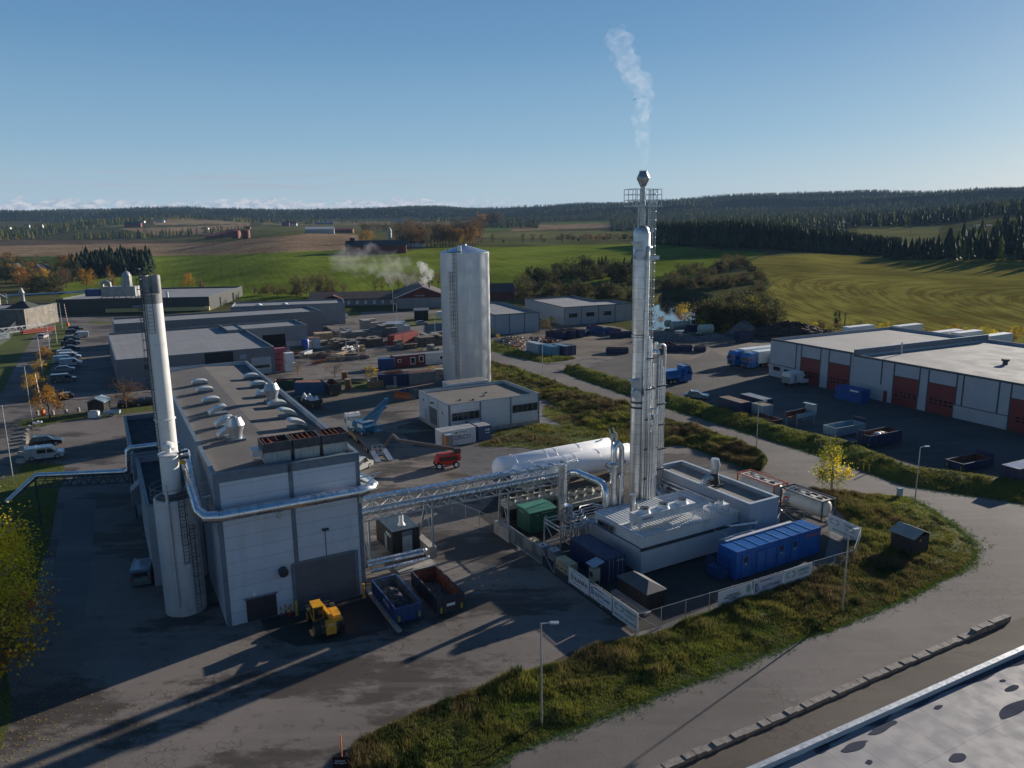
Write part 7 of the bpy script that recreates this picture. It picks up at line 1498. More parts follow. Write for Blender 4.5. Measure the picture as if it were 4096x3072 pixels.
for x,y,th,L,h,c,l,ld in ((10.6,233.4,-.64,6.6,2.3,NAVY,'navy skip, leftmost of the row before the pale grey hall',None),(14.0,235.0,-.85,6.2,2.4,NAVY,'navy skip with yellow marks, second in the row before the pale grey hall',None),(17.,237.,-.9,6.2,2.3,NAVY,'navy skip with rusty inside, third in the row before the pale grey hall',RUST),(20.5,237.5,-.6,3.2,1.8,NAVY,'short navy skip at the right end of the left row',None),(24.4,245.,-1.18,6.5,2.4,BLUE,'mid-blue skip before the windows of the pale grey hall',None),(29.5,243,-1.0,6.,1.7,BLUE,'lower blue skip right of the mid-blue one',None),(30.8,232,.17,7.,1.6,NAVY,'long navy skip partly behind the tallest column',None),(25.6,203.2,-.15,6.,1.4,NAVY,'dark skip with a heap of grey gravel left of the tallest column',ASHM),(42.2,211,-1.45,7.,1.8,NAVY,'navy skip with grey gravel spilling beside the shorter column',ASHM),(45.8,205.4,-.2,3.6,1.4,NAVY,'small navy skip in the middle of the right-hand skips',None),(49.6,204.2,-.3,3.2,1.3,NAVY,'tilting-front navy skip at the right end of the right-hand skips',RUBB)):
    skip(l,x,y,th,L,2.4,h,c,load=ld,lh=.9 if ld else .6)
# tanks lying at the yard edge
for u,v,L,r_,l,c in ((2720,1320,6,1.5,'pale lying tank, longest one below the yellow bush',(.33,.34,.3)),(2822,1337,4.2,1.6,'pale lying tank with rounded ends right of the navy bin',(.42,.42,.34)),(2672,1308,1.6,1.2,'green-white round tank end by the pond',(.3,.36,.25))):
    p=G(u,v);t=thing('old_tank',l,'tank',(p[0],p[1],0),.25,'discarded tanks at the yard edge');b=MB();b.lathe([(.1,-L/2-.5),(r_*.7,-L/2-.3),(r_,-L/2),(r_,L/2),(r_*.7,L/2+.3),(.1,L/2+.5)],n=20);b.move(Matrix.Translation((0,0,r_))@Matrix.Rotation(R(90),4,'Y'));b.build('shell',mat('old_tank_%.2f'%c[0],c,.6,0,.1,1,dirt=.4),t)
# heaps
def heap(label,u,v,rx,ry,h,mt,n=26,rough=.15,name='heap',cat='heap',th=0,z=0):
    p=G(u,v);t=thing(name,label,cat,(p[0],p[1],0),th);vs=[];fs=[];k=30
    for i in range(n+1):
        for j in range(k): q=i/n;a=2*math.pi*j/k;w=1+rng.uniform(-.1,.1);vs.append((rx*q*math.cos(a)*w,ry*q*math.sin(a)*w,h*(1-q**1.4)*(1+rng.uniform(-rough,rough))-.02))
    for i in range(n):
        for j in range(k): fs.append((i*k+j,i*k+(j+1)%k,(i+1)*k+(j+1)%k,(i+1)*k+j))
    b=MB();b.add(vs,fs);b.build('mound',mt,t,False);return t
def debris(label,u,v,rx,ry,h,n,cols,smin=.3,smax=1.2,name='rubble_heap',z=0,th=0,long=1.):
    p=G(u,v);t=heap(label,u,v,rx,ry,h*.8,RUBB,name=name,cat='rubble heap')
    for ci,c in enumerate(cols):
        b=MB()
        for i in range(n//len(cols)):
            q=math.sqrt(rng.uniform());a=rng.uniform(0,6.283);x,y=rx*q*math.cos(a),ry*q*math.sin(a);s=rng.uniform(smin,smax);st=len(b.v);b.box(-s/2*long,s/2*long,-s*.3,s*.3,-s*.15,s*.15)
            b.move(Matrix.Translation((x,y,h*(1-q**1.4)*.9))@Matrix.Rotation(rng.uniform(0,6),4,'Z')@Matrix.Rotation(rng.uniform(-.8,.8),4,'X'),st)
        o=b.build('debris',c,t,False);o['kind']='stuff'
    return t
W1=mat('pale_wood',(.38,.28,.18),.8,0,.2,1);W2=mat('grey_wood',(.2,.19,.17),.85,0,.2,1);W3=mat('weathered_wood',(.13,.10,.075),.85,0,.2,1)
debris('heap of broken brick and pale rubble beside the blue containers',2055,1375,7,10,2.2,260,(mat('brick_bits',(.3,.14,.08),.9,0,.3,1),W1,CONC))
debris('smaller heap of steel and timber debris between rubble and navy skips',2160,1365,6,5,1.3,90,(RUST,W2),long=2.5)
heap('big dark heap of bark with white edged sheets beside the warehouse',3150,1345,17,9,4.2,mat('bark',(.045,.028,.02),1,0,.5,2),rough=.2)
heap('low brown heap right of the big bark heap',3280,1346,12,6,2.2,mat('soil_brown',(.11,.07,.045),1,0,.3,2))
heap('small grey gravel heap in the middle of the dirt yard',2855,1356,5,4,1.8,mat('gravel_grey',(.13,.13,.13),1,0,.3,3));heap('grey sand heap behind the navy bin',2975,1342,6,5,4.4,MC['gravel_grey']);heap('dark gravel heap behind the right-hand skips',2690,1358,8,5,2.6,MC['gravel_grey'])
skip('navy bin standing before the grey sand heap',*G(2958,1372)[:2],.4,5,2.6,3.4,NAVY);skip('navy bin between the two pale tanks',*G(2752,1332)[:2],.2,3.6,2.4,2.2,NAVY)
# stacks of goods
def stack(label,u,v,nx,ny,nz,sx,sy,sz,mt,th=.45,group='stacked goods in the far yard',name='pallet_stack',cat='pallet stack',jit=.06):
    p=G(u,v);t=thing(name,label,cat,(p[0],p[1],0),th,group);b=MB()
    for i in range(nx):
        for j in range(ny):
            for k in range(nz):
                if k==nz-1 and rng.uniform()<.25: continue
                x,y=i*(sx+.1)+rng.uniform(-jit,jit),j*(sy+.1)+rng.uniform(-jit,jit);b.box(x,x+sx,y,y+sy,k*sz+.04,(k+1)*sz-.02)
    b.build('layer',mt,t,False);return t
PW=MC['pallet_wood']
for a in [('stack of empty pallets beside the dark grey skip',1385,1563,1,1,16,1.2,1.2,.15,PW),('lower pallet stack close behind the dark grey skip',1372,1520,1,1,12,1.2,1.2,.15,PW),('crate of brown boards before the navy laddered container',1476,1555,2,1,4,1.6,1.4,.35,PW),('single pallet of pale boards before the grey container',1551,1556,1,1,3,2.2,1.4,.25,W1),
 ('long row of dark timber packs behind the blue barrel',1340,1398,9,3,4,1.5,2.2,.55,W3),('second row of dark timber packs with pale tops',1370,1360,8,2,4,1.5,2.,.55,W2),('pale timber pack at the left end of the rear row',1265,1362,2,2,3,2.5,2,.7,W1),('grey slatted pack of panels behind the timber',1420,1352,4,2,4,1.8,2.,.5,W2),
 ('three tall grey panel stacks near the brown container',1455,1325,2,2,4,2.6,2.6,.9,CONC),('tall pale panel stacks in the middle of the yard row',1500,1350,4,2,4,1.8,2.4,.9,MC['gravel_grey']),('caged wire mesh stack right of the tall panel stacks',1545,1340,4,3,4,2.,2.4,.85,GALV),('dark crate blocks left of the silver silo, nearest row',1680,1388,5,3,3,1.5,1.5,.9,W3),('dark crate blocks left of the silver silo, rear row',1700,1365,5,3,2,1.6,1.6,1.,W2),
 ('low stack of pale beams near the blue barrel',1210,1432,3,1,3,3,1.2,.3,W1),('low stack of brown beams before the grey workshop',1250,1428,3,1,3,2.6,1.2,.3,W3)]: stack(*a)
for i,(u,v,L,mt_) in enumerate(((1330,1432,7,W2),(1295,1428,5,RUST),(1365,1425,6,W1),(1400,1420,6,W2),(1345,1440,5,W1),(1430,1425,5,W1),(1380,1400,5,CONC),(1395,1440,6,W2))):
    p=G(u,v);t=thing('timber_pile','%s pile of long beams lying in the middle of the yard'%(['grey','rusty red','pale','grey, slanting','short pale','rightmost pale','concrete-coloured','nearest grey'][i]),'timber pile',(p[0],p[1],0),R([150,140,60,120,160,10,80,15][i]),'piles of beams in the far yard');b=MB()
    for k in range(14): y=rng.uniform(-1,1);z=.1+rng.integers(0,4)*.28;b.bar((-L/2+rng.uniform(-.4,.4),y,z),(L/2,y+rng.uniform(-.2,.2),z),.26)
    b.build('beam',mt_,t,False)
p=G(1223,1398);t=thing('blue_barrel_tank','upright blue plastic tank by the grey workshop corner','tank',(p[0],p[1],0),0);b=MB();b.lathe([(1.1,0),(1.15,2.6),(.9,3.0),(.3,3.1)],n=16);b.build('shell',mat('plastic_blue',(.01,.07,.35),.4),t)
p=G(1265,1392);t=thing('white_cabinet','tall white cabinet beside the blue plastic tank','cabinet',(p[0],p[1],0),.4);b=MB();b.box(-1.1,1.1,-.9,.9,0,3.0);b.build('body',mat('pale_cabinet',(.45,.5,.53),.5),t,False);b=MB();b.box(-1.2,1.2,-1,1,3.0,3.1);b.build('top',RUST,t,False)
p=G(1190,1402);t=thing('green_bin','dark green bin beside the open workshop door','bin',(p[0],p[1],0),.5);b=MB();b.yprism([(-1.8,0),(1.8,0),(2.1,1.2),(-2.1,1.2)],-.9,.9);b.build('body',MC['skip_green'],t,False)
p=G(1120,1480);t=thing('pink_bale_rack','rack of pink wrapped bales beside the grey hall corner','rack',(p[0],p[1],0),.5);b=MB()
for k in range(4): b.box(-1.8,1.6,-1,1,.1+1.4*k,1.3+1.4*k)
b.build('bale',mat('pink_wrap',(.28,.06,.08),.6,0,.3,2),t,False);b=MB()
for x in (-1.9,1.7):
    for y in (-1.1,1.1): b.bar((x,y,0),(x,y,5.9),.1)
b.build('upright',RUST,t,False)
p=G(1143,1486);t=thing('white_pallet_load','white wrapped loads stacked under a blue rack','pallet load',(p[0],p[1],0),.5);b=MB();b.box(-.2,2.2,-1,1,.1,2.2);b.box(0,2.0,-1,1,2.3,4.6);b.build('wrap',WHITE,t,False);b=MB()
for x in (-.3,2.5): b.bar((x,1.2,0),(x,1.2,5.4),.12)
b.bar((-.3,1.2,5.3),(2.5,1.2,5.3),.2);b.build('rack',BLUE,t,False)
sp2=thing('snow_plough','orange snow plough with pallets heaped beside it','snow plough',G(1605,1596),R(-30));b=MB();b.xprism([(0,0),(.5,.1),(.6,.8),(.2,1.4),(.1,1.3),(.4,.8),(.3,.2),(0,.1)],-1.9,1.9);b.build('blade',mat('plough_orange',(.5,.12,.03),.6,dirt=.3),sp2,False);b=MB()
for i in range(8): b.bar((rng.uniform(-1.5,1),rng.uniform(.6,2),.3),(rng.uniform(-1,1.5),rng.uniform(.6,2.4),1.8),.12)
b.build('linkage',BLUE,sp2,False)
for u,v,n_,l in ((1640,1600,5,'low grey pallet pile beside the orange plough'),(1655,1590,11,'taller grey pallet pile right of the orange plough')): stack(l,u,v,1,1,n_,1.2,1.2,.15,W2,jit=.1)
for u,v,l in ((1702,1520,'white tote at the corner of the grey container'),(1716,1516,'second white tote beside the grey container corner')):
    t=thing('liquid_tote',l,'tote tank',G(u,v),.4,'caged liquid totes');b=MB();b.box(-.5,.5,-.6,.6,.15,1.1);b.build('bottle',WHITE,t,False);b=MB()
    for z in (.2,.5,.8,1.1): b.tube([(-.52,-.62,z),(.52,-.62,z),(.52,.62,z),(-.52,.62,z),(-.52,-.62,z)],.02,4)
    b.build('cage',GALV,t,False)
# small things at the left
p=G(*T(m1,[(765,772)])[0]);r=gabled('bin_shed','small dark timber hut with a metal gable roof on the grass island','hut',p[0],p[1]+.0,0,.05,3.,2.6,2.3,3.0,BROWNW,GREYB,win=False,ax='y',ov=.25)
for k,(x,y) in enumerate(((325,778),(458,775),(572,765),(680,750))):
    t=thing('concrete_bollard','round concrete bollard on the edge of the grass island, %s'%['beside the orange box','left of three near the hut','middle of three near the hut','nearest to the dark hut'][k],'bollard',G(*T(m1,[(x,y)])[0]),0,'concrete bollards on the grass island');b=MB();b.lathe([(.28,0),(.28,.75),(.2,.85),(.05,.87)],n=12);b.build('body',CONC,t)
for k,(x,y) in enumerate(((258,895),(243,930),(232,965),(225,990),(222,1022),(203,1080),(192,1125),(180,1190))):
    t=thing('concrete_block','low concrete block in the curved row left of the parked van and SUV','concrete block',G(*T(m1,[(x,y)])[0]),R(-50+k*6),'row of concrete blocks at the left parking');b=MB();b.xprism([(-.35,0),(.35,0),(.2,.6),(-.2,.6)],-.6,.6);b.build('block',mat('pale_concrete',(.36,.32,.26),.85,0,.15,1.2),t,False)
p=G(*T(m1,[(330,878)])[0]);t=thing('parked_motorbike','white and black motorcycle lying by the end of the grass island','motorcycle',(p[0],p[1],0),.3);b=MB();b.bar((-.8,0,.7),(.7,0,.8),.3,.4);b.ball((0,0,.8),.35,8,5,.8);b.build('body',WHITE,t)
for x in (-.9,.9): b=MB();b.tube([(x+.35*math.cos(a),0,.35+.35*math.sin(a)) for a in np.linspace(0,6.283,15)],.07,6);b.build('wheel',TYRE,t)
p=G(*T(m1,[(815,798)])[0]);t=thing('white_cooler_box','white box unit leaning on the dark hut','box unit',(p[0],p[1],0),.2);b=MB();b.box(-.9,.9,-.5,.5,0,1.1);b.build('body',WHITE,t,False);b=MB();b.box(-.7,.7,-.4,.4,1.1,1.3);b.build('lid',GREYB,t,False)
p=G(*T(m1,[(965,785)])[0]);t=thing('utility_trailer','small white-sided trailer on the grass island','trailer',(p[0],p[1],0),.3);b=MB();b.box(-1.5,1.5,-.8,-.72,.5,1);b.box(-1.5,1.5,.72,.8,.5,1);b.box(1.42,1.5,-.72,.72,.5,1);b.box(-1.5,1.5,-.72,.72,.45,.52);b.bar((-1.5,0,.5),(-2.6,0,.5),.08);b.build('tray',GREYB,t,False)
for s in (-1,1): wheel(t,.1,s*.85,.3,.18)
# lattice mast parts and steel at the left edge
st_=thing('steel_store','lattice crane sections and bundled steel behind the mesh fence at the left edge','steel store',G(20,1345),R(62));b=MB()
for o in (0,1.6):
    for z in (1.0,2.6): b.bar((-4,o,z),(14,o,z),.15)
for i in range(9): x=-4+2*i;b.bar((x,0,1),(x+2,0,2.6),.09);b.bar((x,0,1),(x,1.6,1),.09);b.bar((x,0,2.6),(x,1.6,2.6),.09);b.bar((x,0,1),(x,0,2.6),.09);b.bar((x+2,1.6,1),(x,1.6,2.6),.09)
b.build('lattice',mat('lattice_white',(.5,.5,.52),.5),st_,False)
b=MB()
for i in range(24): y=rng.uniform(-7,-1);z=.3+rng.integers(0,5)*.35;b.bar((-14,y,z),(-2,y,z),.3)
b.build('steel_bundle',GREYB,st_,False)
b=MB()
for i in range(12): y=rng.uniform(-4,-2);b.bar((4,y,.5+i*.1),(15,y,.5+i*.1),.25)
b.build('red_beam',mat('primer_red',(.35,.07,.04),.6),st_,False)
fence('tall mesh fence round the steel store at the left edge',[G(-20,1395)[:2],G(35,1360)[:2],G(107,1275)[:2]],h=3.2,step=4)

# more goods in the middle yard
k_=0
for u,v,kind,th,place in ((1250,1385,0,.4,'right of the white cabinet'),(1290,1380,1,.9,'behind the white cabinet'),(1320,1412,2,2.4,'in front of the long dark timber row'),(1345,1375,0,.5,'between the two dark timber rows'),(1385,1378,1,.3,'at the right of the rear timber row'),(1420,1395,2,1.2,'under the white A-frame rack'),(1440,1405,0,1.9,'at the right end of the beam piles'),(1455,1432,2,2.9,'nearest the open asphalt'),(1410,1435,1,.2,'among the pale beams'),(1330,1345,0,.4,'beside the dark van'),(1300,1352,1,.5,'left of the grey slatted pack'),(1385,1330,0,.3,'behind the white pickup'),(1555,1372,2,.8,'in front of the brown container'),(1590,1385,0,.4,'right before the brown container'),(1640,1395,1,.4,'left of the dark crate blocks'),(1735,1402,0,.5,'right of the dark crate blocks'),(1175,1418,2,.3,'in front of the green bin'),(1225,1425,1,1.4,'at the workshop corner'),(1480,1540,0,.2,'beside the yellow-green shrub'),(1430,1528,2,.1,'on the green strip behind the pallets'),(1660,1522,0,.4,'in front of the pale grey container'),(1745,1500,1,.3,'right of the white totes'),(1280,1455,2,.5,'below the beam piles')):
    p=G(u,v);L=rng.uniform(2.5,5.5);mt_=(W1,W2,W3,CONC,RUST,GALV)[k_%6];k_+=1
    t=thing(('crate_pile','sheet_pile','pole_pile')[kind],('%s crates %s','%s stacked sheets %s','%s poles and planks %s')[kind]%(('pale','grey','weathered','concrete-grey','rusty','galvanised')[(k_-1)%6],place),'goods pile',(p[0],p[1],0),th,'loose goods in the far yard');b=MB()
    for j in range((7,5,11)[kind]):
        if kind==0: x,y=rng.uniform(-1.6,1.6),rng.uniform(-1,1);b.obox((x,y),rng.uniform(-.3,.3),rng.uniform(.9,1.5),rng.uniform(.9,1.3),.02+.9*(j//4),.85+.9*(j//4))
        elif kind==1: b.obox((rng.uniform(-.2,.2),rng.uniform(-.2,.2)),rng.uniform(-.08,.08),L,1.5,.05+j*.3,.05+j*.3+.2)
        else: y=rng.uniform(-1,1);z=.12+rng.integers(0,4)*.22;b.bar((-L/2+rng.uniform(-.6,.6),y,z),(L/2+rng.uniform(-.6,.6),y+rng.uniform(-.5,.5),z+rng.uniform(0,.2)),.2)
    b.build(('crate','sheet','pole')[kind],mt_,t,False)
p=G(1408,1410);t=thing('a_frame_rack','white steel A-frame rack standing among the beam piles','rack',(p[0],p[1],0),.5,);b=MB()
for x in (-1.6,1.6): b.bar((x,-1,0),(x,0,3.2),.14);b.bar((x,1,0),(x,0,3.2),.14)
b.bar((-1.6,0,3.2),(1.6,0,3.2),.14);b.bar((-1.6,-.5,1.5),(1.6,-.5,1.5),.1);b.build('frame',WHITE,t,False)
# fallen leaves on the asphalt at the lower left
n=2600;uu=rng.uniform(-60,620,n)**1.;vv=2700+rng.uniform(0,400,n);keep=(rng.uniform(0,1,n)<np.exp(-(uu+60)/230));uu,vv=uu[keep],vv[keep]
Pl=np.array([tuple(G(a_,b_,.03)) for a_,b_ in zip(uu,vv)]);n=len(Pl);a_=rng.uniform(0,6.28,n);s_=rng.uniform(.03,.07,n)
V=np.concatenate([Pl[:,None]+np.stack([np.cos(a_+q)*s_,np.sin(a_+q)*s_*.8,np.full(n,.01+.02*(i%2))],1)[:,None] for i,q in enumerate((0,1.57,3.14,4.71))],1).reshape(-1,3)
o=npmesh('fallen_leaves',V,np.arange(4*n).reshape(-1,4),leafmat(),np.repeat(np.array([(.55,.38,.06)])*rng.uniform(.5,1.2,(n,1)),4,0));o['kind']='stuff'
# ---------------------------------------------------------------- vegetation
BARK=mat('bark_brown',(.07,.055,.04),.9,0,.2,2);BIRCH=mat('birch_bark',(.3,.28,.25),.8,0,.2,2)
def leafcloud(n,cl,rad,size,cols,seed,sq=1.,zlo=.25,shape='round',spread=.32):
    g=np.random.default_rng(seed);C_=[]
    while len(C_)<cl:
        p=g.uniform(-1,1,3)
        if shape=='round' and (p**2).sum()<1 and (p**2).sum()>.12: C_.append(p)
        elif shape=='birch' and np.hypot(p[0],p[1])<(1-((p[2]+1)/2)**1.6)*.95+.08: C_.append(p*np.array((.85,.85,1)))
        elif shape=='vase' and np.hypot(p[0],p[1])<.35+.65*(p[2]+1)/2 and (p**2).sum()<1.25: C_.append(p)
    C_=np.array(C_);sz=g.uniform(.6,1.25,cl)*spread;k=g.integers(0,cl,n)
    P=C_[k]+g.normal(0,1,(n,3))*sz[k][:,None]*.55;cc=np.array(cols)[g.integers(0,len(cols),cl)][k]*g.uniform(.65,1.35,(n,1))*g.uniform(.8,1.2,cl)[k][:,None]
    P[:,2]=P[:,2]*(1-zlo)/2+.5+zlo/2;P[:,:2]*=rad
    a=g.normal(0,1,(n,3));a/=np.linalg.norm(a,axis=1)[:,None];b=np.cross(a,g.normal(0,1,(n,3)));b/=np.linalg.norm(b,axis=1)[:,None]
    s=size*g.uniform(.6,1.3,n)[:,None];V=np.stack([P-a*s,P+b*s*.8,P+a*s,P-b*s*.8],1).reshape(-1,3);return V,np.arange(4*n).reshape(-1,4),np.repeat(cc,4,0)
def trunkmesh(seed,n=9,r=.022,top=.8,spread=.3,bare=False):
    g=np.random.default_rng(seed);b=MB();b.cyl((0,0,0),(0,0,.45),r,7,r*.7);b.cyl((0,0,.45),(.01,.01,top),r*.7,6,r*.15)
    for i in range(n):
        a=g.uniform(0,6.28);z=g.uniform(.22,.6);q=g.uniform(.5,1)*spread;e=(math.cos(a)*q,math.sin(a)*q,z+g.uniform(.12,.36));b.cyl((0,0,z),e,r*.35,5,r*.08)
        for j in range(4 if bare else 1): a2=a+g.uniform(-.9,.9);t=g.uniform(.4,1);s=(e[0]*t,e[1]*t,z+(e[2]-z)*t);b.cyl(s,(s[0]+math.cos(a2)*.12,s[1]+math.sin(a2)*.12,s[2]+g.uniform(.04,.16)),r*.14,4,r*.05)
    return b
PROTO={}
ORN=[(.34,.17,.03),(.40,.22,.035),(.24,.12,.03)];YEL=[(.66,.46,.02),(.75,.56,.03),(.45,.35,.03)];OLV=[(.085,.085,.03),(.11,.10,.03),(.06,.065,.025),(.13,.105,.035)];BRN=[(.13,.08,.045),(.10,.065,.04),(.16,.10,.05)];DKG=[(.028,.042,.018),(.04,.055,.02),(.02,.032,.015)];YG=[(.22,.22,.03),(.30,.26,.03),(.15,.16,.03)]
SPEC={'orange':(2600,26,.40,.016,ORN,'round',1),'yellow':(3000,30,.34,.014,YEL,'birch',1),'yellow_round':(2600,26,.45,.017,YEL+ORN,'round',1),'bare':(1300,30,.44,.012,BRN+ORN,'round',1),'brown':(1700,34,.42,.014,BRN,'vase',1),'olive':(2400,30,.46,.02,OLV,'round',1),'bush':(1900,22,.55,.03,OLV,'round',0),'brownbush':(1500,22,.55,.028,BRN+OLV,'round',0),'yellowbush':(1500,20,.55,.028,YG+YEL,'round',0),'dark':(2400,26,.42,.02,DKG,'round',1),'yellowgreen':(2600,30,.33,.015,YG+YEL,'birch',1),'birchbrown':(1500,28,.26,.014,ORN+BRN,'birch',1)}
def tree(kind,u,v,vt,label,group,name=None,cat=None,z=None,wide=1.,flat=False):
    p=G(u,v) if flat else tp(u,v);h=max(1.2,HT(p[0],p[1],vt)-p[2])
    if kind not in PROTO:
        n,cl,rad,sz,cols,shp,tk_=SPEC[kind];nm='tree' if tk_ else 'bush';r=thing(nm,label,nm,p,rng.uniform(0,6),group)
        if tk_: trunkmesh(len(kind)*7+3,bare=kind in('bare','brown'),n=14 if kind in('bare','brown') else 9).build('trunk',BIRCH if 'birch' in shp else BARK,r)
        V,Fc,cc=leafcloud(n,cl,rad,sz,cols,len(kind)*13+5,zlo=.2 if tk_ else -.05,shape=shp);npmesh('crown',V,Fc,leafmat(),cc,parent=r);PROTO[kind]=r;r.scale=(h*wide,h*wide,h)
    else:
        r=dup(PROTO[kind],tuple(p),rng.uniform(0,6.28),label,(h*wide*rng.uniform(.9,1.1),h*wide*rng.uniform(.9,1.1),h),group)
    return r
# single trees near the site
SPEC['near_birch']=(16000,60,.36,.0075,YEL,'birch',1)
for a in [('near_birch',-50,2560,1895,'tall yellow birch at the left edge, lit only at its top','autumn trees round the parking'),('yellow_round',10,2760,2330,'lower yellow tree below the tall birch at the left edge','autumn trees round the parking'),
 ('orange',200,1675,1545,'largest orange tree, on the grass island beside the barrier','autumn trees round the parking'),('bare',505,1634,1508,'round half-bare tree beside the dark SUV','autumn trees round the parking'),
 ('orange',184,1452,1388,'upper yellow-orange tree on the parking border','autumn trees round the parking'),('yellow_round',166,1505,1440,'middle yellow tree on the parking border','autumn trees round the parking'),('orange',140,1580,1492,'reddish orange tree on the border left of the big one','autumn trees round the parking'),
 ('bare',1192,1500,1445,'half-bare tree above the blue container, left of its twin','yard trees'),('bare',1340,1510,1443,'half-bare tree above the dark grey skip','yard trees'),('yellowbush',1484,1510,1465,'thin yellow-green shrub left of the navy laddered container','yard trees'),('yellowbush',1722,1500,1463,'yellow shrub in front of the white site cabins','yard trees'),('yellowbush',1683,1410,1392,'low orange bush behind the red site cabin','yard trees'),
 ('yellowgreen',3325,1966,1745,'yellow-green birch by the road bend behind the tank containers','yard trees'),('brownbush',2185,1322,1270,'brown-yellow shrub in front of the pale blue-grey hall corner','yard trees'),('yellowbush',2205,1300,1268,'yellow topped shrub between the two pale halls','yard trees'),('yellowbush',1968,1340,1315,'round green-yellow bush at the foot of the pale blue-grey hall','yard trees'),('yellowbush',1992,1352,1336,'tiny yellow bush beside the rubble heap','yard trees'),
 ('yellow_round',2738,1305,1218,'big round yellow tree by the pond','trees by the pond'),('orange',2645,1296,1264,'small orange tree on the pond shore','trees by the pond')]: tree(*a,flat=True,wide=1.25 if a[0] in('bare','orange') else 1)
for u,v,vt,k,l in ((350,1165,1075,'orange','golden tree in front of the green field, left of the chimney top'),(445,1160,1062,'birchbrown','thin bare birch between the spruce grove and the chimney'),(758,1160,1092,'orange','orange tree on the field edge right of the chimney top'),(808,1160,1110,'birchbrown','small thin birch right of the orange field-edge tree')): tree(k,u,v,vt,l,'trees along the field edge')
WORD={'bush':'olive','brownbush':'reddish brown','yellowbush':'yellowish','olive':'olive','dark':'dark green','orange':'orange','yellowgreen':'yellow-green','brown':'brown','bare':'half-bare','yellow_round':'yellow','birchbrown':'thin brown'}
def belt(kinds,pts,n,hpx,label,group,jv=8,wide=1.,vary=.35):
    P_=np.array(pts,float);d=np.r_[0,np.cumsum(np.hypot(*np.diff(P_,axis=0).T))]
    for i in range(n):
        t=d[-1]*(i+rng.uniform(-.4,.4)+.5)/n;u=np.interp(t,d,P_[:,0]);v=np.interp(t,d,P_[:,1])+rng.uniform(-jv,jv);kk=kinds[int(rng.integers(len(kinds)))];q_=(i+.5)/n;pl_=('at the left end','left of the middle','in the middle','right of the middle','at the right end')[min(4,int(q_*5))] if n>4 else ('left one','right one')[i*2//max(n,1)];lb_=label if n==1 else WORD[kk]+' '+label.split(' ',1)[1].replace(' and yellow willow',' willow')+', '+pl_;lb_=' '.join(lb_.replace('olive olive','olive').replace('brown brown','brown').replace('reddish brown rust-brown','rust-brown').split()[:16]);tree(kk,u,v,v-hpx*rng.uniform(1-vary,1+vary),lb_,group,wide=wide)
belt(['bush','brownbush','bush'],[(2010,1185),(2200,1192),(2400,1195),(2560,1215),(2600,1240)],26,62,'olive thicket bush between the green field and the pale halls','thicket above the pale halls',6)
belt(['olive','bush','dark'],[(2080,1165),(2250,1130),(2400,1110),(2560,1130)],30,70,'rounded olive tree in the thicket below the green field','thicket above the pale halls',10,1.)
belt(['olive','bush','olive','yellowgreen'],[(2800,1318),(2880,1322),(3000,1326),(3100,1330)],24,95,'olive and yellow willow between the pond and the striped field','willows right of the pond',6)
belt(['olive','yellowgreen','bush'],[(2850,1300),(2950,1290),(3060,1290)],12,100,'olive and yellow willow between the pond and the striped field','willows right of the pond',8)
belt(['brownbush','dark','brownbush','bush'],[(2640,1160),(2760,1152),(2880,1150),(3000,1140)],24,42,'dark brown bush on the far bank of the pond','bushes beyond the pond',8)
belt(['brownbush','bush','brownbush','dark'],[(2780,1130),(2870,1085),(2960,1050),(3010,1100),(3060,1150),(3010,1200)],36,38,'rust-brown bush on the knoll between the two fields','bushes on the knoll',16)
belt(['brownbush','bush'],[(2650,1135),(2720,1100),(2800,1085)],12,34,'olive bush left of the knoll','bushes on the knoll',8)
belt(['brownbush','yellowbush','brownbush'],[(3120,1322),(3400,1318),(3700,1330),(4096,1350)],26,30,'low autumn bush between the warehouse and the striped field','bushes behind the warehouse',5)
belt(['yellowbush','orange','yellowbush'],[(3700,1350),(3900,1362),(4090,1372)],9,42,'yellow bush behind the white trailers','bushes behind the warehouse',5)
belt(['dark'],[(3340,1312),(3345,1313)],1,110,'lone narrow dark spruce-like tree before the striped field','bushes behind the warehouse',0,.5)
belt(['brownbush','brown'],[(1000,1182),(1100,1186),(1300,1188),(1380,1190)],14,40,'brown bush at the foot of the green field','bushes at the field foot',4)
belt(['brown','brownbush'],[(1170,1186),(1220,1188),(1290,1190),(1350,1190)],7,80,'taller brown tree clump at the foot of the green field','bushes at the field foot',3)
belt(['brown','bare'],[(1480,1165),(1540,1160),(1600,1156),(1680,1152),(1760,1150),(1860,1150)],12,66,'thin bare tree behind the lodge roofs','bare trees behind the lodge',4)
belt(['bush','dark','brown','orange'],[(-60,1130),(60,1120),(130,1180),(200,1165),(300,1130)],22,75,'mixed garden tree among the white gabled houses at the left','garden trees at the left',14)
belt(['olive','brownbush','orange'],[(-60,1085),(80,1075),(180,1085),(300,1090)],14,55,'mixed garden tree behind the white gabled houses','garden trees at the left',8)
belt(['dark','brown'],[(160,1165),(215,1170),(290,1150)],5,70,'dark round tree left of the spruce grove','garden trees at the left',4)
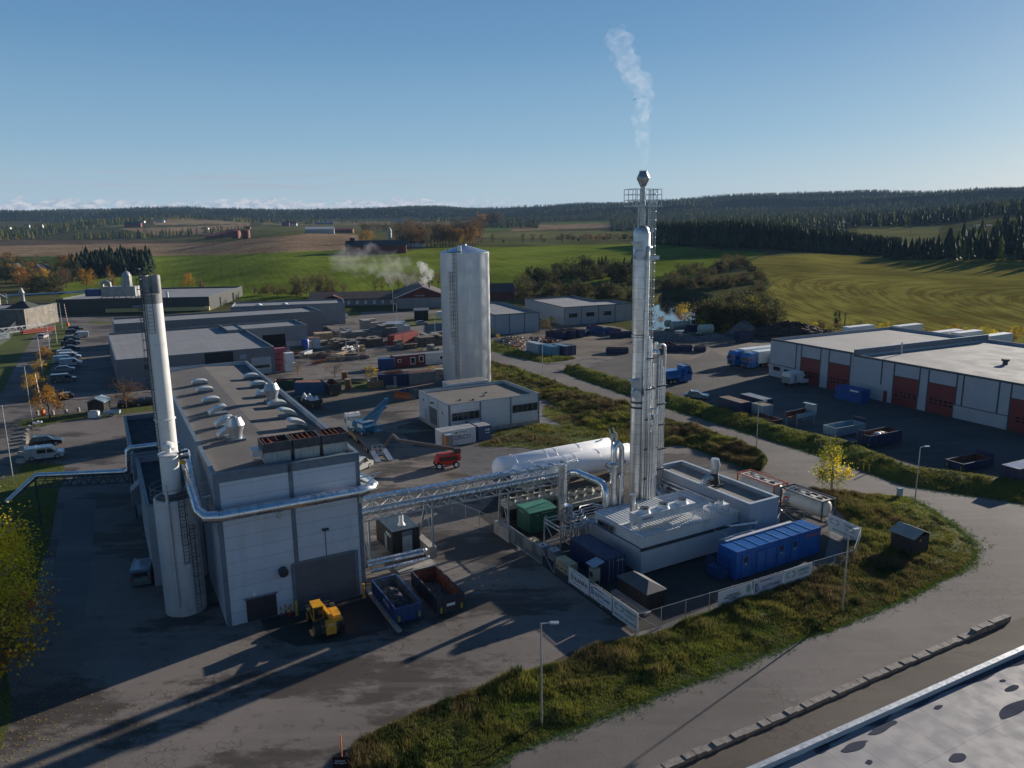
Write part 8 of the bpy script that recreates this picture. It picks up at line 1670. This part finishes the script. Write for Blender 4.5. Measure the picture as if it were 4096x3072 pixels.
# avenue and farm trees
for x,y,h in ((25,600,110),(115,603,80),(200,600,78),(272,600,72),(370,598,90),(460,590,32),(632,592,85),(710,588,78),(790,585,75),(812,586,40),(965,586,85),(1045,580,80),(1110,578,30),(1182,576,70),(1212,576,68),(1290,577,70),(1360,575,72)):
    u,v=1800+x*.463,700+y*.463;tree('brown' if h>50 else 'dark',u,v,v-h*.463,'solitary leafless avenue tree on the ridge of the green field','avenue on the ridge of the green field',wide=.95)
belt(['brown','bare','orange','brown'],[(1590,992),(1690,990),(1780,988),(1860,986),(1920,982)],26,82,'tall autumn tree around the farm right of the red barn','farm trees by the red barn',5)
tree('orange',1468,975,922,'bright orange tree above the left end of the red barn','farm trees by the red barn',wide=1.6)
belt(['brown','olive'],[(1440,935),(1520,930),(1620,925),(1700,925)],18,34,'distant brown farm tree beyond the red barn','farm trees by the red barn',5)
belt(['orange','yellow_round'],[(1915,905),(1935,905),(1955,906)],5,42,'orange tree clump in the far fields','clump in the far fields',2,1.3)
belt(['brown','dark'],[(1965,906),(2000,906)],4,42,'brown tree beside the orange clump in the far fields','clump in the far fields',2,1.3)
belt(['dark','brown','orange'],[(2230,965),(2400,962),(2560,960)],26,22,'low mixed hedge tree left of the tall column','hedge trees',2,1.2)
belt(['orange','dark','olive'],[(2105,915),(2150,916)],5,20,'small orange tree by the far farm','hedge trees',1,1.2)
# conifers
def conifer(seed,layers=9,k=9):
    g=np.random.default_rng(seed);V=[];Fc=[]
    for i in range(layers):
        z0=.08+.84*i/layers;r=.19*(1-i/layers)**.85+.015;zt=min(1.,z0+.26)
        for j in range(k):
            a=2*math.pi*j/k+g.uniform(-.25,.25);q=r*g.uniform(.65,1.2);n=len(V);w=.42
            V+=[(0,0,zt),(q*math.cos(a-w),q*math.sin(a-w),z0+g.uniform(-.03,.02)),(q*1.12*math.cos(a),q*1.12*math.sin(a),z0-.035),(q*math.cos(a+w),q*math.sin(a+w),z0+g.uniform(-.03,.02))];Fc.append((n,n+1,n+2,n+3))
    V=np.array(V);c=np.where((V[:,2]>V[:,2].mean())[:,None],np.array([[.022,.04,.018]]),np.array([[.03,.05,.02]]))*g.uniform(.7,1.3,(len(V),1));return V,np.array(Fc),c
def forest(name,P,h,tone,mesh,label=None):
    V0,F0,c0=mesh;n=len(P);a=rng.uniform(0,6.28,n);ca,sa=np.cos(a)[:,None],np.sin(a)[:,None];w=h*rng.uniform(.8,1.2,n)
    X_=(V0[:,0]*ca-V0[:,1]*sa)*w[:,None]+P[:,0:1];Y_=(V0[:,0]*sa+V0[:,1]*ca)*w[:,None]+P[:,1:2];Z_=V0[:,2]*h[:,None]+P[:,2:3]
    V=np.stack([X_,Y_,Z_],-1).reshape(-1,3);Fc=(F0[None]+(np.arange(n)*len(V0))[:,None,None]).reshape(-1,F0.shape[1]);c=(c0[None]*tone[:,None,:]).reshape(-1,3)
    o=npmesh(name,V,Fc,leafmat(),c);o['kind']='stuff';return o
cm=conifer(3);spr=thing('spruce_tree','dark spruce in the dense grove at the left, before the tan field','tree',(0,0,0),0,'spruce grove at the left')
b=MB();b.cyl((0,0,0),(0,0,.9),.018,6,.003);b.build('trunk',BARK,spr);npmesh('crown',cm[0],cm[1],leafmat(),cm[2],parent=spr)
first=True
for row in range(4):
    for i in range(22):
        u=285+330*(i+rng.uniform(-.3,.3)+.5*(row%2))/22;v=1112-14*row-.05*(u-285)*(1-.1*row)+rng.uniform(-2,2)
        if row==3 and (u<330 or u>590): continue
        p=tp(u,v);h=HT(p[0],p[1],v-88*rng.uniform(.85,1.12)-row*-3)-p[2]
        if first: spr.location=p;spr.scale=(h*1.3,h*1.3,h);first=False
        else: dup(spr,tuple(p),rng.uniform(0,6),scale=(h*1.3,h*1.3,h))
for x,y,h,l in ((1285,805,130,'left of three tall firs above the thicket'),(1312,805,140,'middle of three tall firs above the thicket'),(1345,808,150,'right of three tall firs above the thicket'),(1505,825,150,'slim fir between the thicket and the tall column'),(1575,850,200,'fir partly behind the tallest column'),(1400,810,40,'small fir beside the three tall ones')):
    u,v=1800+x*.463,700+(y+30)*.463;p=tp(u,v);h_=HT(p[0],p[1],v-h*.463)-p[2];dup(spr,tuple(p),1.,l,(h_*1.1,h_*1.1,h_),'tall firs above the thicket')
def polar(n,u0,u1,r0,r1,power=1):
    u=rng.uniform(u0,u1,n);r=np.sqrt(rng.uniform(r0*r0,r1*r1,n));a=(u-2048)*math.cos(PT)/F;k=1/np.sqrt(1+a*a);x,y=r*a*k,r*k;return np.stack([x,y,tz(x,y)],1),u,r
cm2=conifer(8,7,7)
# belt behind the green field
pts=[];
for i in range(1500):
    u=rng.uniform(2618,3600);f=(u-2618)/982;v=979+f*46;p=tp(u,v);d=math.hypot(p[0],p[1]);dd=rng.uniform(0,1)**.8*(42 if u<3250 else 26);s=(d+dd)/d;x,y=p[0]*s,p[1]*s;pts.append((x,y,float(tz(x,y)),u,dd))
pts=np.array(pts);hb=(20-7.5*np.clip((pts[:,3]-2900)/700,0,1))*rng.uniform(.84,1.1,len(pts));tone=np.ones((len(pts),3))*rng.uniform(.6,1.3,(len(pts),1));q=rng.uniform(0,1,len(pts))>.988;tone[q]=(7,4.5,1.5)
forest('spruce_wood',pts[:,:3],hb,tone,cm2)
P_,u,r=polar(900,3760,5200,535,900);k=(r<620+ (u-3760)*.6);P_,u=P_[k],u[k];tone=np.ones((len(P_),3))*rng.uniform(.6,1.5,(len(P_),1));q=rng.uniform(0,1,len(P_))>.9;tone[q]=(8,5,1.4);forest('mixed_wood',P_,rng.uniform(11,20,len(P_)),tone,cm2)
for uu,l in ((3580,1),(3600,1),(3650,1)): pass
P_,u,r=polar(60,3560,3780,560,600);forest('spruce_wood',P_,rng.uniform(9,15,len(P_)),np.ones((60,3)),cm2)
P_,u,r=polar(1500,3420,5000,1120,1500);tone=np.ones((len(P_),3))*rng.uniform(.6,1.3,(len(P_),1));q=rng.uniform(0,1,len(P_))>.85;tone[q]=(7,4,1.6);forest('mixed_wood',P_,rng.uniform(13,20,len(P_)),tone,cm2)
cm3=conifer(5,4,5)
P_,u,r=polar(46000,-700,4900,2150,4600);nz=vnoise(P_[:,0],P_[:,1],260,7);k=(r>2700)|(nz>.45+.25*((r<2400)));P_,u,r,nz=P_[k],u[k],r[k],nz[k]
tone=np.ones((len(P_),3))*rng.uniform(.7,1.4,(len(P_),1));q=(rng.uniform(0,1,len(P_))<.10)&(vnoise(P_[:,0],P_[:,1],150,13)>.45);tone[q]=(7.,4.4,1.8);forest('distant_forest',P_,rng.uniform(7,13,len(P_)),tone*.75,cm3)
P_,u,r=polar(5200,-600,1900,1450,2200);nz=vnoise(P_[:,0],P_[:,1],190,17);k=(nz>.56)|((u<900)&(nz>.46)&(r<1850));P_=P_[k];tone=np.ones((len(P_),3))*rng.uniform(.8,2.,(len(P_),1));q=rng.uniform(0,1,len(P_))<.22;tone[q]=np.array((11.,5.2,1.2))*rng.uniform(.5,1.2,(q.sum(),1));forest('autumn_wood',P_,rng.uniform(8,15,len(P_)),tone,cm3)
P_,u,r=polar(24000,1750,5200,1000,2300);nz=vnoise(P_[:,0],P_[:,1],170,27);k=((r>1350)&(u>2450))|((r>2000)&(u>1850))|((u>2650)&(u<3380)&(r>700))|((nz>.66)&(r>1500));P_=P_[k];r_k=r[k];tone=np.ones((len(P_),3))*rng.uniform(.8,1.8,(len(P_),1));q=(rng.uniform(0,1,len(P_))<.12)&(vnoise(P_[:,0],P_[:,1],90,33)>.5);tone[q]=(7,4.3,1.6);forest('mixed_wood',P_,rng.uniform(7,13,len(P_))*np.where(r_k<1350,1.3,1),tone*.75,cm3)
# ---------------------------------------------------------------- farms and houses in the landscape
REDF=mat('falu_red',(.16,.03,.022),.7);SLT=mat('slate_roof',(.05,.048,.05),.8);WHH=mat('house_white',(.6,.6,.58),.6);PALEH=mat('shed_pale',(.35,.36,.36),.6)
def farm(name,label,cat,u0,v0,u1,v1,ve,vr,Wd,wm,rm,gm=None,group=None,win=False,ov=.4):
    a,c=tp(u0,v0),tp(u1,v1);z=min(a[2],c[2]);th=math.atan2(c[1]-a[1],c[0]-a[0]);L=math.hypot(c[0]-a[0],c[1]-a[1]);
    if L>90: c=a+(c-a)*(90/L);
    e=max(2,HT(a[0],a[1],ve)-z);rr=max(e+.6,HT(a[0],a[1],vr)-z);return gabled(name,label,cat,a[0],a[1],z,th,min(L,90),Wd,e,rr,wm,rm,gm,ov,group,win)
a=tp(1382,1019)
def farm2(name,label,cat,u,v,wpx,hpx,Wd,th,wm,rm,ridge=1.5,gm=None,group='farm buildings in the distance',win=False):
    p=tp(u,v);d=math.hypot(p[0],p[1]);L=wpx/F*d*1.02;h=hpx/F*d;return gabled(name,label,cat,p[0],p[1],p[2]-.3,th,L,Wd,h*.62,h,wm,rm,gm,.5,group,win)
r=farm2('red_barn','long dark red barn with a slate roof in front of the farm trees','barn',1384,1016,226,50,15,.12,REDF,SLT)
b=MB();b.box(3,7,5,9,9.5,12.5);b.build('roof_lantern',SLT,r,False)
p=tp(1560,985);t=thing('farm_silo','pale farm silos with domed tops behind the red barn','silo',p,0);b=MB()
b.lathe([(2.,0),(2.,14),(1.4,15.5),(.1,17)],(0,0,0),14);b.build('silo_tower',PALEH,t);b=MB();b.lathe([(2,0),(2,9),(.1,11)],(9,4,0),14);b.build('silo_tower',PALEH,t);b=MB();b.lathe([(1.5,0),(1.5,10),(.1,12)],(12.6,4,0),14);b.build('silo_tower',PALEH,t)
farm2('farm_house','low white farmhouse behind the bare trees right of the red barn','house',1618,988,75,24,9,.1,WHH,SLT)
farm2('storage_hall','pale grey storage hall with a red-roofed wing in the fields','barn',1222,932,104,23,24,.2,PALEH,PALEH)
farm2('red_barn','low red-roofed barn right of the pale grey storage hall','barn',1330,930,75,18,18,.1,RUST,mat('red_roof',(.2,.04,.03),.7))
for u,v,w,h,c_,l in ((822,958,60,20,REDF,'left red block of the brick works on the tan ridge'),(880,952,42,24,REDF,'middle red block of the brick works on the tan ridge'),(905,952,45,30,REDF,'tall red block of the brick works on the tan ridge')): farm2('red_works',l,'works',u,v,w,h,20,.2,c_,c_)
for u,l in ((945,'round red tank at the right end of the brick works'),(985,'lone round red tank right of the brick works')):
    p=tp(u,954);t=thing('red_tank',l,'tank',p,0,'red tanks of the brick works');b=MB();b.lathe([(5,0),(5,10),(.2,11)],n=16);b.build('shell',REDF,t)
for u,v,w,h,wm_,rm_,l in ((498,908,54,17,REDF,SLT,'red farmhouse with a slate roof in the middle left distance'),(1128,905,26,18,REDF,SLT,'small red farmhouse left of the pale storage hall'),(1160,904,24,14,WHH,SLT,'small white farmhouse left of the pale storage hall'),(1258,898,70,9,SLT,PALEH,'long dark shed low on the horizon fields'),(1580,890,60,9,PALEH,mat('blue_tin',(.25,.32,.4),.5),'long blue-grey roofed shed beyond the farm trees'),
 (92,915,18,14,WHH,SLT,'small white house at the left woods'),(135,916,26,16,WHH,SLT,'white house with two gables at the left woods'),(10,918,22,8,WHH,SLT,'low white house at the far left'),(560,892,14,9,WHH,SLT,'tiny white house under the far woods'),(620,890,30,8,PALEH,PALEH,'pale roofed shed under the far woods'),(805,918,24,8,WHH,SLT,'tiny white house right of the red farmhouse'),(975,918,22,12,REDF,SLT,'brown shed above the brick works tanks'),
 (1845,888,26,10,WHH,SLT,'small white farmhouse on the far fields'),(2045,893,40,14,WHH,SLT,'white farmhouse among trees left of the column'),(2110,895,50,12,REDF,SLT,'low red farm left of the column'),(2480,884,36,7,WHH,PALEH,'tiny white barn just left of the column platform'),(3240,892,75,11,SLT,SLT,'dark long barn beyond the spruce belt'),(3905,918,60,16,WHH,SLT,'white house half hidden in the wood at the right')): farm2('farm_house',l,'house',u,v,w,h,9,.1,wm_,rm_)
for u,v,w,h,th_,l,wm_ in ((14,1108,46,52,1.2,'white gabled house at the left edge behind the bushes',WHH),(128,1102,40,46,1.15,'pink-walled gabled house behind the left bushes',mat('pink_render',(.42,.25,.19),.7)),(-40,1085,60,34,.3,'dark roofed house at the far left edge',WHH)):
    p=G(u,v+10);d=math.hypot(p[0],p[1]);gabled('gabled_house',l,'house',p[0],p[1],0,.15,w/F*d,14,h/F*d*.5,h/F*d*.95,wm_,SLT,ax='y',ov=.8,group='gabled houses at the left')
# tractor sprayer on the striped field
p=tp(3595,1030);t=thing('field_sprayer','blue tractor with a long folded-out spraying boom on the far edge of the striped field','tractor',p,.1)
b=MB();b.box(-1,3,-1,1,1,2.2);b.box(-1,1,-1,1,2.2,3.4);b.build('body',BLUE,t,False);b=MB();b.box(-5,-1.5,-1.2,1.2,1,3.4);b.build('tank',GREYB,t,False);b=MB();b.bar((-4,-1,1.3),(25,-2,1.1),.25);b.build('boom',DKST,t,False)
for x,r_ in ((-.2,1.),(2.6,.7),(-3.5,.9)):
    for s in (-1,1): wheel(t,x,s*1.1,r_,.5)
# power poles
for u,v,h_,l in ((333,1012,42,'wooden power pole in the tan field, left'),(625,990,30,'wooden power pole in the tan field near the spruce grove'),(825,985,28,'wooden power pole in the tan field, right'),(3640,948,38,'lattice pylon in the clearing beyond the spruce belt'),(3378,1310,55,'wooden pole in the bushes behind the warehouse')):
    p=tp(u,v);hh=h_/F*math.hypot(p[0],p[1]);t=thing('power_pole',l,'power pole',p,0,'power poles in the fields');b=MB();b.cyl((0,0,0),(0,0,hh),.2,6,.14);b.bar((-.9,0,hh-.6),(.9,0,hh-.6),.15);b.build('pole',BARK,t)
# ---------------------------------------------------------------- steam and smoke, thin haze
def volmat(name,dens,scale,lo,hi,col=(.95,.96,1),off=(0,0,0)):
    m=bpy.data.materials.new(name);m.use_nodes=True;nt=m.node_tree;nt.nodes.clear();o=N(nt,'ShaderNodeOutputMaterial');v=N(nt,'ShaderNodeVolumePrincipled');v.inputs['Color'].default_value=col+(1,);v.inputs['Anisotropy'].default_value=.3
    tc=N(nt,'ShaderNodeTexCoord');mp=N(nt,'ShaderNodeMapping');mp.inputs[1].default_value=off;nt.links.new(tc.outputs['Object'],mp.inputs[0]);n=N(nt,'ShaderNodeTexNoise');n.inputs['Scale'].default_value=scale;n.inputs['Detail'].default_value=5;n.inputs['Roughness'].default_value=.6;n.inputs['Distortion'].default_value=.6;nt.links.new(mp.outputs[0],n.inputs[0])
    nt.links.new(MR(nt,n.outputs[0],lo,hi,0,dens),v.inputs['Density']);nt.links.new(v.outputs[0],o.inputs['Volume']);return m
def plume(name,label,path,rad,m,ref,cat):
    b=MB();P_=[Vector(p)-Vector(ref) for p in path];n=14;vs=[];N_=len(P_)*4
    d=np.linspace(0,len(P_)-1,N_);Q=np.array([[np.interp(t,range(len(P_)),[p[k] for p in P_]) for k in range(3)] for t in d]);rr=np.interp(d,range(len(P_)),rad)
    for i in range(N_):
        t=Vector(Q[min(i+1,N_-1)]-Q[max(i-1,0)]).normalized();a=t.orthogonal().normalized();c=t.cross(a)
        if i and a.dot(pa)<0:a=-a;c=-c
        a=(pa-t*pa.dot(t)).normalized() if i else a;c=t.cross(a);pa=a
        for j in range(n): q=2*math.pi*j/n;w=rr[i]*(1+.25*math.sin(3*q+i*.9)+rng.uniform(-.12,.12));vs.append(Vector(Q[i])+(a*math.cos(q)+c*math.sin(q))*w)
    fs=[(i*n+j,i*n+(j+1)%n,(i+1)*n+(j+1)%n,(i+1)*n+j) for i in range(N_-1) for j in range(n)]+[tuple(range(n))[::-1],tuple(range((N_-1)*n,N_*n))]
    b.add(vs,fs);o=b.build(name,m,None);o.location=ref;tag(o,label,cat,kind='stuff')
pt_=lambda u,v: tuple(P.w(*( lambda q:(q[0],9.6))(P.wy(u,v,9.6)),P.wy(u,v,9.6)[1]))
plume('steam_plume','thin white steam plume rising from the stack of the tallest column',[pt_(*q) for q in ((2578,668),(2578,620),(2574,560),(2566,500),(2568,440),(2588,390),(2568,340),(2530,290),(2505,250),(2490,200),(2470,150),(2455,110))],[.3,.5,.75,.9,.95,1.0,1.1,1.15,1.2,1.25,1.3,.8],volmat('steam',.22,.7,.40,.72),pt_(2578,668),'steam')
q0=Vector((lg.w(15,12,10.8)))
def sk(u,v,y=322): 
    d=ray(u,v);t=y/d[1];return (d[0]*t,y,H+d[2]*t)
y0=q0[1]
plume('chimney_smoke','dense white smoke curling up from the gabled hall roof',[tuple(q0)]+[sk(u,v,y0) for u,v in ((1697,1120),(1712,1100),(1700,1080),(1685,1062),(1675,1045))],[.8,2.4,2.8,2.4,2.0,1.2],volmat('smoke_dense',.45,.3,.38,.68),tuple(q0),'smoke')
plume('chimney_smoke','thinner pale smoke drifting left from the gabled hall across the green field',[sk(u,v,y0) for u,v in ((1690,1125),(1650,1100),(1600,1085),(1560,1070),(1530,1050),(1480,1045),(1400,1040),(1320,1050))],[2,5,6.5,7,6,7,6,4],volmat('smoke_thin',.04,.16,.40,.72),sk(1690,1125,y0),'smoke')
hz=bpy.data.materials.new('haze_air');hz.use_nodes=True;nt=hz.node_tree;nt.nodes.clear();o_=N(nt,'ShaderNodeOutputMaterial');v_=N(nt,'ShaderNodeVolumePrincipled');v_.inputs['Color'].default_value=(.38,.62,1,1);v_.inputs['Density'].default_value=.000045;v_.inputs['Anisotropy'].default_value=.0;nt.links.new(v_.outputs[0],o_.inputs['Volume'])
b=MB();b.box(-11000,11000,-2500,10500,-70,260);o=b.build('haze',hz,None,False);o['kind']='stuff'
